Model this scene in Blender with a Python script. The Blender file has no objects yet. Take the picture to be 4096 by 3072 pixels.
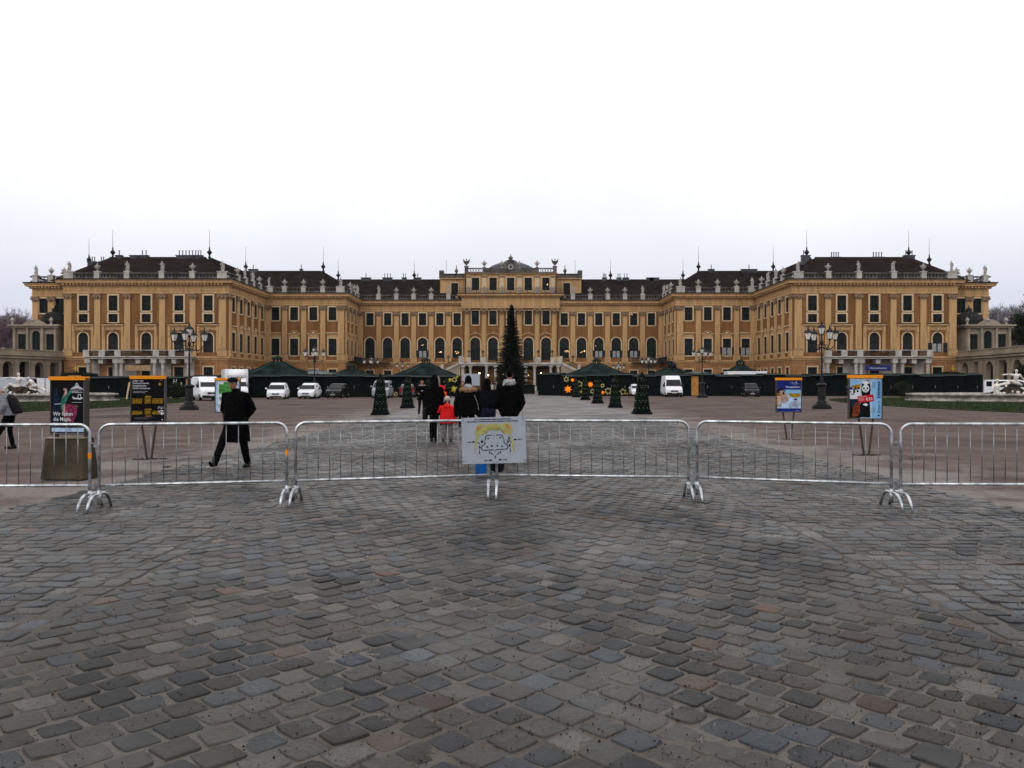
import bpy, math, random
import numpy as np
from mathutils import Vector, Matrix, Euler
R = math.radians
random.seed(7)
rng = np.random.default_rng(7)
S = bpy.context.scene
C = S.collection

# ---------------------------------------------------------------- camera
CAM_H = 1.55
HAZE = 0.00006
FPX = 3186.0                      # focal length in pixels of the 4096 px wide photograph
cd = bpy.data.cameras.new('camera'); cam = bpy.data.objects.new('camera', cd); C.objects.link(cam)
cd.sensor_width = 36.0; cd.lens = 28.0; cd.clip_start = 0.1; cd.clip_end = 3000
cam.location = (0, 0, CAM_H); cam.rotation_euler = (R(90), 0, 0)
S.camera = cam
# ---------------------------------------------------------------- sky (overcast) and sun
SUN_EL, SUN_AZ = R(38), R(205)
w = bpy.data.worlds.new('World'); S.world = w; w.use_nodes = True
nt = w.node_tree; nt.nodes.clear()
N = nt.nodes.new; L = nt.links.new
sky = N('ShaderNodeTexSky'); sky.sky_type = 'NISHITA'; sky.sun_disc = False
sky.sun_elevation = SUN_EL; sky.sun_rotation = SUN_AZ; sky.dust_density = 6; sky.air_density = 1.5
hs = N('ShaderNodeHueSaturation'); hs.inputs['Saturation'].default_value = 0.25; hs.inputs['Value'].default_value = 0.8
tc = N('ShaderNodeTexCoord'); sx = N('ShaderNodeSeparateXYZ'); cr = N('ShaderNodeValToRGB')
els = cr.color_ramp.elements
els[0].position = 0.0; els[0].color = (0.63, 0.65, 0.75, 1)
els[1].position = 0.5; els[1].color = (1.04, 1.04, 1.06, 1)
e = els.new(0.10); e.color = (0.72, 0.74, 0.85, 1)
e = els.new(0.20); e.color = (0.94, 0.95, 1.0, 1)
e = els.new(0.30); e.color = (1.06, 1.06, 1.08, 1)
no = N('ShaderNodeTexNoise'); no.inputs['Scale'].default_value = 2.2; no.inputs['Detail'].default_value = 5
mr = N('ShaderNodeMapRange'); mr.inputs[1].default_value = .3; mr.inputs[2].default_value = .7; mr.inputs[3].default_value = 0.93; mr.inputs[4].default_value = 1.07
vm = N('ShaderNodeVectorMath'); vm.operation = 'SCALE'
vs = N('ShaderNodeVectorMath'); vs.operation = 'SCALE'; vs.inputs['Scale'].default_value = 10.0
mx = N('ShaderNodeMix'); mx.data_type = 'RGBA'; mx.inputs[0].default_value = 0.12
bg = N('ShaderNodeBackground'); bg.inputs['Strength'].default_value = 0.115; out = N('ShaderNodeOutputWorld')
L(tc.outputs['Generated'], sx.inputs[0]); L(sx.outputs['Z'], cr.inputs[0]); L(tc.outputs['Generated'], no.inputs['Vector'])
L(no.outputs[0], mr.inputs[0]); L(cr.outputs[0], vm.inputs[0]); L(mr.outputs[0], vm.inputs['Scale'])
L(vm.outputs[0], vs.inputs[0]); L(sky.outputs[0], hs.inputs['Color'])
L(vs.outputs[0], mx.inputs[6]); L(hs.outputs[0], mx.inputs[7]); L(mx.outputs[2], bg.inputs[0]); L(bg.outputs[0], out.inputs[0])
sd = bpy.data.lights.new('sun', 'SUN'); sd.energy = 0.5; sd.angle = R(25); sd.color = (1, 0.96, 0.9)
so = bpy.data.objects.new('sun', sd); C.objects.link(so); so.location = (0, 0, 80)
so.rotation_euler = Vector((math.sin(SUN_AZ)*math.cos(SUN_EL), math.cos(SUN_AZ)*math.cos(SUN_EL), math.sin(SUN_EL))).to_track_quat('Z', 'Y').to_euler()
S.view_settings.view_transform = 'Standard'; S.view_settings.look = 'None'
S.view_settings.exposure = 0.0; S.view_settings.gamma = 1.0
S.render.engine = 'CYCLES'
S.cycles.use_denoising = True; S.cycles.max_bounces = 5; S.cycles.diffuse_bounces = 3; S.cycles.glossy_bounces = 3
S.cycles.transparent_max_bounces = 6; S.cycles.volume_bounces = 0; S.cycles.caustics_reflective = False

# ---------------------------------------------------------------- helpers
def mat(name, col, rough=0.7, var=0.15, scale=3.0, bump=0.0, bscale=20.0, metal=0.0, spec=0.12, emit=None, estr=0, col2=None, ramp=(0.35, 0.65), streak=0):
    m = bpy.data.materials.new(name); m.use_nodes = True
    t = m.node_tree; b = t.nodes['Principled BSDF']
    b.inputs['Roughness'].default_value = rough; b.inputs['Metallic'].default_value = metal
    b.inputs['Specular IOR Level'].default_value = spec
    tc = t.nodes.new('ShaderNodeTexCoord')
    n = t.nodes.new('ShaderNodeTexNoise'); n.inputs['Scale'].default_value = scale; n.inputs['Detail'].default_value = 5
    t.links.new(tc.outputs['Object'], n.inputs['Vector'])
    r = t.nodes.new('ShaderNodeValToRGB'); e = r.color_ramp.elements
    if streak:
        mp_ = t.nodes.new('ShaderNodeMapping'); mp_.inputs['Scale'].default_value = (1, 1, streak)
        t.links.new(tc.outputs['Object'], mp_.inputs[0]); t.links.new(mp_.outputs[0], n.inputs['Vector']); n.inputs['Roughness'].default_value = .7
    c2 = col2 or tuple(min(1, c*(1+var)) for c in col)
    c1 = col if col2 else tuple(c*(1-var) for c in col)
    e[0].position, e[1].position = ramp
    e[0].color = (*c1, 1); e[1].color = (*c2, 1)
    t.links.new(n.outputs[0], r.inputs[0]); t.links.new(r.outputs[0], b.inputs['Base Color'])
    if bump:
        n2 = t.nodes.new('ShaderNodeTexNoise'); n2.inputs['Scale'].default_value = bscale; n2.inputs['Detail'].default_value = 4
        t.links.new(tc.outputs['Object'], n2.inputs['Vector'])
        bp = t.nodes.new('ShaderNodeBump'); bp.inputs['Strength'].default_value = bump; bp.inputs['Distance'].default_value = 0.02
        t.links.new(n2.outputs[0], bp.inputs['Height']); t.links.new(bp.outputs[0], b.inputs['Normal'])
    if emit:
        b.inputs['Emission Color'].default_value = (*emit, 1); b.inputs['Emission Strength'].default_value = estr
    return m

def rotz(a): return Matrix.Rotation(a, 4, 'Z')
class MB:
    def __init__(s): s.v = []; s.f = []; s.m = []
    def add(s, vs, fs, mi=0, M=None):
        o = len(s.v)
        if M is not None: vs = [tuple(M @ Vector(p)) for p in vs]
        s.v += [tuple(p) for p in vs]; s.f += [tuple(i+o for i in f) for f in fs]; s.m += [mi]*len(fs)
        return s
    def box(s, x0, x1, y0, y1, z0, z1, mi=0, M=None):
        return s.add([(x0,y0,z0),(x1,y0,z0),(x1,y1,z0),(x0,y1,z0),(x0,y0,z1),(x1,y0,z1),(x1,y1,z1),(x0,y1,z1)],
              [(3,2,1,0),(4,5,6,7),(0,1,5,4),(1,2,6,5),(2,3,7,6),(3,0,4,7)], mi, M)
    def rings(s, rs, mi=0, cap=True, M=None, closed=False):
        n = len(rs[0]); vs = [p for r in rs for p in r]; fs = []
        for k in range(len(rs) - (0 if closed else 1)):
            k2 = (k+1) % len(rs)
            for i in range(n):
                j = (i+1) % n
                fs.append((k*n+i, k*n+j, k2*n+j, k2*n+i))
        if cap and not closed:
            fs.append(tuple(range(n))[::-1]); fs.append(tuple((len(rs)-1)*n+i for i in range(n)))
        return s.add(vs, fs, mi, M)
    def tube(s, pts, rad, n=8, mi=0, M=None, ends=False):
        pts = [Vector(p) for p in pts]
        if not hasattr(rad, '__len__'): rad = [rad]*len(pts)
        rad = list(rad)
        if ends:   # rounded ends
            d0 = (pts[0]-pts[1]).normalized(); d1 = (pts[-1]-pts[-2]).normalized()
            pts = [pts[0]+d0*rad[0]*.95, pts[0]+d0*rad[0]*.6] + pts + [pts[-1]+d1*rad[-1]*.6, pts[-1]+d1*rad[-1]*.95]
            rad = [rad[0]*.3, rad[0]*.8] + rad + [rad[-1]*.8, rad[-1]*.3]
        rs = []; prev = None
        for i, p in enumerate(pts):
            t = (pts[min(i+1, len(pts)-1)] - pts[max(i-1, 0)]).normalized()
            if prev is None:
                a = Vector((0,0,1)) if abs(t.z) < .9 else Vector((1,0,0)); u = t.cross(a).normalized()
            else: u = (prev - t*prev.dot(t)).normalized()
            prev = u; v = t.cross(u)
            rs.append([tuple(p + (u*math.cos(2*math.pi*k/n) + v*math.sin(2*math.pi*k/n))*rad[i]) for k in range(n)])
        return s.rings(rs, mi, True, M)
    def lathe(s, prof, n=12, c=(0,0,0), mi=0, M=None, sy=1.0, ph=0.0):
        return s.rings([[(c[0]+r*math.cos(2*math.pi*(k+ph)/n), c[1]+sy*r*math.sin(2*math.pi*(k+ph)/n), c[2]+z) for k in range(n)] for r, z in prof], mi, True, M)
    def ball(s, c, r, n=12, mi=0, M=None):
        if not hasattr(r, '__len__'): r = (r, r, r)
        m = max(4, n//2); rs = []
        for i in range(m+1):
            a = -math.pi/2 + math.pi*i/m; q = max(math.cos(a), .02)
            rs.append([(c[0]+r[0]*q*math.cos(2*math.pi*k/n), c[1]+r[1]*q*math.sin(2*math.pi*k/n), c[2]+r[2]*math.sin(a)) for k in range(n)])
        return s.rings(rs, mi, True, M)
    def prism(s, poly, y0, y1, mi=0, M=None):     # polygon in x,z (counter-clockwise seen from -y) given depth
        n = len(poly)
        vs = [(x, y0, z) for x, z in poly] + [(x, y1, z) for x, z in poly]
        fs = [tuple(range(n)), tuple(range(2*n-1, n-1, -1))] + [((i+1) % n, i, n+i, n+(i+1) % n) for i in range(n)]
        return s.add(vs, fs, mi, M)
    def sweep(s, path, prof, mi=0, closed=False):   # path of (x,y); profile of (offset to the left-hand normal, z)
        P = [Vector(p) for p in path]; n = len(P); rs = []
        for i in range(n):
            def nrm(a, b): d = (b-a).normalized(); return Vector((d.y, -d.x))
            ns = []
            if i > 0 or closed: ns.append(nrm(P[i-1], P[i]))
            if i < n-1 or closed: ns.append(nrm(P[i], P[(i+1) % n]))
            if len(ns) == 2:
                m = (ns[0]+ns[1]).normalized(); k = 1/max(.3, m.dot(ns[0]))
            else: m = ns[0]; k = 1
            rs.append([(P[i].x+m.x*k*o, P[i].y+m.y*k*o, z) for o, z in prof])
        return s.rings(rs, mi, True, None, closed)
    def build(s, name, mats, parent=None, smooth=False, loc=None, rz=0.0, remesh=0, sub=0, bevel=0):
        me = bpy.data.meshes.new(name); me.from_pydata(s.v, [], s.f)
        if not isinstance(mats, (list, tuple)): mats = [mats]
        for m in mats: me.materials.append(m)
        if len(mats) > 1: me.polygons.foreach_set('material_index', s.m)
        if smooth: me.polygons.foreach_set('use_smooth', [True]*len(me.polygons))
        me.update()
        return link(name, me, parent, loc, rz, remesh, sub, bevel, smooth)
def link(name, me, parent=None, loc=None, rz=0.0, remesh=0, sub=0, bevel=0, smooth=False):
    o = bpy.data.objects.new(name, me); C.objects.link(o)
    if parent is not None: o.parent = parent
    if loc is not None: o.location = loc
    if rz: o.rotation_euler = (0, 0, rz)
    if remesh:
        m = o.modifiers.new('r', 'REMESH'); m.mode = 'VOXEL'; m.voxel_size = remesh; m.use_smooth_shade = True
        m = o.modifiers.new('s', 'SMOOTH'); m.factor = .5; m.iterations = 3
    if bevel:
        m = o.modifiers.new('b', 'BEVEL'); m.width = bevel; m.segments = 2; m.limit_method = 'ANGLE'
    if sub:
        m = o.modifiers.new('u', 'SUBSURF'); m.levels = sub; m.render_levels = sub
    return o
def tag(o, label=None, cat=None, group=None, kind=None):
    if label: o['label'] = label
    if cat: o['category'] = cat
    if group: o['group'] = group
    if kind: o['kind'] = kind
    return o
def empty(name, loc=(0,0,0), rz=0.0, label=None, cat=None, group=None):
    o = bpy.data.objects.new(name, None); C.objects.link(o); o.location = loc; o.rotation_euler = (0, 0, rz)
    o.empty_display_size = .2
    return tag(o, label, cat, group)
def dup(root, loc, rz=0.0, label=None, group=None, scale=None):
    def cp(o, par):
        c = o.copy(); C.objects.link(c)
        if par is not None: c.parent = par
        for ch in o.children: cp(ch, c)
        return c
    r = cp(root, None); r.location = loc; r.rotation_euler = (0, 0, rz)
    if scale: r.scale = (scale, scale, scale)
    if label: r['label'] = label
    if group: r['group'] = group
    return r
def at(x, d, y=None):   # photo pixel column x (and row y) at distance d
    return ((x-2048)*d/FPX, d) if y is None else ((x-2048)*d/FPX, d, CAM_H+(1536-y)*d/FPX)
def star_poly(cx, cz, ro, ri, n=6, a0=math.pi/2):
    return [(cx+(ro if k % 2 == 0 else ri)*math.cos(a0+math.pi*k/n), cz+(ro if k % 2 == 0 else ri)*math.sin(a0+math.pi*k/n)) for k in range(2*n)]
def text_mb(mb, s, size, x, z, y, mi, align='LEFT', rot=0.0, sx=1.0, shear=0.0, bold=0.0):
    cu = bpy.data.curves.new('t', 'FONT'); cu.body = s; cu.size = size; cu.align_x = align; cu.shear = shear; cu.offset = bold
    cu.resolution_u = 2
    ob = bpy.data.objects.new('t', cu)
    me = bpy.data.meshes.new_from_object(ob)
    c, sn = math.cos(rot), math.sin(rot)
    vs = [(x+(v.co.x*sx)*c-v.co.y*sn, y, z+(v.co.x*sx)*sn+v.co.y*c) for v in me.vertices]
    mb.add(vs, [tuple(p.vertices) for p in me.polygons], mi)
    bpy.data.objects.remove(ob); bpy.data.curves.remove(cu); bpy.data.meshes.remove(me)
# ---------------------------------------------------------------- materials
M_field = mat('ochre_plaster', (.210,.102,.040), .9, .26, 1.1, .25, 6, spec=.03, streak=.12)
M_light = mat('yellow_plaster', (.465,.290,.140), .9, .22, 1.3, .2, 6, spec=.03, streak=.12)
M_frame = mat('cream_surround', (.58,.44,.28), .85, .10, .8)
M_rust = mat('orange_plaster', (.28,.138,.060), .9, .2, .8, .2, 6)
M_joint = mat('plaster_joint', (.46,.27,.12), .9, .1, 1)
M_stone = mat('weathered_stone', (.10,.09,.082), .9, .5, 1.2, .3, 8, spec=.15)
M_rail = mat('dark_parapet_stone', (.022,.021,.021), .9, .5, 1.0, .2, 5, spec=.15)
M_white = mat('pale_stone', (.42,.39,.355), .85, .2, 1.0, .2, 8)
M_marble = mat('statue_marble', (.34,.31,.285), .8, .35, 2.5, .2, 8)
M_fount = mat('white_marble', (.62,.57,.53), .7, .35, 2.0, .2, 8)
M_tile = mat('brown_roof_tile', (.019,.0138,.0128), 1.0, .3, .6, .3, 4, spec=.0)
M_lead = mat('lead_sheet', (.055,.058,.066), .5, .3, .4)
M_cap = mat('brown_capital_stone', (.26,.17,.10), .9, .35, 2.0, .4, 6)
M_dark = mat('dark_cornice_top', (.014,.014,.015), .9, .3, 1, spec=.1)
M_pane = mat('dark_window_glass', (.014,.017,.018), .25, .7, .8, spec=.12)
M_blind = mat('lower_window_blind', (.006,.011,.010), .6, .3, 1.0, spec=.12)
M_sash = mat('dark_sash_wood', (.020,.026,.024), .6, .2, 2)
M_curtain = mat('white_curtain', (.30,.31,.33), .9, .3, 3)
M_chand = mat('window_light', (.8,.4,.2), .5, .1, emit=(1,.55,.25), estr=2.5)
M_lampw = mat('lit_lamp', (.9,.7,.5), .5, .1, emit=(1,.72,.42), estr=9)
M_iron = mat('black_iron', (.008,.008,.009), .55, .3, 2, spec=.25)
M_glass = mat('lantern_glass', (.78,.74,.68), .25, .25, 3)
M_arc = mat('arcade_stone', (.30,.245,.185), .9, .2, .4, .2, 5)
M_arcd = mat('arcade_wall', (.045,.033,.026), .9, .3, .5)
M_blue = mat('blue_banner_cloth', (.02,.03,.14), .8, .2, 2)
M_beige = mat('beige_banner_cloth', (.35,.23,.13), .8, .2, 2)
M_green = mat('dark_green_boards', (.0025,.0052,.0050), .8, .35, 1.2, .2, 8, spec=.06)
M_greent = mat('green_roof_felt', (.010,.019,.017), .9, .6, .8, .3, 5, spec=.03)
M_greenl = mat('pale_roof_sheet', (.055,.075,.072), .6, .4, .8, spec=.4)
M_topi = mat('fir_green', (.004,.009,.006), .9, .7, 14, .6, 60, spec=.05)
M_needle = mat('spruce_needles', (.010,.016,.009), .9, .8, 3.0, spec=.1)
M_bark = mat('bark', (.035,.028,.022), .95, .4, 5, .5, 20)
M_hazetwig = mat('haze_paled_twigs', (.21,.20,.215), .95, .3, 1)  # pale grey puts the distant haze into the twig colour
M_bulb = mat('pale_bulb', (.17,.17,.145), .3, .1)
M_staro = mat('orange_star_light', (.6,.16,.01), .5, .1, emit=(1,.24,.012), estr=.62)
M_stary = mat('yellow_star_paint', (.42,.33,.03), .6, .2, 3)
M_starl = mat('pale_star_tube', (.42,.38,.14), .5, .2, 3)
M_galv = mat('galvanised_steel', (.52,.54,.56), .32, .45, 9, .15, 60, metal=.85)
M_galvd = mat('dull_galvanised_steel', (.24,.25,.26), .4, .35, 9, .15, 60, metal=.8)
M_black = mat('black_cloth', (.0035,.0035,.004), .95, .3, 6, .5, 60, spec=.03)
M_blackn = mat('black_navy_cloth', (.005,.006,.010), .95, .3, 6, .5, 60, spec=.03)
M_trous = mat('dark_trousers', (.0045,.0045,.005), .95, .3, 6, .5, 60, spec=.03)
M_jeans = mat('dark_blue_jeans', (.006,.009,.022), .9, .4, 6, .5, 80, spec=.1)
M_greyj = mat('grey_jeans', (.15,.14,.15), .9, .3, 12, .4, 60, spec=.1)
M_skin = mat('skin', (.30,.14,.09), .6, .1, 5, spec=.3)
M_hair = mat('dark_hair', (.003,.0022,.002), .8, .4, 20, .5, 80, spec=.04)
M_hairr = mat('auburn_hair', (.07,.02,.012), .7, .4, 20, .5, 80)
M_shoe = mat('black_leather', (.006,.006,.006), .5, .3, 10)
M_boot = mat('brown_leather', (.03,.012,.008), .7, .3, 10)
M_red = mat('red_quilted_cloth', (.62,.008,.010), .8, .15, 5, .5, 30, spec=.2)
M_vest = mat('orange_hi_vis', (.90,.06,.01), .7, .1, 5, emit=(1,.08,.01), estr=.10)
M_refl = mat('reflective_tape', (.55,.30,.22), .4, .1)
M_fur = mat('tan_fur', (.24,.14,.075), .95, .5, 22, .9, 60)
M_furp = mat('pink_grey_fur', (.26,.17,.17), .95, .5, 22, .9, 60)
M_wool = mat('cream_wool', (.50,.44,.38), .95, .3, 30, .8, 90)
M_scarf = mat('grey_scarf', (.30,.29,.29), .95, .4, 14, .6, 60)
M_whitec = mat('white_cloth', (.70,.69,.74), .9, .1, 10)
M_greyp = mat('grey_padded_cloth', (.22,.22,.26), .85, .2, 6, .5, 25)
M_bluep = mat('blue_plastic', (.005,.10,.36), .4, .12, 4)
M_bag = mat('black_nylon', (.006,.006,.008), .6, .3, 8, .4, 40)
M_conc = mat('rough_concrete', (.060,.048,.034), .9, .45, 2.2, .6, 30)
M_concr = mat('pale_concrete_edge', (.24,.21,.17), .9, .4, 6)
M_fr = mat('brown_metal_frame', (.035,.028,.024), .5, .3, 4, spec=.4)
M_frs = mat('silver_frame_edge', (.28,.28,.29), .4, .2, 4, metal=.6)
M_orange = mat('orange_header_board', (.80,.27,.012), .6, .06, 4)
M_pblack = mat('poster_black', (.003,.003,.004) , .65, .2, 2, spec=.1)
M_pwhite = mat('print_white', (.62,.63,.66) , .65, .05, spec=.1)
M_pgrey = mat('print_grey', (.16,.17,.2) , .65, .1, spec=.1)
M_ink = mat('print_ink', (.008,.009,.012) , .65, .1, spec=.1)
M_teal = mat('print_teal', (.02,.13,.10) , .65, .4, 18, spec=.1)
M_prust = mat('print_rust', (.15,.03,.012), .65, .5, 20, spec=.1)
M_pink = mat('print_pink', (.16,.022,.055) , .65, .6, 20, spec=.1)
M_pflesh = mat('print_flesh', (.38,.25,.22) , .65, .3, 20, spec=.1)
M_navy = mat('print_navy', (.006,.015,.035) , .65, .5, 14, spec=.1)
M_gold = mat('print_gold', (.32,.18,.01) , .65, .5, 30, spec=.1)
M_pgreen = mat('print_green', (.06,.24,.05) , .65, .5, 12, spec=.1)
M_pblue = mat('print_deep_blue', (.008,.02,.16) , .65, .25, 6, spec=.1)
M_psky = mat('print_sky_blue', (.20,.42,.66) , .65, .1, 5, spec=.1)
M_pice = mat('print_ice_blue', (.36,.48,.64) , .65, .3, 8, spec=.1)
M_pred = mat('print_red', (.42,.008,.018) , .65, .15, spec=.1)
M_pyel = mat('print_pale_yellow', (.36,.345,.13), .6, .12, 10, spec=.1)
M_pyel2 = mat('print_olive_yellow', (.27,.245,.07), .6, .15, 10, spec=.1)
M_psal = mat('print_salmon', (.42,.19,.08), .6, .2, 20, spec=.1)
M_board = mat('white_board', (.34,.37,.43), .45, .05, 6)
M_sandst = mat('basin_stone', (.30,.27,.24), .9, .5, 1.5, .5, 6)
M_rock = mat('dark_tufa_rock', (.035,.026,.018), .95, .7, 2, .8, 8)
M_tyre = mat('tyre_rubber', (.01,.01,.01), .9, .2)
M_rim = mat('wheel_rim', (.18,.18,.19), .4, .2, metal=.6)
M_pwh = mat('white_car_paint', (.80,.81,.84), .25, .03, 1, spec=.5)
M_psil = mat('silver_car_paint', (.34,.36,.40), .3, .05, 1, metal=.4)
M_pbk = mat('black_car_paint', (.006,.006,.007), .2, .1, 1, spec=.25)
M_pgr = mat('grey_car_paint', (.10,.10,.10), .3, .05, 1, metal=.3)
M_cglass = mat('car_glass', (.007,.008,.009), .12, .3, 1, spec=.3)
M_trim = mat('black_plastic_trim', (.012,.012,.013), .6, .2)
M_hlamp = mat('headlamp_lens', (.13,.14,.16), .15, .3, 12)
M_tlamp = mat('tail_lamp_lens', (.35,.012,.012), .2, .2)
M_plate = mat('number_plate', (.50,.50,.50), .5, .1)
M_wood = mat('raw_wood', (.42,.20,.06), .8, .2, 4)
M_alu = mat('aluminium', (.45,.46,.48), .35, .1, metal=.7)
M_litter = mat('dry_husks', (.020,.012,.009), .9, .8, 40)
# ---------------------------------------------------------------- ground, road, lawns
def ground_mat(name, c1, c2, c3, rough, scale1, scale2, edge=None, bump=.4, wet=None):
    m = bpy.data.materials.new(name); m.use_nodes = True; t = m.node_tree; b = t.nodes['Principled BSDF']
    T = t.nodes.new; K = t.links.new
    tc = T('ShaderNodeTexCoord'); n1 = T('ShaderNodeTexNoise'); n1.inputs['Scale'].default_value = scale1; n1.inputs['Detail'].default_value = 8; n1.inputs['Roughness'].default_value = .65
    n2 = T('ShaderNodeTexNoise'); n2.inputs['Scale'].default_value = scale2; n2.inputs['Detail'].default_value = 6
    K(tc.outputs['Object'], n1.inputs['Vector']); K(tc.outputs['Object'], n2.inputs['Vector'])
    r = T('ShaderNodeValToRGB'); e = r.color_ramp.elements
    e[0].position = .35; e[0].color = (*c1, 1); e[1].position = .65; e[1].color = (*c2, 1)
    K(n1.outputs[0], r.inputs[0])
    mx = T('ShaderNodeMix'); mx.data_type = 'RGBA'; mx.blend_type = 'MIX'
    r2 = T('ShaderNodeValToRGB'); e = r2.color_ramp.elements; e[0].position = .52; e[0].color = (0,0,0,1); e[1].position = .72; e[1].color = (1,1,1,1)
    K(n2.outputs[0], r2.inputs[0]); K(r2.outputs[0], mx.inputs[0]); K(r.outputs[0], mx.inputs[6]); mx.inputs[7].default_value = (*c3, 1)
    col = mx.outputs[2]
    if edge:    # pale trodden dust along the road edge: band |x| around edge, broken up by noise
        sp = T('ShaderNodeSeparateXYZ'); K(tc.outputs['Object'], sp.inputs[0])
        ab = T('ShaderNodeMath'); ab.operation = 'ABSOLUTE'; K(sp.outputs[0], ab.inputs[0])
        n3 = T('ShaderNodeTexNoise'); n3.inputs['Scale'].default_value = .55; n3.inputs['Detail'].default_value = 9; n3.inputs['Roughness'].default_value = .7
        K(tc.outputs['Object'], n3.inputs['Vector'])
        ma = T('ShaderNodeMath'); ma.operation = 'MULTIPLY_ADD'; ma.inputs[1].default_value = -17.0; K(n3.outputs[0], ma.inputs[0]); K(ab.outputs[0], ma.inputs[2])
        mp = T('ShaderNodeMapRange'); mp.inputs[1].default_value = edge[0]-9.0; mp.inputs[2].default_value = edge[1]-9.0; mp.inputs[3].default_value = 1; mp.inputs[4].default_value = 0
        K(ma.outputs[0], mp.inputs[0])
        m3 = T('ShaderNodeMix'); m3.data_type = 'RGBA'; K(mp.outputs[0], m3.inputs[0]); K(col, m3.inputs[6]); m3.inputs[7].default_value = (*edge[2], 1)
        col = m3.outputs[2]
    n5 = T('ShaderNodeTexNoise'); n5.inputs['Scale'].default_value = 9; n5.inputs['Detail'].default_value = 9; n5.inputs['Roughness'].default_value = .8; K(tc.outputs['Object'], n5.inputs['Vector'])
    m5 = T('ShaderNodeMapRange'); m5.inputs[1].default_value = .3; m5.inputs[2].default_value = .7; m5.inputs[3].default_value = .62; m5.inputs[4].default_value = 1.38; K(n5.outputs[0], m5.inputs[0])
    v5 = T('ShaderNodeVectorMath'); v5.operation = 'SCALE'; K(col, v5.inputs[0]); K(m5.outputs[0], v5.inputs['Scale']); K(v5.outputs[0], b.inputs['Base Color'])
    b.inputs['Roughness'].default_value = rough; b.inputs['Specular IOR Level'].default_value = .18
    if wet:
        n4 = T('ShaderNodeTexNoise'); n4.inputs['Scale'].default_value = .5; n4.inputs['Detail'].default_value = 5; K(tc.outputs['Object'], n4.inputs['Vector'])
        mr = T('ShaderNodeMapRange'); mr.inputs[1].default_value = .4; mr.inputs[2].default_value = .6; mr.inputs[3].default_value = wet[0]; mr.inputs[4].default_value = wet[1]
        K(n4.outputs[0], mr.inputs[0]); K(mr.outputs[0], b.inputs['Roughness'])
    bp = T('ShaderNodeBump'); bp.inputs['Strength'].default_value = bump; bp.inputs['Distance'].default_value = .02
    nb = T('ShaderNodeTexNoise'); nb.inputs['Scale'].default_value = 30; nb.inputs['Detail'].default_value = 6; K(tc.outputs['Object'], nb.inputs['Vector'])
    K(nb.outputs[0], bp.inputs['Height']); K(bp.outputs[0], b.inputs['Normal'])
    return m
M_gravel = ground_mat('trodden_gravel', (.060,.038,.032), (.125,.090,.078), (.036,.024,.021), .85, .5, .22, edge=(6.5, 9.6, (.19,.168,.155)), bump=.8)
M_sand = ground_mat('joint_sand', (.070,.061,.053), (.098,.087,.076), (.060,.052,.046), .75, 1.2, .5, wet=(.45, .8))
M_court = ground_mat('court_paving', (.115,.105,.102), (.165,.150,.145), (.09,.082,.08), .6, .35, .15, wet=(.4, .7))

def sheet(name, poly, z, m, sub=None):
    mb = MB(); mb.add([(x, y, z) for x, y in poly], [tuple(range(len(poly)))])
    return tag(mb.build(name, m), kind='structure')
sheet('ground', [(-690,-20),(690,-20),(690,590),(-690,590)], -.012, M_gravel)
RW = 6.2
sheet('road', [(-RW,-6),(RW,-6),(RW,40),(RW+.2,100),(RW+.2,168),(-RW-.2,168),(-RW-.2,100),(-RW,40)], -.0015, M_sand)
sheet('path', [(-RW,34),(RW,34),(RW+.2,100),(RW+.2,168),(-RW-.2,168),(-RW-.2,100)], .0045, M_court)

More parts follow.
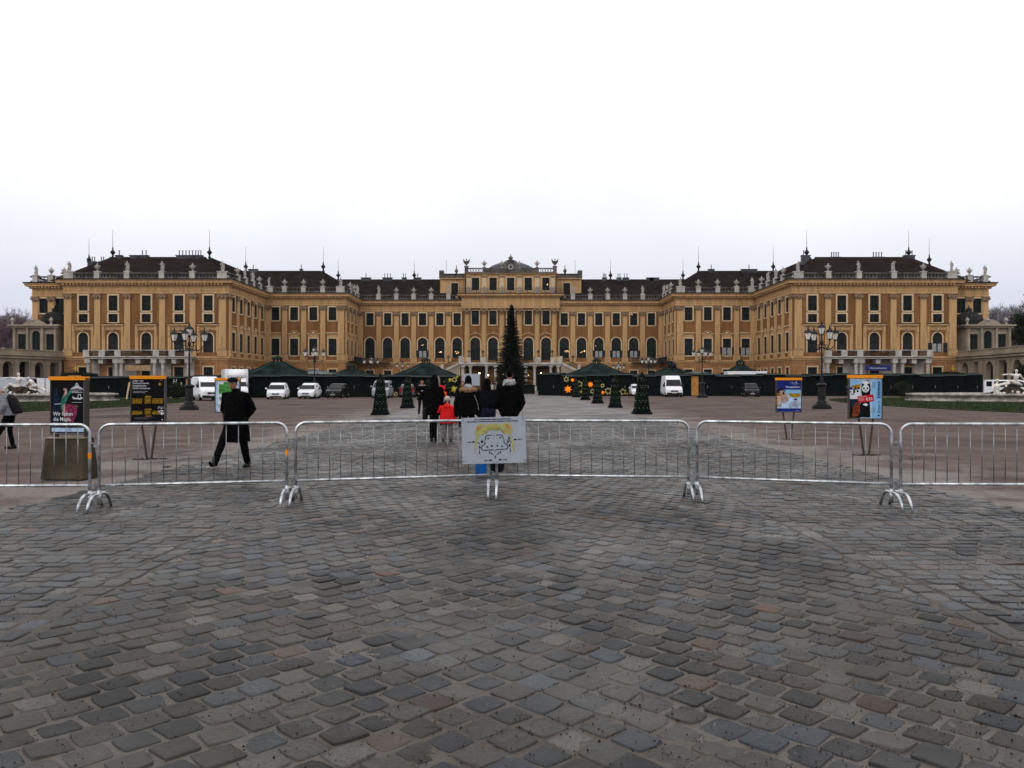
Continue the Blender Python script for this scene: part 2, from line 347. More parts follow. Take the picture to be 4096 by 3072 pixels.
# cobblestone setts as real stones; one sheet of countless stones = the road surface
def stones():
    P = []      # (4 corners, hue seed)
    a = .192
    s2 = math.sqrt(.5)
    def S_(x): x = min(1, max(0, (abs(x)-.2)/.5)); return x*x*(3-2*x)
    n = 260
    for j in range(-40, n):
        for i in range(-40, n):
            # lattice coordinates e1=(1,1), e2=(-1,1)
            def pos(I, J):
                return ((I-J)*a*s2, (I+J)*a*s2 + .6)
            cx, cy = pos(i+.5, j+.5)
            if cy < 2.3 or cy > 36 or abs(cx) > min(3.07, cy*.68+.5): continue
            if cx < 0: dx, dy = (j % 2)*.5*a*S_(cx)*s2, (j % 2)*.5*a*S_(cx)*s2
            else: dx, dy = -(i % 2)*.5*a*S_(cx)*s2, (i % 2)*.5*a*S_(cx)*s2
            q = [pos(i, j), pos(i+1, j), pos(i+1, j+1), pos(i, j+1)]
            P.append([(min(2.98, max(-2.98, x+dx)), y+dy) for x, y in q])
    for sg in (-1, 1):
        y = 2.2; 
        while y < 36:   # border course
            l = random.uniform(.22, .34); x0, x1 = 2.995, 3.16
            if 3.1 < y*.68+.5:
                q = [(x0, y), (x1, y), (x1, y+l), (x0, y+l)]
                if sg < 0: q = [(-x, yy) for x, yy in q][::-1]
                P.append(q)
            y += l
        y = 4.0; row = 0
        while y < 36:
            wdt = random.uniform(.15, .185); x = 3.165 + random.uniform(-.1, .0) + (.1 if row % 2 else 0)
            x = max(x, 3.165)
            while x < RW-.1:
                l = random.uniform(.19, .27)
                if x < y*.68+.6:
                    q = [(x, y), (x+l, y), (x+l, y+wdt), (x, y+wdt)]
                    if sg < 0: q = [(-xx, yy) for xx, yy in q][::-1]
                    P.append(q)
                x += l
            y += wdt; row += 1
    Q = np.array(P)                                # n,4,2
    n = len(Q)
    Q = Q + rng.normal(0, .006, Q.shape)
    c = Q.mean(1, keepdims=True)
    K = 12
    # template: superellipse param in unit square
    th = (np.arange(K)+.5)/K*2*np.pi - np.pi*.75
    ex = .29
    ux = np.sign(np.cos(th))*np.abs(np.cos(th))**ex; uy = np.sign(np.sin(th))*np.abs(np.sin(th))**ex
    def ringpts(sc):
        u = ux[None]*sc; v = uy[None]*sc
        w0 = (1-u)*(1-v)/4; w1 = (1+u)*(1-v)/4; w2 = (1+u)*(1+v)/4; w3 = (1-u)*(1+v)/4
        p = w0[...,None]*Q[:,0:1]+w1[...,None]*Q[:,1:2]+w2[...,None]*Q[:,2:3]+w3[...,None]*Q[:,3:4]
        return p
    jit = rng.normal(0, .034, (n, K)); jit = (jit+np.roll(jit,1,1)*.5)
    size = np.clip(rng.normal(.90, .032, (n, 1)), .80, .96)
    h = np.clip(rng.normal(.0046, .0028, (n, 1)), .0004, .012)
    tilt = rng.normal(0, .024, (n, 2))
    r0 = ringpts(size*(1+jit)); r1 = ringpts(size*(.975+jit)); r2 = ringpts(size*(.93+jit)); r3 = ringpts(size*.5)
    rings = [r0, r1, r2, r3, c]
    zs = [np.full((n, K), -.010), h-.0022+rng.normal(0, .0006, (n, K)), h+.0004+rng.normal(0, .0007, (n, K)), h+.0008+rng.normal(0, .0014, (n, K)), h+rng.normal(.0005, .001, (n, 1))]
    V = []
    for p, z in zip(rings, zs):
        dz = ((p-c)*tilt[:,None,:]).sum(-1)
        V.append(np.concatenate([p, (z+dz)[...,None]], -1))
    V = np.concatenate(V, 1)                       # n, 4K+1, 3
    NV = 4*K+1
    faces4 = []; 
    for r in range(3):
        for k in range(K):
            k2 = (k+1) % K; faces4.append((r*K+k, r*K+k2, (r+1)*K+k2, (r+1)*K+k))
    tri = [(3*K+k, 3*K+(k+1) % K, 4*K) for k in range(K)]
    f4 = np.array(faces4); f3 = np.array(tri); off = (np.arange(n)*NV)[:,None,None]
    A4 = (f4[None]+off); A3 = (f3[None]+off)
    loops = np.concatenate([A4.reshape(-1), A3.reshape(-1)])
    n4, n3 = n*len(f4), n*len(f3)
    starts = np.concatenate([np.arange(n4)*4, n4*4+np.arange(n3)*3])
    me = bpy.data.meshes.new('cobblestone_paving')
    me.vertices.add(n*NV); me.vertices.foreach_set('co', V.astype(np.float32).reshape(-1))
    me.loops.add(len(loops)); me.loops.foreach_set('vertex_index', loops.astype(np.int32))
    me.polygons.add(n4+n3); me.polygons.foreach_set('loop_start', starts.astype(np.int32))
    me.polygons.foreach_set('use_smooth', np.ones(n4+n3, bool))
    me.update(calc_edges=True)
    # colour of each stone
    base = np.array([(.105,.102,.088),(.120,.112,.100),(.088,.086,.078),(.098,.088,.074),(.075,.085,.095),(.050,.060,.076),(.026,.028,.034),(.110,.078,.062),(.140,.130,.118),(.115,.066,.048)])
    pr = np.array([.17,.13,.13,.13,.12,.14,.09,.035,.035,.02])
    idx = rng.choice(len(base), n, p=pr/pr.sum())
    col = base[idx]*.40*np.exp(rng.normal(-.08, .52, (n, 1))).clip(.3, 2.0)
    colv = np.repeat(np.concatenate([col, rng.random((n,1))], 1), NV, 0)
    ca = me.color_attributes.new('stone', 'FLOAT_COLOR', 'POINT'); ca.data.foreach_set('color', colv.astype(np.float32).reshape(-1))
    m = bpy.data.materials.new('setts'); m.use_nodes = True; t = m.node_tree; b = t.nodes['Principled BSDF']
    T = t.nodes.new; Kk = t.links.new
    at_ = T('ShaderNodeAttribute'); at_.attribute_name = 'stone'
    tc = T('ShaderNodeTexCoord')
    nn = T('ShaderNodeTexNoise'); nn.inputs['Scale'].default_value = 55; nn.inputs['Detail'].default_value = 12; nn.inputs['Roughness'].default_value = .78
    Kk(tc.outputs['Object'], nn.inputs['Vector'])
    r = T('ShaderNodeMapRange'); r.inputs[1].default_value = .3; r.inputs[2].default_value = .7; r.inputs[3].default_value = .35; r.inputs[4].default_value = 1.65; Kk(nn.outputs[0], r.inputs[0])
    vm = T('ShaderNodeVectorMath'); vm.operation = 'SCALE'; Kk(at_.outputs['Color'], vm.inputs[0]); Kk(r.outputs[0], vm.inputs['Scale'])
    # trodden dust film over stones in places
    n2 = T('ShaderNodeTexNoise'); n2.inputs['Scale'].default_value = .7; n2.inputs['Detail'].default_value = 7; Kk(tc.outputs['Object'], n2.inputs['Vector'])
    r2 = T('ShaderNodeMapRange'); r2.inputs[1].default_value = .40; r2.inputs[2].default_value = .68; r2.inputs[3].default_value = .0; r2.inputs[4].default_value = .34; Kk(n2.outputs[0], r2.inputs[0])
    mx = T('ShaderNodeMix'); mx.data_type = 'RGBA'; Kk(r2.outputs[0], mx.inputs[0]); Kk(vm.outputs[0], mx.inputs[6]); mx.inputs[7].default_value = (.078,.071,.060,1)
    # old damp stain in front of the board
    vsb = T('ShaderNodeVectorMath'); vsb.operation = 'SUBTRACT'; Kk(tc.outputs['Object'], vsb.inputs[0]); vsb.inputs[1].default_value = (.25, 9.0, 0)
    vml = T('ShaderNodeVectorMath'); vml.operation = 'MULTIPLY'; Kk(vsb.outputs[0], vml.inputs[0]); vml.inputs[1].default_value = (.95, .42, 0)
    vln = T('ShaderNodeVectorMath'); vln.operation = 'LENGTH'; Kk(vml.outputs[0], vln.inputs[0])
    sm = T('ShaderNodeMath'); sm.operation = 'MULTIPLY_ADD'; Kk(n2.outputs[0], sm.inputs[0]); sm.inputs[1].default_value = 1.6; Kk(vln.outputs['Value'], sm.inputs[2])
    st_ = T('ShaderNodeMapRange'); st_.inputs[1].default_value = .9; st_.inputs[2].default_value = 1.7; st_.inputs[3].default_value = .42; st_.inputs[4].default_value = 1.0; Kk(sm.outputs[0], st_.inputs[0])
    vm2 = T('ShaderNodeVectorMath'); vm2.operation = 'SCALE'; Kk(mx.outputs[2], vm2.inputs[0]); Kk(st_.outputs[0], vm2.inputs['Scale'])
    Kk(vm2.outputs[0], b.inputs['Base Color'])
    n4 = T('ShaderNodeTexNoise'); n4.inputs['Scale'].default_value = .6; n4.inputs['Detail'].default_value = 4; Kk(tc.outputs['Object'], n4.inputs['Vector'])
    mr = T('ShaderNodeMapRange'); mr.inputs[1].default_value = .4; mr.inputs[2].default_value = .6; mr.inputs[3].default_value = .24; mr.inputs[4].default_value = .52; Kk(n4.outputs[0], mr.inputs[0])
    Kk(mr.outputs[0], b.inputs['Roughness'])
    wm = T('ShaderNodeTexNoise'); wm.inputs['Scale'].default_value = .38; wm.inputs['Detail'].default_value = 6; wm.inputs['Roughness'].default_value = .6; Kk(tc.outputs['Object'], wm.inputs['Vector'])
    wr_ = T('ShaderNodeMapRange'); wr_.inputs[1].default_value = .48; wr_.inputs[2].default_value = .62; wr_.inputs[3].default_value = .17; wr_.inputs[4].default_value = .55; Kk(wm.outputs[0], wr_.inputs[0]); Kk(wr_.outputs[0], b.inputs['Specular IOR Level'])
    bp = T('ShaderNodeBump'); bp.inputs['Strength'].default_value = 1.0; bp.inputs['Distance'].default_value = .009
    nb = T('ShaderNodeTexNoise'); nb.inputs['Scale'].default_value = 38; nb.inputs['Detail'].default_value = 10; nb.inputs['Roughness'].default_value = .75; Kk(tc.outputs['Object'], nb.inputs['Vector'])
    Kk(nb.outputs[0], bp.inputs['Height']); Kk(bp.outputs[0], b.inputs['Normal'])
    me.materials.append(m)
    o = link('cobblestone_paving', me); tag(o, kind='structure')
    return Q
QS = stones()

# husks and fallen bits lying on the setts
def litter():
    mb_v = []; mb_f = []
    n = 9000
    k = 0
    J = QS[QS[:,:,1].mean(1) < 14]; ctr = J.mean(1)
    while k < n:
        d = 2.6 + (random.random()**1.6)*11
        x = random.uniform(-.70*d, .70*d)
        if abs(x) > RW: continue
        pr = .35 + .5*max(0, min(1, (x/d+.1)/.6)) + (.15 if abs(x) > 3 else 0)
        if random.random() > pr: continue
        if random.random() < .72:      # gathered in a joint next to a random stone
            i = random.randrange(len(J)); e = random.randrange(4); t_ = random.random(); x, d = J[i,e]*(1-t_)+J[i,(e+1)%4]*t_
            x += random.gauss(0, .008); d += random.gauss(0, .008)
            if random.random() > (.25+.75*(math.sin(x*1.7+d*2.3)*.5+.5))*(.45+.55*max(0, min(1, x/3+.6))) or random.random() < (d-3)/16: continue
        s = random.uniform(.0025, .0065)*(1.5 if random.random() < .08 else 1)
        a = random.random()*6.28; q = random.uniform(.5, 1)
        z = .0075
        o = len(mb_v)
        ca, sa = math.cos(a)*s, math.sin(a)*s
        mb_v += [(x+ca, d+sa, z), (x-sa*q, d+ca*q, z), (x-ca, d-sa, z), (x+sa*q, d-ca*q, z), (x+random.uniform(-s,s)*.3, d, z+s*1.2)]
        mb_f += [(o,o+1,o+4),(o+1,o+2,o+4),(o+2,o+3,o+4),(o+3,o,o+4),(o+3,o+2,o+1,o)]
        k += 1
    mb = MB(); mb.add(mb_v, mb_f)
    o = mb.build('fallen_husks', M_litter); tag(o, kind='stuff')
litter()
def wet_patch(cx, cy, rx, ry, z):
    pass
# lawns
def lawn(sg, name):
    pts = [(27.8,43),(26.5,51),(26.9,60),(28.6,70),(33.5,83),(43,90),(58,92),(70,84),(74,70),(72,54),(60,42),(44,36.5),(34,37.5)]
    P = [Vector(p) for p in pts]; out = []
    for i in range(len(P)):     # Catmull-Rom smoothing
        p0, p1, p2, p3 = P[i-1], P[i], P[(i+1) % len(P)], P[(i+2) % len(P)]
        for k in range(5):
            t = k/5; out.append(.5*((2*p1)+(p2-p0)*t+(2*p0-5*p1+4*p2-p3)*t*t+(3*p1-p0-3*p2+p3)*t**3))
    poly = [(sg*p.x, p.y) for p in out]
    if sg < 0: poly = poly[::-1]
    m = M_grass
    mb = MB(); mb.add([(x, y, .03) for x, y in poly], [tuple(range(len(poly)))])
    mb.rings([[(x, y, -.01) for x, y in poly], [(x, y, .03) for x, y in poly]], 0, False)
    o = mb.build(name, m); tag(o, kind='structure')
    # blades
    xs = [p[0] for p in poly]; ys = [p[1] for p in poly]
    def inside(x, y):
        c = False; j = len(poly)-1
        for i in range(len(poly)):
            if (poly[i][1] > y) != (poly[j][1] > y) and x < (poly[j][0]-poly[i][0])*(y-poly[i][1])/(poly[j][1]-poly[i][1])+poly[i][0]: c = not c
            j = i
        return c
    V = []; F = []
    while len(F) < 26000:
        x = random.uniform(min(xs), max(xs)); y = min(ys)+(random.random()**1.7)*(max(ys)-min(ys))
        if abs(x) > .70*y+3 or not inside(x, y): continue
        h = random.uniform(.04, .10); a = random.random()*3.14; ww = .015
        o_ = len(V)
        V += [(x-ww*math.cos(a), y-ww*math.sin(a), .03), (x+ww*math.cos(a), y+ww*math.sin(a), .03), (x+random.uniform(-.03,.03), y+random.uniform(-.03,.03), .03+h)]
        F.append((o_, o_+1, o_+2))
    mb = MB(); mb.add(V, F); g = mb.build('grass', m); tag(g, kind='stuff')
M_grass = mat('grass_green', (.010,.018,.003), .95, .5, 1.2, .5, 30, col2=(.024,.035,.008), spec=.1)
lawn(-1, 'lawn'); lawn(1, 'lawn')
# ---------------------------------------------------------------- palace
PX, PY = -0.3, 180.0
palace = empty('palace', (PX, PY, 0), 0, 'long yellow baroque palace with brown tiled roofs and a clock over the centre', 'palace')

def arch_pts(uc, w, z1, n=8):           # from right springing over the top to left springing
    r = w/2; zs = z1-r
    return [(uc+r*math.cos(math.pi*k/n), zs+r*math.sin(math.pi*k/n)) for k in range(n+1)]
def wall_mesh(mb, cols, z0, z1, mi=0, depth=.35, M=None, y0=0.0):
    """cols: (ua, ub, [(uc, w, za, zb, arch)...] sorted by height); face at y0 with real openings and reveals"""
    def quad(a, b, c, d): mb.add([(a,y0,c),(b,y0,c),(b,y0,d),(a,y0,d)], [(0,1,2,3)], mi, M)
    for ua, ub, ops in cols:
        z = z0
        for uc, w, za, zb, ar in ops:
            l, r = uc-w/2, uc+w/2
            if za > z: quad(ua, ub, z, za)
            zs = zb-(w/2 if ar else 0)
            quad(ua, l, za, zs); quad(r, ub, za, zs)
            y1 = y0+depth
            if ar:
                A = arch_pts(uc, w, zb); zt = zb+.02
                n = len(A)-1
                top = []
                for k, (x, zz) in enumerate(A):
                    q = 1-2*k/n
                    if abs(q) > .5: top.append((ub if q > 0 else ua, zs+(zt-zs)*(1-abs(q))*2))
                    else: top.append((uc+q*2*((ub-uc) if q > 0 else (uc-ua)), zt))
                for k in range(n):
                    mb.add([(A[k][0],y0,A[k][1]),(top[k][0],y0,top[k][1]),(top[k+1][0],y0,top[k+1][1]),(A[k+1][0],y0,A[k+1][1])], [(0,1,2,3)], mi, M)
                    mb.add([(A[k][0],y0,A[k][1]),(A[k+1][0],y0,A[k+1][1]),(A[k+1][0],y1,A[k+1][1]),(A[k][0],y1,A[k][1])], [(0,1,2,3)], mi, M)
                z = zt
            else:
                mb.add([(l,y0,zb),(r,y0,zb),(r,y1,zb),(l,y1,zb)], [(0,1,2,3)], mi, M); z = zb
            mb.add([(l,y0,za),(l,y0,zs),(l,y1,zs),(l,y1,za)], [(0,1,2,3)], mi, M)
            mb.add([(r,y0,za),(r,y0,zs),(r,y1,zs),(r,y1,za)], [(3,2,1,0)], mi, M)
            mb.add([(l,y0,za),(r,y0,za),(r,y1,za),(l,y1,za)], [(3,2,1,0)], mi, M)
        quad(ua, ub, z, z1)

UP = (1.62, 14.8, 17.55, False); MZ = (1.65, 12.7, 14.2, False); AF = (1.8, 7.25, 10.85, True)
AC = (2.15, 7.4, 12.0, True); MR = (1.7, 7.5, 11.0, False); GR = (1.7, 1.4, 4.6, False)
PU = (1.65, 14.9, 18.05, False); AT = (1.68, 22.7, 25.6, False); PA = (2.2, 6.9, 12.0, True)
_protos = {}
def win_proto(key, name, w, h, arch=False, surround=.28, hood=None, mull=True, blind=.5, curt=False):
    """surround + sash bars in one mesh, the glass a sub-part; origin at the middle of the sill line"""
    mb = MB(); r = w/2
    mats = [M_frame, M_sash, M_light, M_dark, M_cap]
    s = surround; t = .09
    if arch:
        A = arch_pts(0, w, h, 12); B = arch_pts(0, w+2*s, h+s, 12)
        A = [(r, 0)]+A+[(-r, 0)]; B = [(r+s, 0)]+B+[(-r-s, 0)]
        for k in range(len(A)-1):
            a, b, c, d = A[k], B[k], B[k+1], A[k+1]
            mb.add([(a[0],-t,a[1]),(b[0],-t,b[1]),(c[0],-t,c[1]),(d[0],-t,d[1]),(a[0],.05,a[1]),(b[0],.02,b[1]),(c[0],.02,c[1]),(d[0],.05,d[1])], [(0,1,2,3),(1,5,6,2),(3,7,4,0)])
    elif s:
        mb.box(-r-s, -r, -t, .02, -.1, h+s); mb.box(r, r+s, -t, .02, -.1, h+s); mb.box(-r, r, -t, .02, h, h+s); mb.box(-r, r, -t-.03, .02, -.22, 0)
    zs = h-r if arch else h
    if mull:
        mb.box(-.05, .05, .2, .27, 0, h-.03, 1)
        for z in ([.0, .5*zs, zs] if zs < 3.4 else [0, .33*zs, .66*zs, zs-.05]): mb.box(-r, r, .2, .27, z, z+.09, 1)
        mb.box(-r, -r+.09, .2, .27, 0, zs, 1); mb.box(r-.09, r, .2, .27, 0, zs, 1)
        if not arch:
            for x in (-r/2, r/2): mb.box(x-.02, x+.02, .21, .26, .5*zs, zs, 1)
            mb.box(-r, r, .21, .26, .75*zs, .75*zs+.035, 1)
    if hood == 'panel':     # front wings: panelled aedicule round the arched windows
        for sg in (-1, 1):
            mb.box(sg*1.72-.28, sg*1.72+.28, -.10, .02, -.05, 4.75, 2)
            mb.box(sg*1.72-.2, sg*1.72+.2, -.32, -.10, 3.7, 4.7, 2); mb.box(sg*1.72-.12, sg*1.72+.12, -.24, -.10, 2.9, 3.7, 2)
        mb.box(-1.44, 1.44, -.05, .02, 4.05, 4.75, 2)
        mb.box(-2.05, 2.05, -.42, .02, 4.95, 5.15, 2); mb.box(-1.9, 1.9, -.3, .02, 4.75, 4.95, 2); mb.box(-2.1, 2.1, -.46, .02, 5.15, 5.27, 3)
        mb.ball((0,-.12,4.05), (.62,.2,.36), 10, 4)
        mb.ball((0,-.25,4.1), (.22,.2,.3), 8, 2)
    if hood in ('flat', 'curl'):
        mb.box(-1.15, 1.15, -.06, .02, h+s, h+1.1, 2)
        if hood == 'flat': mb.box(-1.3, 1.3, -.32, .02, h+1.1, h+1.28, 0); mb.box(-1.2, 1.2, -.2, .02, h+1.0, h+1.1, 2)
        else:
            for sg in (-1, 1): mb.box(min(sg*.75, sg*1.35), max(sg*.75, sg*1.35), -.3, .02, h+.95, h+1.1, 0)
            A = [(.8*math.cos(math.pi*k/8), .55*math.sin(math.pi*k/8)) for k in range(9)]
            mb.tube([(x, -.16, h+1.05+z) for x, z in A], .1, 6, 2); mb.ball((0,-.15,h+1.2), (.36,.15,.24), 8, 0)
    if hood == 'scroll':
        A = [(1.55*math.cos(math.pi*k/10), .75*math.sin(math.pi*k/10)) for k in range(1, 10)]
        mb.tube([(x, -.12, h+.15+z) for x, z in A], .12, 6, 2); mb.ball((0,-.15,h+1.0), (.45,.16,.38), 8, 4)
    if arch: mb.box(-.2, .2, -.2, .02, h-.03, h+s+.12, 2)
    _m = mb.build(name, mats); me = _m.data; bpy.data.objects.remove(_m)
    pb = MB(); sp = h*blind
    if arch:
        A = arch_pts(0, w, h, 12); pb.add([(x,.32,z) for x, z in [(-r, sp),(r, sp)]+A], [tuple(range(len(A)+2))], 0)
    else: pb.add([(-r,.32,sp),(r,.32,sp),(r,.32,h),(-r,.32,h)], [(0,1,2,3)], 0)
    pb.add([(-r,.31,0),(r,.31,0),(r,.31,sp),(-r,.31,sp)], [(0,1,2,3)], 1)
    if curt:
        for x0, x1 in ((-r+.15, -.12), (.12, r-.15)): pb.add([(x0,.3,.1),(x1,.3,.1),(x1,.3,sp*.8),(x0,.3,sp*.8)], [(0,1,2,3)], 2)
    _p = pb.build('pane', [M_pane, M_blind, M_curtain]); pe = _p.data; bpy.data.objects.remove(_p)
    _protos[key] = (name, me, pe)
win_proto('UP', 'upper_window', 1.62, 2.75)
win_proto('MZ', 'mezzanine_window', 1.65, 1.5)
win_proto('AF', 'arched_window', 1.8, 3.6, True, .2, 'panel', False, .0)
win_proto('AC', 'arched_window', 2.15, 4.6, True, .24, None, True, .55)
win_proto('PA', 'arched_window', 2.2, 5.1, True, .24, 'scroll', True, .55)
win_proto('MRf', 'main_window', 1.7, 3.5, False, .25, 'flat', True, .4)
win_proto('MRc', 'main_window', 1.7, 3.5, False, .25, 'curl', True, .4)
win_proto('GR', 'ground_window', 1.7, 3.2, False, .22)
win_proto('PU', 'upper_window', 1.65, 3.15, False, .22)
win_proto('AT', 'attic_window', 1.68, 2.9, False, .16)
def put_win(key, u, z, M, rz, shutters=False, parent=palace):
    name, me, pe = _protos[key]
    p = M @ Vector((u, 0, z))
    o = link(name, me, parent, tuple(p), rz); link('pane', pe, o)
    if shutters:
        mb = MB(); hw = .95
        for sg in (-1, 1): mb.box(min(sg*1.0, sg*1.75), max(sg*1.0, sg*1.75), -.16, -.1, 0, 1.75, 0)
        mb.build('shutter', M_iron, o)
        cb = MB()
        for sg in (-1, 1): cb.box(min(sg*.12, sg*.8), max(sg*.12, sg*.8), .1, .16, .15, 1.6, 0)
        cb.build('open_sash', M_curtain, o)
    return o
def frame_of(x, y, rz): return Matrix.Translation((x, y, 0)) @ rotz(rz)

# pilaster prototype (shaft, base, capital as sub-part)
def pil_proto(wd, proud, zt=17.85, rnd=False):
    mb = MB(); h = wd/2
    if rnd: mb.lathe([(h*1.0,7.9),(h*1.0,11),(h*.88,zt-.9)], 16, (0,-.1,0))
    else: mb.box(-h, h, -proud, .02, 7.95, zt-.9)
    mb.box(-h*1.15, h*1.15, -proud*1.35-(.5 if rnd else 0), .02, 7.75, 7.95, 1); mb.box(-h*1.22, h*1.22, -proud*1.5-(.5 if rnd else 0), .02, 7.6, 7.75, 1)
    mb.box(-h*1.35, h*1.35, -proud*1.5-.02-(.5 if rnd else 0), .02, 6.5, 7.6, 0)
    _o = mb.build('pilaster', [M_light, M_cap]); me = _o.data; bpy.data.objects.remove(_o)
    mb = MB(); q = h*1.25
    k = .55 if rnd else 0
    mb.box(-q*1.15, q*1.15, -proud*1.8-k, .02, zt-.12, zt+.06); mb.box(-h*1.02, h*1.02, -proud*1.2-k*.8, .02, zt-.95, zt-.12)
    for sg in (-1, 1):
        mb.tube([(sg*q*.86, -proud*1.9-k, zt-.42), (sg*q*.86, .0, zt-.42)], .27, 10)
        mb.tube([(sg*q*.5, -proud*1.7-k, zt-.3), (0, -proud*1.7-k, zt-.75)], .1, 6)
    mb.box(-h*1.05, h*1.05, -proud*1.3-k*.8, .02, zt-1.0, zt-.92)
    _o = mb.build('capital', M_cap); ce = _o.data; bpy.data.objects.remove(_o)
    return me, ce
PIL = pil_proto(1.05, .22); PILW = pil_proto(1.3, .26); PILR = pil_proto(1.2, .5, 18.5, True)
def put_pil(pr, u, M, rz):
    p = M @ Vector((u, 0, 0)); o = link('pilaster', pr[0], palace, tuple(p), rz); link('capital', pr[1], o)

def facade(x, y, rz, u0, u1, wins, pils, keys, top=20.4, pil=PIL, shut=(), mainkeys=None, gname='ground_floor_wall', ground=True):
    M = frame_of(x, y, rz)
    us = sorted(wins); cols = []; gcols = []
    spec = {'UP': UP, 'MZ': MZ, 'AF': AF, 'AC': AC, 'MRf': MR, 'MRc': MR, 'PU': PU, 'PA': PA, 'AT': AT}
    for i, u in enumerate(us):
        a = u0 if i == 0 else (us[i-1]+u)/2; b = u1 if i == len(us)-1 else (u+us[i+1])/2
        ks = list(keys)
        if mainkeys: ks[0] = mainkeys[i]
        ops = [(u, spec[k][0], spec[k][1], spec[k][2], spec[k][3]) for k in ks]
        cols.append((a, b, ops)); gcols.append((a, b, [(u, GR[0], GR[1], GR[2], False)] if ground else []))
        for k in ks: put_win(k, u, spec[k][1], M, rz, shutters=(i in shut and k in ('AC', 'MRc', 'MRf', 'AF')))
        if ground: put_win('GR', u, GR[1], M, rz)
    if not us: cols = [(u0, u1, [])]; gcols = [(u0, u1, [])]
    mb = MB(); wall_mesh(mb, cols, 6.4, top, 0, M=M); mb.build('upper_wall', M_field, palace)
    mb = MB(); wall_mesh(mb, gcols, 0, 6.4, 0, M=M)
    for z in (.9, 2.2, 3.5, 4.9, 5.7):
        for i in range(len(gcols)):
            a, b, o = gcols[i]
            if o and z < 4.6:
                l, r = o[0][0]-1.1, o[0][0]+1.1; mb.box(a, l, -.012, .0, z, z+.06, 1, M); mb.box(r, b, -.012, .0, z, z+.06, 1, M)
            else: mb.box(a, b, -.012, .0, z, z+.06, 1, M)
    for u in us:
        for sg in (-1, 1): mb.box(u+sg*1.45-.04, u+sg*1.45+.04, -.013, 0, 0, 5.7, 1, M)
    mb.build(gname, [M_rust, M_joint], palace)
    for p in pils: put_pil(pil, p, M, rz)

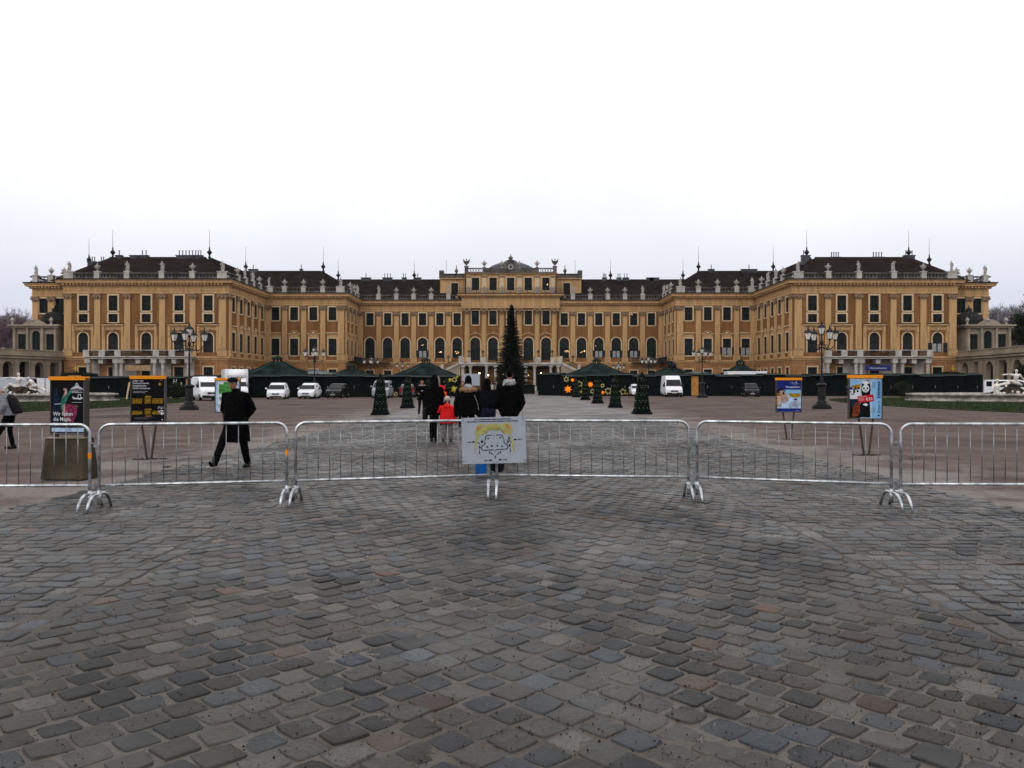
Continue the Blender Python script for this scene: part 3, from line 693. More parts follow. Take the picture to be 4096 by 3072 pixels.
H9 = R(90)
for sg in (-1, 1):
    def xs(v): return sorted(sg*abs(q) for q in v)
    # outer recessed end, front of the end wing
    a, b = sorted((sg*89.3, sg*80.7))
    facade(0, -31, 0, a, b, xs((84.3, 87.3)), xs((85.8, 88.8)), ['UP'])
    a, b = sorted((sg*80.7, sg*51.0))
    facade(0, -36, 0, a, b, xs((54.6, 59.9, 65.8, 71.8, 77.2)), xs((57.4, 62.9, 69.2, 74.6)), ['AF', 'MZ', 'UP'], shut=((4,) if sg > 0 else ()))
    M = frame_of(0, -36, 0)
    for q in (79.9, 52.0): put_pil(PILW, sg*q, M, 0)
    # mid wing front
    a, b = sorted((sg*51.0, sg*34.5))
    mk = ['MRf', 'MRc', 'MRc', 'MRf']
    facade(0, -14, 0, a, b, xs((37.1, 41.1, 45.1, 49.0)), xs((39.1, 43.1, 47.05)), ['MRf', 'UP'], mainkeys=mk, shut=((2, 3) if sg > 0 else ()))
    M = frame_of(0, -14, 0); put_pil(PILW, sg*35.3, M, 0); put_pil(PIL, sg*50.5, M, 0)
    # central range
    a, b = sorted((sg*34.5, sg*10.4))
    facade(0, 0, 0, a, b, xs((12.1, 16.0, 19.9, 23.85, 27.8, 31.8)), xs((14.05, 17.95, 21.9, 25.8, 29.8, 33.9)), ['AC', 'UP'], shut=((2, 3, 4) if sg > 0 else (3,)))
    # returns facing the court
    if sg < 0:
        facade(-51.0, -36, H9, 0, 22, (2.6, 6.8, 11, 15.2, 19.4), (.7, 4.7, 8.9, 13.1, 17.3, 21.4), ['MRf', 'UP'], mainkeys=['MRf', 'MRc', 'MRc', 'MRc', 'MRf'])
        facade(-34.5, -14, H9, 0, 14, (2.7, 7.0, 11.3), (.7, 4.85, 9.15, 13.4), ['MRf', 'UP'], mainkeys=['MRf', 'MRc', 'MRf'])
        facade(-80.7, -31, -H9, 0, 5, (), (), []); facade(-89.3, 0, -H9, 0, 31, (5, 11, 17, 24), (1, 8, 14, 20, 30), ['UP'])
    else:
        facade(51.0, -14, -H9, 0, 22, (2.6, 6.8, 11, 15.2, 19.4), (.6, 4.7, 8.9, 13.1, 17.3, 21.3), ['MRf', 'UP'], mainkeys=['MRf', 'MRc', 'MRc', 'MRc', 'MRf'])
        facade(34.5, 0, -H9, 0, 14, (2.7, 7.0, 11.3), (.6, 4.85, 9.15, 13.3), ['MRf', 'UP'], mainkeys=['MRf', 'MRc', 'MRf'])
        facade(80.7, -36, H9, 0, 5, (), (), []); facade(89.3, -31, H9, 0, 31, (5, 11, 17, 24), (1, 8, 14, 20, 30), ['UP'])
    P0 = [(-89.3, 0), (-89.3, -31), (-80.7, -31), (-80.7, -36), (-51, -36), (-51, -14), (-34.5, -14), (-34.5, 0), (-10.4, 0)]
    P = P0 if sg < 0 else [(-x, y) for x, y in P0][::-1]
    mb = MB(); mb.sweep(P, [(-.3,17.9),(.14,17.9),(.14,18.35),(.2,18.4),(.2,18.45),(.12,18.5),(.12,19.25),(.3,19.3),(.42,19.6),(1.0,19.75),(1.0,20.0),(1.2,20.3),(-.3,20.32)])
    # dentils
    for i in range(len(P)-1):
        A, B = Vector(P[i]), Vector(P[i+1]); d = (B-A); ln = d.length; d /= ln; nn = Vector((d.y, -d.x))
        ang = math.atan2(d.y, d.x); k = int(ln/.62)
        for j in range(k):
            q = A+d*(.3+j*.62)+nn*.62; mb.box(-.15, .15, -.22, .22, 19.42, 19.72, 0, Matrix.Translation((q.x, q.y, 0)) @ rotz(ang))
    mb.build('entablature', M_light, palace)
    mb = MB(); mb.sweep(P, [(-.3,20.325),(1.24,20.305),(1.26,20.46),(.3,20.62),(-.3,20.62)]); mb.build('cornice_capping', M_dark, palace)
    mb = MB(); mb.sweep(P, [(0,5.85),(.12,5.9),(.14,6.15),(.3,6.2),(.3,6.42),(.2,6.5),(0,6.52)]); mb.build('string_course', M_light, palace)
    mb = MB(); mb.sweep(P, [(0,0),(.18,0),(.18,.8),(.1,.9),(0,.92)]); mb.build('plinth', M_arc, palace)
    # balustrade
    mb = MB()
    mb.sweep(P, [(-.1,20.6),(.32,20.6),(.32,20.85),(-.1,20.85)]); mb.sweep(P, [(-.14,21.45),(.36,21.45),(.4,21.68),(-.18,21.68)])
    prof = [(.09,0),(.15,.16),(.06,.42),(.1,.6)]
    for i in range(len(P)-1):
        A, B = Vector(P[i]), Vector(P[i+1]); d = (B-A); ln = d.length; d /= ln; nn = Vector((d.y, -d.x)); k = int(ln/.62)
        for j in range(k):
            q = A+d*(.31+j*.62)+nn*.11; mb.lathe(prof, 5, (q.x, q.y, 20.85))
    bal = mb.build('balustrade', M_stone, palace)
    globals()['BAL_'+('L' if sg < 0 else 'R')] = bal
    # rooftop deck behind parapets
    mb = MB()
    for x0, x1, y0, y1 in ((-89, -51.3, -30.7, 0), (-80.4, -51.3, -35.7, -30.7), (-51.3, -34.8, -13.7, 14), (-34.8, -10, .3, 16)):
        mb.box(min(sg*-x0, sg*-x1), max(sg*-x0, sg*-x1), y0, y1, 20.32, 20.5)
    mb.build('roof_deck', M_dark, palace)

# roofs
def hip(name, x0, x1, y0, y1, rx0, rx1, ry0, ry1, z0=20.45, z1=26.45):
    """eaves rectangle and a ridge from (rx0,ry0) to (rx1,ry1)"""
    mb = MB()
    vs = [(x0,y0,z0),(x1,y0,z0),(x1,y1,z0),(x0,y1,z0),(rx0,ry0,z1),(rx1,ry1,z1)]
    if abs(rx1-rx0) >= abs(ry1-ry0): fs = [(0,1,5,4),(1,2,5),(2,3,4,5),(3,0,4)]
    else: fs = [(0,1,4),(1,2,5,4),(2,3,5),(3,0,4,5)]
    mb.add(vs, fs); mb.tube([(rx0,ry0,z1+.02),(rx1,ry1,z1+.02)], .14, 6)
    return mb.build('roof', M_tile, palace)
ROOF = {}
for sg in (-1, 1):
    def q(a, b): return tuple(sorted((sg*a, sg*b)))
    def hp(a, b, y0, y1, r0, r1, ry0, ry1, **k):
        x = q(a, b)
        if sg*r0 > sg*r1 and sg < 0 or sg > 0 and r0 > r1: pass
        e = [(sg*r0, ry0), (sg*r1, ry1)]
        if abs(r0-r1) >= abs(ry0-ry1): e.sort()
        else: e.sort(key=lambda t: t[1])
        return hip('roof', x[0], x[1], y0, y1, e[0][0], e[1][0], e[0][1], e[1][1], **k)
    ROOF[sg, 'front'] = hp(84.2, 54, -34.5, -12, 79.0, 60, -23, -23)
    ROOF[sg, 'rear'] = hp(87.5, 66, -29.0, -3, 83.6, 70, -17, -17, z1=25.9)
    ROOF[sg, 'link'] = hp(65.5, 53, -34.0, 8, 59.2, 59.2, -22.8, -4, z1=26.4)
    ROOF[sg, 'mid'] = hp(66, 36.2, -12.5, 4.5, 58.8, 41.9, -4, -4, z1=26.42)
    ROOF[sg, 'joint'] = hp(47.5, 36.3, -10, 20, 41.7, 41.7, -4, 10, z1=26.40)
    ROOF[sg, 'court'] = hp(46, 11.8, 2.0, 18, 41.6, 16.6, 10, 10, z1=26.38)

def spire(x, y, z, par, h=3.6):
    mb = MB(); mb.lathe([(.35,0),(.3,.2),(.16,.5),(.22,.8),(.48,1.1),(.5,1.25),(.2,1.6),(.12,1.9),(.16,2.0),(.05,2.3),(.035,2.3+h*.5),(.02,2.3+h)], 8, (x, y, z)); mb.build('lightning_finial', M_iron, par)
def chimney(x, y, z, par, wd=1.2, pots=3, ph=.9):
    mb = MB(); mb.box(x-wd/2, x+wd/2, y-.4, y+.4, z-1.2, z+.55); mb.box(x-wd/2-.12, x+wd/2+.12, y-.5, y+.5, z+.55, z+.72)
    for k in range(pots):
        px = x+(k-(pots-1)/2)*(wd/max(pots, 1))*.9; mb.tube([(px,y,z+.7),(px,y,z+.7+ph)], .09, 6); mb.box(px-.14, px+.14, y-.14, y+.14, z+.7+ph, z+.76+ph)
    mb.build('chimney', M_lead, par)
def pxx(x, Y): return (x-2048)*(PY+Y)/FPX-PX
for sg, key, lst in ((-1,'front',[451, 838]),(-1,'rear',[356]),(-1,'mid',[983]),(-1,'mid',[1293]),(-1,'court',[1353, 1657]),(1,'front',[3227, 3635]),(1,'rear',[3717]),(1,'mid',[3093, 2794]),(1,'court',[2732, 2442])):
    Y = {'front': -23, 'rear': -17, 'mid': -4, 'court': 10}[key]
    for x in lst: spire(pxx(x, Y), Y, 25.8 if key == 'rear' else 26.3, ROOF[sg, key], 3.4 if key != 'court' else 2.6)
for sg, key, x, wd, pots in ((-1,'rear',369,1.6,3),(-1,'front',477,1.2,1),(-1,'front',538,1.6,0),(-1,'front',577,1.6,2),(-1,'front',744,3.6,5),(-1,'front',793,1.7,3),(-1,'rear',410,1.0,2),
                             (-1,'mid',1013,1.9,1),(-1,'mid',1205,.5,1),(-1,'court',1464,2.2,1),(-1,'court',1550,2.2,3),(-1,'court',1617,1.0,2),(-1,'court',1671,1.6,1),
                             (1,'court',2418,1.0,3),(1,'court',2476,1.0,2),(1,'court',2503,1.4,2),(1,'court',2600,1.6,0),(1,'court',2617,2.2,0),
                             (1,'mid',2845,1.2,1),(1,'mid',2996,3.4,1),(1,'front',3222,1.6,2),(1,'front',3340,2.0,4),(1,'front',3510,2.4,4),(1,'front',3636,2.0,3)):
    Y = {'front': -23, 'rear': -17, 'mid': -4, 'court': 10}[key]
    chimney(pxx(x, Y), Y, 25.9 if key == 'rear' else (25.85 if x in (3340, 3510) else 26.2), ROOF[sg, key], wd, pots)
# row of small skylights on the inner roof slopes
for sg in (-1, 1):
    mb = MB()
    for k in range(6):
        y = -27+k*2.4; x = sg*-54.6 if False else -sg*-54.8
        mb.box(x-.35, x+.35, y, y+1.1, 21.9, 22.5)
    mb.build('skylight', M_whitec, ROOF[sg, 'link'])

# central pavilion
PV = -.8
facade(0, PV, 0, -10.4, 10.4, (-7.96, -3.98, 0, 3.98, 7.96), (), ['PA', 'PU'], top=21.3, ground=False, gname='terrace_back_wall')
M = frame_of(0, PV, 0)
for u in (-9.8, -5.97, -1.99, 1.99, 5.97, 9.8): put_pil(PILR, u, M, 0)
for sg in (-1, 1):
    mb = MB(); mb.box(min(sg*10.4, sg*10.39), max(sg*10.4, sg*10.39), PV, 14, 0, 26.5); mb.build('upper_wall', M_light, palace)
mb = MB(); mb.sweep([(-10.4, 6), (-10.4, PV), (10.4, PV), (10.4, 6)], [(-.2,18.56),(.6,18.56),(.6,19.0),(.66,19.05),(.62,19.1),(.62,20.9),(.8,20.95),(1.0,21.2),(1.5,21.3),(1.6,21.7),(-.2,21.72)]); mb.build('entablature', M_light, palace)
mb = MB(); mb.sweep([(-10.4, 6), (-10.4, PV), (10.4, PV), (10.4, 6)], [(-.2,21.725),(1.64,21.705),(1.66,21.85),(.3,21.95),(-.2,21.95)]); mb.build('cornice_capping', M_dark, palace)
mb = MB()   # iron railing
for z in (22.05, 22.5, 22.95): mb.box(-11.6, 11.6, PV-1.25, PV-1.2, z, z+.05)
for k in range(60): x = -11.5+k*.39; mb.box(x-.02, x+.02, PV-1.24, PV-1.21, 21.85, 22.95)
for k in range(7): x = -11.5+k*3.83; mb.box(x-.06, x+.06, PV-1.27, PV-1.18, 21.85, 23.2)
mb.build('iron_railing', M_iron, palace)
cols = []; us = [-7.96, -3.98, 0, 3.98, 7.96]
for i, u in enumerate(us):
    a = -10.1 if i == 0 else u-1.99; b = 10.1 if i == 4 else u+1.99; cols.append((a, b, [(u, *AT)])); put_win('AT', u, AT[1], frame_of(0, .2, 0), 0)
mb = MB(); wall_mesh(mb, cols, 21.9, 26.4, 0, M=frame_of(0, .2, 0))
mb.build('attic_wall', M_light, palace)
for u in (-9.6, -5.97, -1.99, 1.99, 5.97, 9.6):
    mb = MB(); mb.box(u-.5, u+.5, .05, .22, 21.95, 26.3); mb.box(u-.6, u+.6, -.02, .22, 25.6, 26.1, 1); mb.build('attic_pilaster', [M_frame, M_cap], palace)
mb = MB(); mb.sweep([(-10.15, 14), (-10.15, .2), (10.15, .2), (10.15, 14)], [(-.2,26.2),(.1,26.2),(.35,26.4),(.5,26.6),(-.2,26.62)]); mb.build('entablature', M_light, palace)
mb = MB(); mb.box(-10, 10, .4, 14, 26.5, 26.7); mb.build('roof_deck', M_dark, palace)
mb = MB()
for z0, z1 in ((26.62, 26.85), (27.6, 27.8)): mb.box(-10.3, 10.3, -.1, .3, z0, z1)
mb.box(-5.9, -1.2, -.05, .25, 26.85, 27.6); mb.box(1.2, 5.9, -.05, .25, 26.85, 27.6)
for sg in (-1, 1):
    for k in range(5):
        x = sg*(6.9+k*.62); mb.tube([(x+.26*math.cos(a*math.pi/5), .1, 27.22+.34*math.sin(a*math.pi/5)) for a in range(11)], .06, 5)
    mb.box(min(sg*9.6, sg*10.4), max(sg*9.6, sg*10.4), -.2, .5, 26.65, 27.95); mb.box(min(sg*5.6, sg*6.4), max(sg*5.6, sg*6.4), -.2, .4, 26.65, 27.9)
mb.build('balustrade', M_stone, palace)
# shallow lead dome and clock gable
mb = MB(); rs = []
for i in range(7):
    a = math.pi/2*i/6; rs.append([(6.1*math.cos(a)*math.cos(2*math.pi*k/24)+.01, 7+5.5*math.cos(a)*math.sin(2*math.pi*k/24), 27.2+2.95*math.sin(a)) for k in range(24)])
mb.rings(rs); mb.build('roof', M_lead, palace, smooth=True)
mb = MB()
mb.prism([(-1.9,26.7),(1.9,26.7),(1.7,27.8),(1.25,28.0),(1.15,28.9),(.8,29.25),(0,29.45),(-.8,29.25),(-1.15,28.9),(-1.25,28.0),(-1.7,27.8)], -.25, .3)
mb.tube([(1.5*math.cos(math.pi*k/10), -.25, 28.75+.75*math.sin(math.pi*k/10)) for k in range(1, 10)], .13, 6)
clk = mb.build('clock_gable', M_stone, palace)
mb = MB()
mb.tube([(0, -.26, 27.95), (0, -.36, 27.95)], .80, 24, 0); mb.tube([(0, -.36, 27.95), (0, -.39, 27.95)], .70, 24, 1)
for k in range(12):
    a = k*math.pi/6; mb.box(-.05, .05, -.42, -.39, .46, .66, 0, Matrix.Translation((0, 0, 27.95)) @ Matrix.Rotation(a, 4, 'Y'))
mb.box(-.045, .045, -.44, -.41, -.05, .40, 0, Matrix.Translation((0, 0, 27.95)) @ Matrix.Rotation(R(20), 4, 'Y'))
mb.box(-.03, .03, -.46, -.43, -.05, .58, 0, Matrix.Translation((0, 0, 27.95)) @ Matrix.Rotation(R(175), 4, 'Y'))
mb.tube([(0, -.385, 27.95), (0, -.40, 27.95)], .28, 16, 0)
mb.build('clock_face', [M_dark, M_white], clk)
mb = MB(); mb.lathe([(.5,29.4),(.62,29.6),(.3,29.75),(.5,29.9),(.55,30.1),(.3,30.35),(.08,30.5),(.05,30.9)], 10, (0, 0, 0)); mb.box(-.2, .2, -.03, .03, 30.7, 30.76); mb.build('crown', M_stone, clk)
# lower attic blocks beside the pavilion
for sg in (-1, 1):
    a, b = sorted((sg*10.4, sg*16.4)); u = sg*13.0
    mb = MB(); wall_mesh(mb, [(a, b, [(u, 1.6, 22.1, 25.0, False)])], 20.5, 25.9, 0, M=frame_of(0, 5, 0))
    mb.box(min(sg*16.4, sg*16.39), max(sg*16.4, sg*16.39), 5, 14, 20.5, 25.9); mb.build('attic_wall', M_light, palace)
    put_win('AT', u, 22.1, frame_of(0, 5, 0), 0)
    mb = MB(); mb.box(a, b+0, 4.6, 5.3, 25.9, 26.1); mb.build('entablature', M_light, palace)
    mb = MB(); mb.box(a, b, 4.8, 5.2, 26.1, 27.0); mb.box(a-.2, b+.2, 4.6, 5.4, 27.0, 27.15); mb.box(min(sg*15.6, sg*16.6), max(sg*15.6, sg*16.6), 4.6, 7, 26.1, 27.9)
    mb.box(a, b, 5.2, 14, 25.95, 26.3); mb.build('balustrade', M_stone, palace)
    mb = MB(); mb.lathe([(.3,0),(.2,.3),(.45,.7),(.3,1.0),(.1,1.3),(.12,1.5),(.03,2.1)], 8, (sg*12.6, 5, 27.1)); mb.build('finial', M_stone, palace)
    mb = MB(); mb.tube([(sg*15.0,5.4,27),(sg*15.0,5.4,30.4)], .035, 5); mb.build('lightning_rod', M_iron, palace)

# terrace in front of the pavilion with paired columns and stairs
terr = MB(); terr.box(-10.9, 10.9, -8.2, PV-.4, 5.55, 6.15); terr.box(-11.1, 11.1, -8.4, -8.2, 5.85, 6.2)
T = terr.build('terrace_slab', M_white, palace)
for u in (-10.3, -8.7, -5.2, -3.3, 3.3, 5.2, 8.7, 10.3):
    mb = MB(); mb.box(u-.42, u+.42, -8.1, -7.2, 0, .9); mb.lathe([(.32,.9),(.36,1.0),(.30,1.15),(.27,5.0),(.34,5.1),(.36,5.2)], 12, (u, -7.65, 0)); mb.box(u-.42, u+.42, -8.1, -7.2, 5.2, 5.55)
    mb.build('terrace_column', M_white, palace)
mb = MB()
for u0, u1 in ((-10.9, -10.1), (-9.4, -8.6), (-6.5, -5.4), (5.4, 6.5), (8.6, 9.4), (10.1, 10.9)): mb.box(u0, u1, -8.2, -7.8, 6.2, 7.3)
for u0, u1 in ((-8.6, -6.5), (-5.4, 5.4), (6.5, 8.6)):
    mb.box(u0, u1, -8.08, -8.0, 7.12, 7.2, 1); mb.box(u0, u1, -8.08, -8.0, 6.25, 6.3, 1)
    k = int((u1-u0)/.22)
    for j in range(k): mb.box(u0+j*.22, u0+j*.22+.04, -8.06, -8.02, 6.3, 7.12, 1)
mb.build('terrace_parapet', [M_white, M_iron], palace)
def lantern_small(x, y, z, par=palace):
    mb = MB(); mb.lathe([(.16,0),(.08,.15),(.05,.6)], 6, (x,y,z)); mb.lathe([(.12,.6),(.3,1.15)], 6, (x,y,z), 1); mb.lathe([(.36,1.15),(.2,1.4),(.06,1.5),(.03,1.75)], 6, (x,y,z)); mb.build('terrace_lantern', [M_iron, M_cap], par)
for u in (-9.0, -5.95, 5.95, 9.0): lantern_small(u, -8.0, 7.3)
for sg in (-1, 1):
    mb = MB(); n = 30
    for k in range(n):
        x0 = sg*(10.9+k*.42); z = 6.1*(1-(k+1)/n*1.0); y = -8.0-1.8*math.sin(k/n*2.0); mb.box(min(x0, x0+sg*.42), max(x0, x0+sg*.42), y, y+3.6, 0, max(.1, z))
    mb.build('stair_flight', M_arc, palace)
    mb = MB()
    pts = [(sg*(10.9+k*.42), -8.1-1.8*math.sin(k/n*2.0), 6.1*(1-k/n)) for k in range(0, n+1, 3)]
    for i in range(len(pts)-1):
        a, b = Vector(pts[i]), Vector(pts[i+1])
        mb.add([(a.x,a.y,a.z-.3),(b.x,b.y,b.z-.3),(b.x,b.y,b.z+.25),(a.x,a.y,a.z+.25),(a.x,a.y+.25,a.z-.3),(b.x,b.y+.25,b.z-.3),(b.x,b.y+.25,b.z+.25),(a.x,a.y+.25,a.z+.25)], [(0,1,2,3),(3,2,6,7),(7,6,5,4)], 0)
        mb.tube([a+Vector((0,.1,1.15)), b+Vector((0,.1,1.15))], .06, 5, 1)
        for t in range(6):
            p = a.lerp(b, t/6); mb.tube([p+Vector((0,.1,.2)), p+Vector((0,.1,1.15))], .025, 4, 1)
        if i % 3 == 0: mb.box(a.x-.3, a.x+.3, a.y-.2, a.y+.4, a.z, a.z+1.45, 0)
    mb.build('stair_balustrade', [M_white, M_iron], palace)
    lantern_small(sg*(10.9+6*.42+.0), -8.1-1.8*math.sin(.4)+.1, 6.1*(1-.2)+1.45-.2)
    lantern_small(sg*(10.9+15*.42), -8.1-1.8*math.sin(1.0)+.1, 6.1*.5+1.4)
# dark openings and lit lamps under the terrace
cols = [(u-1.99, u+1.99, [(u, 2.6, .2, 4.9, True)]) for u in (-7.96, -3.98, 0, 3.98, 7.96)]
mb = MB(); wall_mesh(mb, cols, 0, 5.6, 0, .5, M=frame_of(0, PV-.2, 0))
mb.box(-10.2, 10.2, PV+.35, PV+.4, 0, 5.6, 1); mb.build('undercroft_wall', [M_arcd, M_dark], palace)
for u, y, z in ((-11.6, -5, 3.4), (-6.9, -4, 3.9), (-1.6, -4.5, 3.6), (-5.0, -3, 3.5), (6.7, -4, 3.9), (11.4, -5, 3.4), (3.9, -3, 3.6), (-24.5, -.7, 3.4), (24.0, -.7, 3.4), (-36.8, -14.6, 3.3)):
    mb = MB(); mb.ball((u, y, z), .17, 10, 0); mb.tube([(u, y, z+.15), (u, y, z+.6)], .03, 5, 1); mb.build('wall_lamp', [M_lampw, M_iron], palace)
# chandeliers glimpsed through the piano nobile windows
def gl(x, y, n=3):
    X = pxx(x, .25); Z = CAM_H+(1536-y)*(PY+.25)/FPX
    mb = MB()
    for k in range(n): mb.ball((X+random.uniform(-.45, .45), .28, Z+random.uniform(-.12, .2)), random.uniform(.05, .10), 6)
    mb.build('chandelier_light', M_chand, palace)
for x, y, n in ((1687,1381,2),(1757,1408,4),(1830,1415,4),(1824,1407,2),(1894,1408,5),(1900,1413,2),(2200,1405,3),(2266,1406,5),(2331,1406,5),(2318,1412,2),(2388,1386,1),(2526,1259,3),(1985,1160,1),(2183,1138,2)): 
    Yd = .25 if y > 1250 else .25
    gl(x, y, n)

# balconies on the front wings
for sg in (-1, 1):
    c = sg*66.3 if sg < 0 else 65.5; B = MB(); h = 9.4
    B.box(c-h, c+h, -38.6, -36.0, 6.05, 6.35); B.box(c-h-.15, c+h+.15, -38.8, -36.05, 6.35, 6.5)
    for x in (c-h+.4, c-6.2, c-3.4, c+.0, c+3.4, c+6.2, c+h-.4):
        if abs(x-c) > .1: B.box(x-.55, x+.55, -38.7, -38.3, 6.5, 7.6)
    B.box(c-h, c+h, -38.65, -38.45, 7.5, 7.62)
    bo = B.build('balcony', M_white, palace)
    mb = MB(); x = c-h+.2
    while x < c+h: mb.box(x-.035, x+.035, -38.6, -38.52, 6.5, 7.5); x += .15
    for x in (c-4.8, c+4.8, c-1.7, c+1.7):
        for k in range(6): mb.tube([(x-.8+k*.32, -38.55, 6.6), (x-.55+k*.32, -38.55, 7.4)], .05, 4)
    mb.build('balcony_grille', M_iron, bo)
    for x in (c-h+.5, c-3.9, c-3.0, c+2.9, c+4.4, c+h-.5):
        mb = MB(); mb.box(x-.5, x+.5, -38.5, -37.6, 0, .8); mb.lathe([(.36,.8),(.32,1.0),(.28,5.0),(.38,5.15),(.38,5.3)], 12, (x, -38.05, 0)); mb.box(x-.48, x+.48, -38.5, -37.6, 5.3, 6.05); mb.build('portal_column', M_white, palace)
    mb = MB(); 
    for x in (c-6.6, c, c+6.4): mb.prism([(x-.35, 5.2), (x+.35, 5.2), (x+.45, 6.05), (x-.45, 6.05)], -38.3, -36.4)
    for a, b in ((c-h+.2, c-6.7-1.2), (c-6.7+1.2, c-1.2), (c+1.2, c+6.2-1.2), (c+6.2+1.2, c+h-.2)): mb.box(a, b, -36.22, -36.02, 0, 6.0)
    mb.build('portal_wall', M_white, palace)
    mb = MB(); mb.box(c-2.3, c+2.3, -38.2, -38.15, 3.9, 4.9, 0)
    if sg > 0: text_mb(mb, 'Weihnachtsmarkt', .42, c, 4.25, -38.22, 1, 'CENTER')
    bn = mb.build('banner', [M_blue if sg > 0 else M_beige, M_pwhite], palace)
    # small iron corner balcony in the inner court corner
    mb = MB(); x0, x1 = sorted((sg*27.2, sg*34.4)); mb.box(x0, x1, -1.5, 0, 6.2, 6.4); mb.box(x0, x1, -1.5, -1.44, 7.3, 7.38)
    xx = x0
    while xx < x1: mb.box(xx, xx+.07, -1.5, -1.44, 6.4, 7.3); xx += .22
    x0, x1 = sorted((sg*34.4, sg*33.0)); mb.box(x0, x1, -12, -1.5, 6.2, 6.4); mb.box(x0 if sg > 0 else x1-.06, x0+.06 if sg > 0 else x1, -12, -1.5, 7.3, 7.38)
    yy = -12
    while yy < -1.5: mb.box(x0 if sg > 0 else x1-.06, x0+.06 if sg > 0 else x1, yy, yy+.07, 6.4, 7.3); yy += .22
    mb.build('corner_balcony', M_rail, palace)
    # downpipes
    mb = MB(); mb.tube([(sg*50.9, -14.25, 0), (sg*50.9, -14.25, 17.9)], .1, 6); mb.tube([(sg*34.3, -.25, 0), (sg*34.3, -.25, 17.9)], .1, 6); mb.build('downpipe', M_cap, palace)

# ---------------------------------------------------------------- statues and urns along the balustrade
def statue_mesh(var):
    mb = MB(); r = random.Random(var)
    mb.box(-.32, .32, -.3, .3, 0, .16)
    s = 1 if var % 2 else -1
    mb.lathe([(.30,.15),(.26,.5),(.24,.95),(.27,1.15),(.22,1.4),(.30,1.68),(.27,1.82),(.10,1.92),(.09,2.0)], 10, (0,0,0), sy=.75)
    mb.ball((s*.03, -.02, 2.13), (.13,.15,.18), 8)
    for k, (e, h) in enumerate((((s*.42,-.05,1.5),(s*.28,-.25,1.25)) if var != 1 else ((s*.5,-.05,1.95),(s*.32,-.05,2.2)), ((-s*.40,0,1.42),(-s*.42,-.12,1.1)))):
        sh = ((s if k == 0 else -s)*.27, 0, 1.74); mb.tube([sh, e, h], [.10,.085,.06], 6)
    mb.tube([(s*.12,0,.9),(s*.2,-.14,.55),(s*.18,-.05,.15)], [.17,.13,.09], 6)
    mb.tube([(-s*.3,.08,1.8),(-s*.34,.16,1.0),(-s*.22,.14,.2)], [.08,.13,.15], 6)
    if var == 2: mb.tube([(s*.45,-.15,.1),(s*.42,-.2,2.3)], .035, 5)
    o = mb.build('statue', M_marble, remesh=.05); return o
def urn_mesh():
    mb = MB(); mb.lathe([(.36,0),(.36,.12),(.14,.25),(.12,.4),(.32,.55),(.55,.95),(.56,1.1),(.34,1.2),(.3,1.3),(.38,1.36),(.3,1.5),(.14,1.66),(.1,1.75),(.15,1.85),(.03,2.0)], 12)
    for sg in (-1, 1): mb.tube([(sg*.5,0,.95),(sg*.74,0,1.15),(sg*.66,0,1.4),(sg*.42,0,1.34)], .07, 5)
    return mb.build('urn', M_marble, smooth=False)
ST = [statue_mesh(k) for k in (0, 1, 2)]; UR = urn_mesh()
dg = None
def baked(o):
    d = bpy.context.evaluated_depsgraph_get(); me = bpy.data.meshes.new_from_object(o.evaluated_get(d)); me.name = o.name; bpy.data.objects.remove(o); return me
STM = [baked(o) for o in ST]; URM = UR.data; bpy.data.objects.remove(UR)
ORD = ['first', 'second', 'third', 'fourth', 'fifth', 'sixth', 'seventh', 'eighth']
WING = {'front': 'front roof parapet of the {} end wing', 'side': 'inward-facing roof parapet of the {} end wing', 'mid': 'roof parapet of the {} middle wing',
        'step': 'short inward return of the {} middle wing', 'court': 'rear roof parapet {} of the clock pavilion', 'outer': 'lower outer corner parapet, {} end'}
runs = {'outer': [('s', 88.7, -31), ('u', 85.8, -31), ('u', 83.4, -31)],
        'front': [('s', 79.7, -36), ('u', 74.6, -36), ('s', 69.2, -36), ('s', 62.9, -36), ('u', 57.4, -36), ('s', 52.0, -36)],
        'side': [('u', 51.0, -31.4), ('s', 51.0, -27.2), ('s', 51.0, -22.8), ('u', 51.0, -18.6)],
        'mid': [('s', 50.3, -14), ('u', 47.05, -14), ('u', 43.1, -14), ('u', 39.1, -14), ('s', 35.4, -14)],
        'step': [('u', 34.5, -9.3), ('u', 34.5, -5), ('s', 34.5, -1.5)],
        'court': [('s', 29.8, 0), ('u', 25.8, 0), ('u', 21.9, 0), ('u', 17.95, 0), ('s', 14.05, 0)]}
cnt = 0
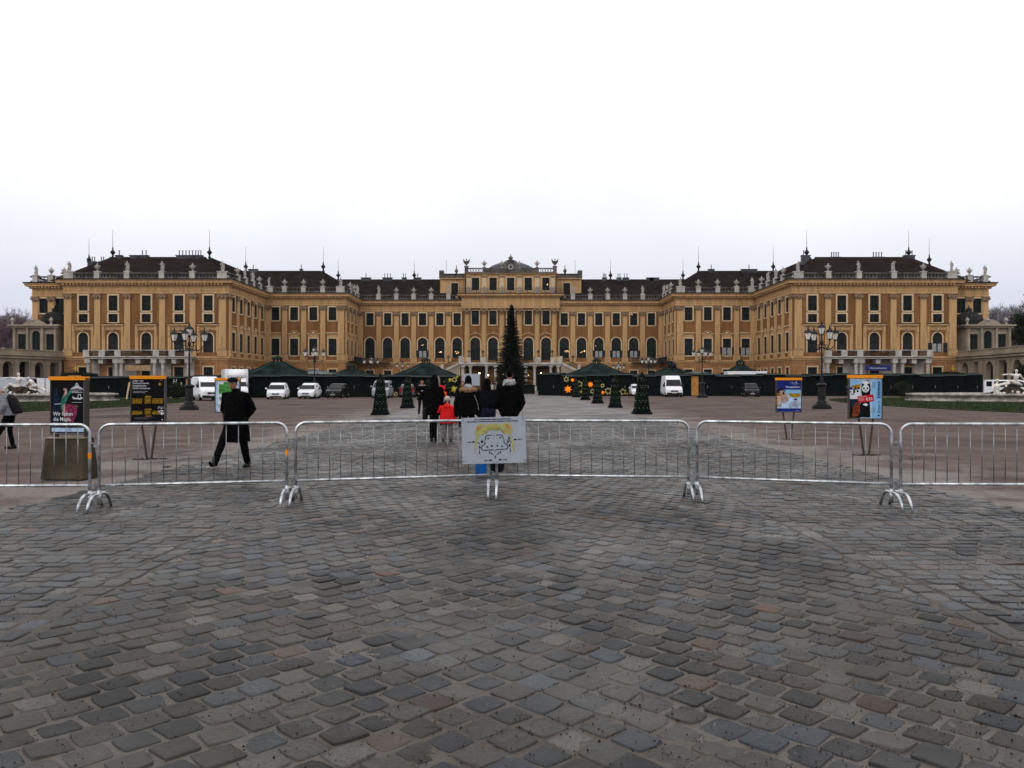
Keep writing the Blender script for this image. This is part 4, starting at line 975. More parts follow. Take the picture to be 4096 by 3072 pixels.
for sg in (-1, 1):
    side = 'left' if sg < 0 else 'right'; bal = BAL_L if sg < 0 else BAL_R
    for run, items in runs.items():
        kc = {'s': 0, 'u': 0}; tot = {t: sum(1 for i in items if i[0] == t) for t in 'su'}
        for typ, x, y in items:
            ox, oy = (0, -.12) if run in ('outer', 'front', 'mid', 'court') else (-sg*.12, 0)
            big = run == 'front' and x in (79.7, 52.0) or run == 'mid' and x in (35.4, 50.3)
            hw = .85 if big else .46
            mb = MB(); X, Y = sg*x+ox, y+oy
            if oy: mb.box(X-hw, X+hw, Y-.36, Y+.36, 20.6, 21.75); mb.box(X-hw-.08, X+hw+.08, Y-.44, Y+.44, 21.75, 21.9)
            else: mb.box(X-.36, X+.36, Y-hw, Y+hw, 20.6, 21.75); mb.box(X-.44, X+.44, Y-hw-.08, Y+hw+.08, 21.75, 21.9)
            mb.build('pedestal', M_white, bal)
            me = STM[cnt % 3] if typ == 's' else URM; cnt += 1
            nm = 'statue' if typ == 's' else 'urn'
            o = link(nm, me, None, (PX+X, PY+Y, 21.9), random.uniform(-.4, .4) if typ == 's' else 0)
            o.scale = (.84,)*3 if typ == 's' else (.76,)*3
            n = ORD[kc[typ]]; kc[typ] += 1
            desc = 'pale stone statue of a robed figure' if typ == 's' else 'pale stone urn with handles'
            frm = {'outer': 'outer corner', 'front': 'outer corner', 'side': 'front corner', 'mid': 'end wing', 'step': 'front corner', 'court': 'middle wing'}[run]
            lab = (f'{n} {nm} from the {frm}' if tot[typ] > 1 else f'pale stone {nm}')+' on the '+WING[run].format(side)
            # keep labels within 16 words
            lab = lab.replace('pale stone statue of a robed figure', 'pale stone statue').replace('pale stone urn with handles', 'pale stone urn')
            tag(o, lab, 'statue' if typ == 's' else 'urn', 'stone figures along the palace parapet' if typ == 's' else 'stone urns along the palace parapet')
for k, u in enumerate((-9.6, -5.97, -1.99, 1.99, 5.97, 9.6)):
    o = link('statue', STM[k % 3], None, (PX+u, PY-.35, 21.96), 0); o.scale = (.85, .85, .85)
    tag(o, f'small statue against the attic wall below the clock, {ORD[k]} of six from the left', 'statue', 'small statues in front of the clock attic')
for k, u in enumerate((-5.97, -1.99, 1.99, 5.97)):
    o = link('urn', URM, None, (PX+u, PY+.1, 27.8 if abs(u) < 3 else 27.9)); o.scale = (.85, .85, .85); tag(o, f'dark stone urn on the clock pavilion roofline, {ORD[k]} of four from the left', 'urn', 'urns beside the palace clock')
mb = MB(); mb.box(-.5, .5, -.3, .3, 0, .3); mb.ball((0,0,.95), (.32,.28,.6), 8)
mb.ball((0,-.1,1.75), (.16,.2,.2), 8)
for sg in (-1, 1): mb.tube([(sg*.2,0,1.2),(sg*.6,.05,1.5),(sg*.75,.1,1.95),(sg*.55,.1,1.2),(sg*.35,.05,.7)], [.16,.2,.08,.16,.08], 6)
eg = mb.build('eagle_statue', M_stone, remesh=.06); eg = baked(eg)
for sg in (-1, 1):
    o = link('eagle_statue', eg, None, (PX+sg*10.0, PY+.1, 27.95)); tag(o, f'stone eagle with raised wings on the {"left" if sg < 0 else "right"} corner of the clock pavilion', 'statue', 'stone eagles on the clock pavilion')

# ---------------------------------------------------------------- arcades and the domed pavilions on them
def arcade(name, label, pts, sp=3.15, op=.62):
    root = empty(name, (pts[1][0], pts[1][1], 0), 0, label, 'arcade'); inv = Matrix.Translation((-pts[1][0], -pts[1][1], 0))
    for i in range(len(pts)-1):
        A, B = Vector(pts[i]), Vector(pts[i+1]); ln = (B-A).length; ang = math.atan2(B.y-A.y, B.x-A.x); M = inv @ frame_of(A.x, A.y, ang)
        n = max(1, round(ln/sp)); w = ln/n
        mb = MB(); cols = [(k*w, (k+1)*w, [((k+.5)*w, w*op, 0, 5.35, (k+i) % 2 == 0)]) for k in range(n)]
        wall_mesh(mb, cols, 0, 5.9, 0, .9, M=M)
        for k in range(n): 
            mb.box(k*w-.38, k*w+.38, -.25, .0, 0, 5.5, 0, M); mb.box(k*w-.5, k*w+.5, -.36, .0, 4.95, 5.2, 0, M)
        mb.build('arcade_wall', M_arc, root)
        mb = MB()
        mb.box(0, ln, -.45, .1, 5.9, 6.15, 0, M); mb.box(0, ln, -.3, .1, 6.15, 6.35, 0, M); mb.box(0, ln, -.62, .1, 6.35, 6.6, 0, M); mb.box(0, ln, -.2, .3, 6.6, 7.3, 0, M); mb.box(0, ln, -.32, .4, 7.3, 7.45, 0, M)
        mb.build('cornice', M_arc, root)
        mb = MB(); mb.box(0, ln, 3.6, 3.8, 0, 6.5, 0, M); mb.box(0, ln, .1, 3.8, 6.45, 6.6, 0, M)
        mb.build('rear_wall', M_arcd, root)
    return root
arcade('arcade', 'pale stone arcade with round arches behind the left fountain', [(-100,40),(-98,70),(-92,98),(-88.5,114),(-84.3,131),(-81.2,143.6)])
arcade('arcade', 'pale stone arcade with round arches behind the right fountain', [(80.6,143.6),(77.9,121),(74.6,102),(72,84),(73,62),(78,40)], 4.6, .6)
for sg in (-1, 1):
    side = 'left' if sg < 0 else 'right'
    cx, y0, y1 = sg*86.2, 144.2, 150.5; hw = 4.0
    root = empty('side_pavilion', (cx, 147, 0), 0, f'small grey stone pavilion with dark dome at the {side} end of the palace', 'pavilion', 'domed pavilions at the palace ends')
    M = Matrix.Translation((0, y0-147, 0))
    mb = MB(); wall_mesh(mb, [(-hw, -1.35, [(-2.55, 1.5, 7.7, 10.6, False)]), (-1.35, 1.35, [(0, 1.5, 7.7, 11.2, True)]), (1.35, hw, [(2.55, 1.5, 7.7, 10.6, False)])], 0, 11.7, 0, .3, M=M)
    mb.box(-hw, -hw+.01, 0, 6, 0, 11.7, 0, M); mb.box(hw-.01, hw, 0, 6, 0, 11.7, 0, M); mb.build('wall', M_arc, root)
    mb = MB()
    for x in (-3.7, -1.35, 1.35, 3.7): mb.lathe([(.3,7.4),(.26,7.6),(.23,11.3),(.32,11.6)], 10, (x, y0-147-.3, 0))
    mb.build('colonnette', M_arc, root)
    mb = MB(); mb.box(-hw-.3, hw+.3, y0-147-.6, 3.5, 11.7, 12.0); mb.box(-hw-.6, hw+.6, y0-147-.9, 3.8, 12.0, 12.3); mb.box(-hw, hw, y0-147-.3, 3.5, 7.2, 7.42)
    mb.prism([(-2.2,12.3),(2.2,12.3),(1.6,12.7),(.7,13.2),(-.7,13.2),(-1.6,12.7)], y0-147-.5, y0-147-.2); mb.build('cornice', M_arc, root)
    for x, w in ((-2.55, 1.5), (0, 1.5), (2.55, 1.5)):
        mb = MB(); zt = 11.2 if x == 0 else 10.6
        mb.box(x-w/2, x+w/2, y0-147+.28, y0-147+.3, 7.7, zt); mb.box(x-.04, x+.04, y0-147+.2, y0-147+.27, 7.7, zt, 1); mb.build('window', [M_blind, M_sash], root)
    mb = MB(); mb.lathe([(2.3,12.3),(2.45,12.9),(2.45,13.3),(2.0,14.2),(1.0,14.8),(.55,14.9),(.5,15.3),(.6,15.4),(.2,15.6),(.12,15.8),(.03,16.2)], 16, (-sg*1.7, .3, 0)); mb.build('dome', M_rail, root)
    for x in (-hw, -hw*.1, hw*.75):
        u = MB(); u.lathe([(.25,0),(.12,.3),(.4,.8),(.25,1.0),(.05,1.3)], 8, (x, y0-147-.4, 12.3)); u.build('urn', M_marble, root)
# ---------------------------------------------------------------- market huts
def hut_at(xa, xb, d0, d1, h, label, front_h=None, door=False, mat_=None, group='dark green wooden market huts'):
    """front face runs from photo column xa at distance d0 to xb at distance d1"""
    A = Vector(((xa-2048)*d0/FPX, d0)); B = Vector(((xb-2048)*d1/FPX, d1)); c = (A+B)/2; ln = (B-A).length-.06; ang = math.atan2(B.y-A.y, B.x-A.x)
    root = empty('market_hut', (c.x, c.y, 0), ang, label, 'market hut', group)
    mb = MB(); mb.box(-ln/2, ln/2, 0, 2.4, 0, h)
    k = int(ln/.30)
    for j in range(k+1): mb.box(-ln/2+j*ln/k-.012, -ln/2+j*ln/k+.012, -.018, 0, .05, h-.02)
    for z in (.06, h*.52, h-.1): mb.box(-ln/2, ln/2, -.03, 0, z, z+.08)
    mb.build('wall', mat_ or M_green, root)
    mb = MB(); t = random.uniform(.10, .22)
    mb.prism([(-ln/2-.08, h+.0), (ln/2+.08, h+random.uniform(0,.05)), (ln/2+.08, h+.07), (-ln/2-.08, h+.07)], -.42, .2)
    mb.add([(-ln/2-.08,-.42,h+.07),(ln/2+.08,-.42,h+.07),(ln/2+.08,2.6,h+t+.12),(-ln/2-.08,2.6,h+t+.12),(-ln/2-.08,-.42,h),(ln/2+.08,-.42,h),(ln/2+.08,2.6,h+.02),(-ln/2-.08,2.6,h+.02)], [(0,1,2,3),(7,6,5,4),(4,5,1,0),(5,6,2,1),(6,7,3,2),(7,4,0,3)])
    for j in range(3): mb.box(-ln/2+.2+j*ln/3, -ln/2+.26+j*ln/3, -.44, .1, h+.07, h+.10)
    mb.build('roof', M_greent, root)
    mb = MB(); mb.box(-ln/2-.08, ln/2+.08, -.45, -.425, h+.0, h+.075); mb.build('fascia', M_greenl, root)
    mb = MB(); mb.box(ln*.18, ln*.18+.03, -.06, -.02, 1.0, 1.35); mb.build('latch', M_alu, root)
    if door:
        mb = MB(); mb.box(-ln/2-.02, -ln/2+.9, -.08, -.03, .05, h-.15); mb.build('door', M_wood, root)
    return root
nl = 13; xs_ = [345+(1010-345)*i/5 for i in range(6)]
for i in range(5):
    hut_at(xs_[i], xs_[i+1]+(0), 95-i*.6, 94.4-i*.6, 2.25+.08*(i % 2), f'dark green market hut behind the left posters, {ORD[i]} from the left', door=(i == 3))
xs2 = [1010, 1120, 1235, 1345, 1450, 1545, 1640, 1740, 1842]
names = ['just right of the box truck', 'behind the white family car', 'behind the white compact car', 'behind the black car', 'left of the silver van', 'behind the silver van', 'behind the grey estate car', 'with yellow stars beside the central walkway']
for i in range(8):
    hut_at(xs2[i], xs2[i+1], 91+i*1.1, 92.1+i*1.1, 2.42+.06*(i % 2), f'dark green market hut {names[i]}')
hut_at(2152, 2244, 108, 107, 2.85, 'tall plain dark green market hut right of the spruce')
xs3 = [2250, 2345, 2435, 2530, 2622, 2765, 2860, 2958, 3050, 3140, 3235, 3325, 3415, 3505, 3590, 3680, 3770, 3860, 3932]
nm3 = ['with lit orange stars nearest the spruce', 'with one lit orange star behind the obelisks', 'with a small lit star near the foot', 'behind the white hatchback', 'behind the white panel van', 'just right of the open wooden door',
       'left of the black people carrier', 'behind the black people carrier', 'left of the blue poster', 'behind the blue poster', 'left of the right street lamp', 'right of the right street lamp', 'behind the panda poster',
       'right of the panda poster', 'behind the tip of the right basin', 'behind the clipped bush by the right basin', 'below the fir covered stall', 'last on the right beside the parked van']
for i in range(18):
    hut_at(xs3[i], xs3[i+1], 104, 104+(-.0 if i < 14 else -.6), 2.55+.09*((i*7) % 3), f'dark green market hut {nm3[i]}', door=(i == 5))

def pavilion(x, d, r, label, ze=2.75, ht=1.55, light=False):
    X = (x-2048)*d/FPX; root = empty('market_pavilion', (X, d, 0), R(22.5), label, 'pavilion', 'eight-sided market pavilions')
    mb = MB(); mb.lathe([(r*.92,0),(r*.92,ze)], 8, (0,0,0)); mb.build('wall', M_green, root)
    mb = MB(); m = M_greenl if light else M_greent
    mb.lathe([(r*1.05,ze-.05),(r*1.08,ze+.05),(r*.5,ze+ht*.55),(r*.15,ze+ht)], 8)
    for k in range(8):
        a = k*math.pi/4; mb.tube([(r*1.08*math.cos(a), r*1.08*math.sin(a), ze+.08), (r*.5*math.cos(a), r*.5*math.sin(a), ze+ht*.58), (r*.15*math.cos(a), r*.15*math.sin(a), ze+ht+.02)], .045, 4)
    ro = mb.build('roof', m, root)
    if not light:
        mb = MB(); mb.lathe([(.62,ze+ht*.86),(.62,ze+ht*.92)], 8)
        for k in range(8):
            a = k*math.pi/4; mb.box(.52*math.cos(a)-.05, .52*math.cos(a)+.05, .52*math.sin(a)-.05, .52*math.sin(a)+.05, ze+ht*.9, ze+ht+.35)
        mb.lathe([(.78,ze+ht+.33),(.74,ze+ht+.40),(.08,ze+ht+.72)], 8); mb.build('lantern_roof', m, ro)
    return root
pavilion(1110, 99, 4.3, 'large eight-sided green pavilion roof above the white family car', 2.6, 1.75)
pavilion(1258, 102, 3.2, 'low pale green pavilion roof behind the second left street lamp', 2.75, .55, True)
pavilion(1405, 118, 3.6, 'dark pavilion roof above the black car, below the palace corner', 2.8, 1.0)
pavilion(1704, 108, 4.1, 'large green pavilion roof left of the walking crowd', 2.75, 1.65)
pavilion(2386, 112, 4.4, 'large green pavilion roof above the right obelisk row', 2.75, 1.7)
pavilion(2688, 116, 3.0, 'dark pavilion roof above the white panel van', 3.0, 1.0)
pavilion(2790, 112, 3.2, 'low pale green pavilion roof right of the white panel van', 2.75, .5, True)
pavilion(2962, 114, 2.6, 'narrow dark pavilion roof behind the white trailer box', 3.0, 1.35)
# white trailer box behind the right huts
def trailer():
    r = empty('box_trailer', (at(2990, 110)[0], 110, 0), 0, 'long white trailer box showing above the huts right of centre', 'trailer')
    mb = MB(); mb.box(-2.7, 2.7, 0, 2.2, .7, 3.25); mb.box(-2.75, 2.75, -.02, 2.25, 3.2, 3.3); mb.build('box_body', M_pwh, r, bevel=.04)
    mb = MB(); mb.box(-2.6, 2.6, .2, 2.0, .45, .7)
    mb.build('chassis', M_trim, r)
    for sg in (-1, 1): mb = MB(); mb.tube([(1.2*sg, -.02, .38), (1.2*sg, .25, .38)], .38, 12); mb.build('wheel', M_tyre, r)
trailer()
# nativity style stalls with fir boughs and a yellow star at both ends
for sg, x, d, side in ((-1, 305, 112, 'left'), (1, 3808, 112, 'right')):
    X = (x-2048)*d/FPX; r = empty('fir_covered_stall', (X, d, 0), 0, f'market stall with a fir bough roof and yellow star at the {side} end', 'stall', 'fir covered stalls')
    mb = MB(); mb.box(-1.9, 1.9, 0, 2.4, 0, 2.6); mb.build('wall', M_green, r)
    V = []; F = []
    for k in range(900):
        a = random.random()*2-1; z = 2.6+random.random()*.75*(1-abs(a)*.5); y = random.uniform(-.4, 2); x0 = a*2.2; o_ = len(V); q = random.random()*6.28
        V += [(x0,y,z),(x0+.28*math.cos(q),y+random.uniform(-.1,.1),z+.16*math.sin(q)-.05),(x0+.07*math.sin(q),y,z+.1)]; F.append((o_,o_+1,o_+2))
    mb = MB(); mb.add(V, F); mb.box(-2.0, 2.0, -.2, 2.2, 2.6, 2.95); mb.build('fir_roof', M_needle, r)
    mb = MB(); mb.prism(star_poly(0, 3.75, .42, .13, 4), -.3, -.22); mb.build('star', M_stary, r)
    mb = MB(); mb.box(-.9, .9, -.45, -.38, 2.55, 2.75); mb.build('name_board', M_wood, r)

# stars hung on the huts
def star(x, y, d, rr, style, label, n=6):
    X, Y, Z = at(x, d, y); rad = rr*d/FPX; mb = MB()
    if style == 'o' or style == 'y':
        P = star_poly(0, 0, rad, rad*.48, n, math.pi/2+.1)
        mb.add([(p[0], 0, p[1]) for p in P]+[(0,-.12,0),(0,.02,0)], [(i, (i+1) % len(P), len(P)) for i in range(len(P))]+[((i+1) % len(P), i, len(P)+1) for i in range(len(P))])
        m = M_staro if style == 'o' else M_stary
    else:
        P = star_poly(0, 0, rad, rad*.5, n, math.pi/2+.15); P3 = [(p[0], 0, p[1]) for p in P]
        for i in range(len(P3)): mb.tube([P3[i], P3[(i+1) % len(P3)]], .05, 5)
        m = M_starl
    o = mb.build('star_decoration', m, None, loc=(X, Y, Z)); tag(o, label, 'star', 'star decorations on the market huts')
d_ = 103.3
star(2290,1520,d_,9,'o','lit orange star, upper one beside the spruce hut'); star(2272,1557,d_,17,'o','largest lit orange star, low on the hut by the spruce',7)
star(2362,1538,d_,13,'o','lit orange star between the second and third right obelisks',7); star(2411,1570,d_,9,'o','smallest lit orange star near the ground')
star(2265,1517,d_,11,'l','pale outline star above the largest orange star'); star(2318,1536,d_,13,'l','narrow pale outline star between two lit orange stars',5)
star(2325,1567,d_,8,'y','small yellow star low behind the right obelisks'); star(2370,1565,d_,10,'l','pale outline star below the lit star behind the obelisks')
star(2410,1542,d_,8,'l','small pale outline star above the smallest lit star'); star(2433,1564,d_,15,'l','large pale outline star left of the fourth right obelisk',7)
star(2492,1567,d_,14,'l','pale outline star right of the fourth right obelisk',5); star(2509,1575,d_,6,'y','tiny yellow star beside the white hatchback')
star(1800,1520,97.5,10,'y','small yellow star top left on the hut by the walkway',5); star(1818,1519,97.6,11,'l','yellow outline star in the middle of the walkway hut'); star(1829,1507,97.7,7,'y','tiny yellow star under the roof edge of the walkway hut')
star(1817,1557,97.4,16,'y','big yellow star low on the hut by the walkway',6); star(1583,1576,95.2,9,'l','pale outline star between silver van and grey car'); star(1776,1534,97.4,8,'l','dim outline star behind the orange vest')

# ---------------------------------------------------------------- obelisks
def obelisk_proto():
    r = empty('fir_obelisk', (0,0,0))
    mb = MB(); mb.box(-.44, .44, -.44, .44, 0, .10); mb.box(-.38, .38, -.38, .38, .10, .2); mb.build('plinth', M_green, r)
    mb = MB(); n = 9; rs = []
    def hw(z): return .350-.180*(z-.2)/1.62
    for k in range(14):
        z = .2+1.62*k/13; h_ = hw(z); ring = []
        for s in range(4):
            for t in range(n):
                u = -1+2*t/n; p = [(u,-1),(1,u),(-u,1),(-1,-u)][s]; j = random.uniform(-.012,.012)
                ring.append((p[0]*(h_+j), p[1]*(h_+j), z))
        rs.append(ring)
    rs.append([(p[0]*.05, p[1]*.05, 2.10) for p in rs[-1]]); mb.rings(rs)
    V = []; F = []
    for k in range(2600):
        z = random.uniform(.2, 1.95); h_ = hw(z) if z < 1.82 else .17*(2.1-z)/.28; s = random.randrange(4); u = random.uniform(-1, 1); p = [(u,-1),(1,u),(-u,1),(-1,-u)][s]; nn = [(0,-1),(1,0),(0,1),(-1,0)][s]
        x, y = p[0]*h_, p[1]*h_; o_ = len(V); q = random.random()*6.28; a = .024
        tx, ty = -nn[1], nn[0]
        V += [(x, y, z), (x+nn[0]*.014+tx*a*math.cos(q), y+nn[1]*.014+ty*a*math.cos(q), z+a*math.sin(q)), (x+nn[0]*.012+tx*a*math.cos(q+.8), y+nn[1]*.012+ty*a*math.cos(q+.8), z+a*math.sin(q+.8))]; F.append((o_,o_+1,o_+2))
    mb.add(V, F); b = mb.build('fir_body', M_topi, r)
    mb = MB()
    for s in range(4):
        for k in range(22):
            row = k*2//5; z = .30+row*.185; u = (-.6, 0, .6, -.32, .32)[k % 5 if k % 5 < 3 else k % 5] + random.uniform(-.06,.06); z = z+(.09 if k % 5 > 2 else 0); h_ = hw(z)+.012; p = [(u,-1),(1,u),(-u,1),(-1,-u)][s]; mb.ball((p[0]*h_, p[1]*h_, z), .023, 6)
    mb.build('light_bulbs', M_bulb, b)
    return r
ob = obelisk_proto()
obs = [(1522,1660,1495,'fir obelisk with pale bulbs, nearest of the left row'),(1630,1633,1502,'fir obelisk with pale bulbs in front of the grey car'),(1786,1592,1508,'small distant fir obelisk behind the orange vest'),
       (2567,1657,1487,'fir obelisk nearest of the right row, before the white hatchback'),(2461,1631,1499,'second nearest fir obelisk of the right row'),(2390,1614,1505,'third nearest fir obelisk of the right row'),
       (2341,1600,1507,'fourth nearest fir obelisk of the right row'),(2305,1589,1508,'fifth fir obelisk of the right row, in front of the stars'),(1715,1609,1507,'distant fir obelisk mostly hidden behind the woman in black')]
for i, (x, yb, yt, lab) in enumerate(obs):
    d = CAM_H*FPX/(yb-1536)+.4; hh = CAM_H+(1536-yt)*d/FPX
    if i == 0: r = ob; r.location = ((x-2048)*d/FPX, d, 0)
    else: r = dup(ob, ((x-2048)*d/FPX, d, 0))
    r.scale = (hh/2.1,)*3; tag(r, lab, 'obelisk', 'fir obelisks lining the walkway'); r.rotation_euler = (0, 0, random.uniform(-.05, .05))

# ---------------------------------------------------------------- street lamps
def lamp_proto():
    r = empty('street_lamp', (0,0,0))
    mb = MB(); mb.lathe([(.54,0),(.54,.16),(.44,.18),(.44,.26),(.31,.3),(.29,.42),(.23,.5),(.215,1.28),(.26,1.32),(.31,1.42),(.26,1.46),(.12,1.52)], 8, ph=.5); mb.build('base', M_iron, r)
    mb = MB(); mb.lathe([(.11,1.5),(.09,1.7),(.11,1.75),(.065,1.85),(.048,2.9),(.07,2.95),(.048,3.0),(.045,3.75),(.09,3.8),(.10,3.95),(.05,4.05),(.04,4.3)], 10); mb.build('pole', M_iron, r)
    def lant(x, y, z, s=1.0):
        mb = MB(); mb.lathe([(.04,0),(.10,.06),(.115,.1)], 6, (x,y,z)); 
        for k in range(6):
            a = k*math.pi/3; mb.tube([(x+.115*math.cos(a), y+.115*math.sin(a), z+.1), (x+.23*math.cos(a), y+.23*math.sin(a), z+.47)], .009, 4)
        mb.lathe([(.25,.47),(.26,.5),(.15,.62),(.06,.68),(.05,.74),(.02,.9)], 6, (x,y,z)); l = mb.build('lantern', M_iron, r)
        g = MB(); g.lathe([(.10,.1),(.215,.47)], 6, (x,y,z)); g.build('glass', M_glass, l)
    for k in range(4):
        a = k*math.pi/2+.12; c, s = math.cos(a), math.sin(a); mb = MB()
        def P(u, z): return (u*c, u*s, z)
        mb.tube([P(.08,3.62),P(.25,3.52),P(.45,3.5),P(.65,3.58),P(.80,3.75),P(.86,3.98)], [.035,.03,.03,.03,.028,.03], 6)
        mb.tube([P(.1,3.75),P(.3,3.8),P(.42,3.68),P(.33,3.58),P(.25,3.64)], .02, 5); mb.tube([P(.78,3.6),P(.7,3.45),P(.55,3.42),P(.5,3.5)], .018, 5)
        mb.build('arm', M_iron, r); lant(.86*c, .86*s, 3.98)
    lant(0, 0, 4.3)
    return r
lp = lamp_proto()
lamps = [(757,1640,1288,'tall five-lantern street lamp in front of the left lawn'),(3287,1636,1282,'tall five-lantern street lamp in front of the right lawn'),(1258,1593,1378,'five-lantern street lamp in front of the white compact car'),(2809,1591,1380,'five-lantern street lamp right of the white panel van'),
         (1484,1578,1420,'distant street lamp above the silver van'),(1610,1574,1440,'more distant street lamp above the grey car'),(2595,1578,1418,'distant street lamp above the nearest right obelisk'),(2475,1574,1447,'more distant street lamp above the second right obelisk')]
for i, (x, yb, yt, lab) in enumerate(lamps):
    d = (CAM_H*FPX/(yb-1536)+.6) if i < 4 else (116, 132, 114, 130)[i-4]; hh = CAM_H+(1536-yt)*d/FPX
    r = lp if i == 0 else dup(lp, (0,0,0)); r.location = ((x-2048)*d/FPX, d, 0); r.scale = (hh/5.2,)*3; r.rotation_euler = (0,0,random.uniform(-.08,.08) + (.25 if i == 2 else 0))
    tag(r, lab, 'street lamp', 'cast iron street lamps of the court')

# ---------------------------------------------------------------- spruce
def spruce(x, d, top):
    X = (x-2048)*d/FPX; H = CAM_H+(1536-top)*d/FPX
    r = empty('spruce_tree', (X, d, 0), 0, 'tall dark conical spruce standing before the middle of the palace', 'tree')
    mb = MB(); mb.tube([(0,0,0),(0,0,H*.5),(0,0,H-.1)], [.28,.16,.02], 8); mb.build('trunk', M_bark, r)
    V = []; F = []; rr = random.Random(3)
    def frond(p, q, w):
        p, q = Vector(p), Vector(q); dv = (q-p); L_ = dv.length; dv /= L_; s = dv.cross(Vector((0,0,1))).normalized()
        n = max(3, int(L_/.20))
        for i in range(n):
            t = (i+.3)/n; c = p+dv*L_*t
            for sg in (-1, 1):
                for e in range(3):
                    l = w*(1-t*.55)*rr.uniform(.6, 1.35); tip = c+dv*l*rr.uniform(.3,.9)+s*sg*l*rr.uniform(.4,.95)+Vector((0,0,-l*rr.uniform(.0,.7))); o_ = len(V)
                    V.extend([tuple(c-dv*.07), tuple(c+dv*.07+Vector((0,0,.03))), tuple(tip)]); F.append((o_,o_+1,o_+2))
        o_ = len(V); V.extend([tuple(p+s*.04), tuple(p-s*.04), tuple(q)]); F.append((o_,o_+1,o_+2))
    z = H*.02+.5
    while z < H-.15:
        t = z/H; rad = (3.25*(1-t)**.86*min(1, (.74+t*2.2)))*(1.0 if t > .12 else .9)+.05
        n = int(6+15*(1-t)); off = rr.random()*6.28
        for k in range(n):
            a = off+k*2*math.pi/n+rr.uniform(-.2,.2); L_ = rad*rr.uniform(.62,1.28)
            if rr.random() < .16: L_ *= .5
            dr = -.25*L_*(1-t)+.18*L_*t; lift = rr.uniform(-.1,.15)*L_
            frond((0,0,z), (L_*math.cos(a), L_*math.sin(a), z+dr+lift), .34+.34*(1-t))
        z += .115+.10*(1-t)
    for k in range(8): o_ = len(V); a = k; V.extend([(.05*math.cos(a),.05*math.sin(a),H-.7),(.14*math.cos(a),.14*math.sin(a),H-.35),(0,0,H+.1)]); F.append((o_,o_+1,o_+2))
    mb = MB(); mb.add(V, F); mb.build('crown', M_needle, r)
    mb = MB()
    for k in range(26):
        zz = rr.uniform(.9, H*.6); a = rr.uniform(-2.6,-.5); q = 1.9*(1-zz/H)**.9; mb.ball((q*math.cos(a), q*math.sin(a), zz), .05, 6)
    mb.build('bauble', M_bulb, r)
spruce(2046, 128, 1216)
mb = MB(); mb.box(-1.6,.0,-.6,.6,0,1.3); mb.box(.1,1.9,-.7,.7,0,1.35); mb.box(-1.7,2.0,-.75,.75,1.3,1.42); mb.tube([(-.6,-.62,.9),(-.6,-.66,.9)],.12,10,1)
o = mb.build('stage_box', [M_green, M_pred], loc=(at(2090,124)[0],124,0), bevel=.03); tag(o, 'low black box stand with a small red mark beside the spruce', 'stage box')

# ---------------------------------------------------------------- bare and leafy trees beyond the arcades
def bare_tree_mesh(seed, H, spread=.36, twigs=True):
    rr = random.Random(seed); mb = MB(); V = []; F = []
    def br(p, dv, L_, rad, lv):
        q = p+dv*L_; m = p.lerp(q, .5)+Vector((rr.uniform(-1,1), rr.uniform(-1,1), 0))*L_*.05
        mb.tube([p, m, q], [rad, rad*.85, rad*.68], 4 if lv > 1 else 7)
        if lv >= 5:
            for k in range(9):
                a = Vector((rr.uniform(-1,1), rr.uniform(-1,1), rr.uniform(-.25,1.1))).normalized(); e = q+a*rr.uniform(.5,1.3); o_ = len(V); s = a.cross(Vector((0,0,1))).normalized()*.035
                V.extend([tuple(q+s), tuple(q-s), tuple(e)]); F.append((o_,o_+1,o_+2))
                for kk in range(3):
                    b = (a+Vector((rr.uniform(-1,1), rr.uniform(-1,1), rr.uniform(-.5,1)))*.8).normalized(); e1 = q.lerp(e, rr.uniform(.3,.8)); e2 = e1+b*rr.uniform(.3,.9); o_ = len(V); V.extend([tuple(e1+s*.6), tuple(e1-s*.6), tuple(e2)]); F.append((o_,o_+1,o_+2))
            return
        n = 3 if lv else 5
        for k in range(n+(rr.random() < .35)):
            a = rr.random()*6.28; tl = rr.uniform(.45, .95) if lv else rr.uniform(.5, .9)
            u = dv.cross(Vector((0,.3,1)) if abs(dv.z) < .9 else Vector((1,0,0))).normalized(); v = dv.cross(u)
            nd = (dv+(u*math.cos(a)+v*math.sin(a))*tl+Vector((0,0,.12))).normalized(); br(p.lerp(q, rr.uniform(.6, 1.0)), nd, L_*rr.uniform(.62,.82), rad*.6, lv+1)
    br(Vector((0,0,0)), Vector((0,0,1)), H*.24, H*.02, 0)
    return mb, V, F
def bare_tree(seed, x, d, H, label, m=None, leaf=None, group='bare hazy trees beyond the arcades'):
    X = (x-2048)*d/FPX; r = empty('bare_tree' if not leaf else 'leafy_tree', (X, d, 0), 0, label, 'tree', group)
    mb, V, F = bare_tree_mesh(seed, H); zs = sorted(v[2] for v in V); k_ = H/zs[int(len(zs)*.985)]; r.scale = (k_*(.55 if H < 4 else 1), k_*(.55 if H < 4 else 1), k_); mb.build('trunk', m or M_hazetwig, r)
    c = MB(); c.add(V, F)
    if leaf:
        rr = random.Random(seed+1); LV = []; LF = []
        for t in range(0, len(V), 3):
            for k in range(3):
                p = Vector(V[t+2])+Vector((rr.uniform(-.5,.5), rr.uniform(-.5,.5), rr.uniform(-.4,.4))); s = rr.uniform(.12,.26); o_ = len(LV); a = Vector((rr.uniform(-1,1), rr.uniform(-1,1), rr.uniform(-1,1)))*s; b = Vector((rr.uniform(-1,1), rr.uniform(-1,1), rr.uniform(-1,1)))*s
                LV += [tuple(p), tuple(p+a), tuple(p+b)]; LF.append((o_,o_+1,o_+2))
        c.add(LV, LF)
    c.build('crown', leaf or m or M_hazetwig, r)
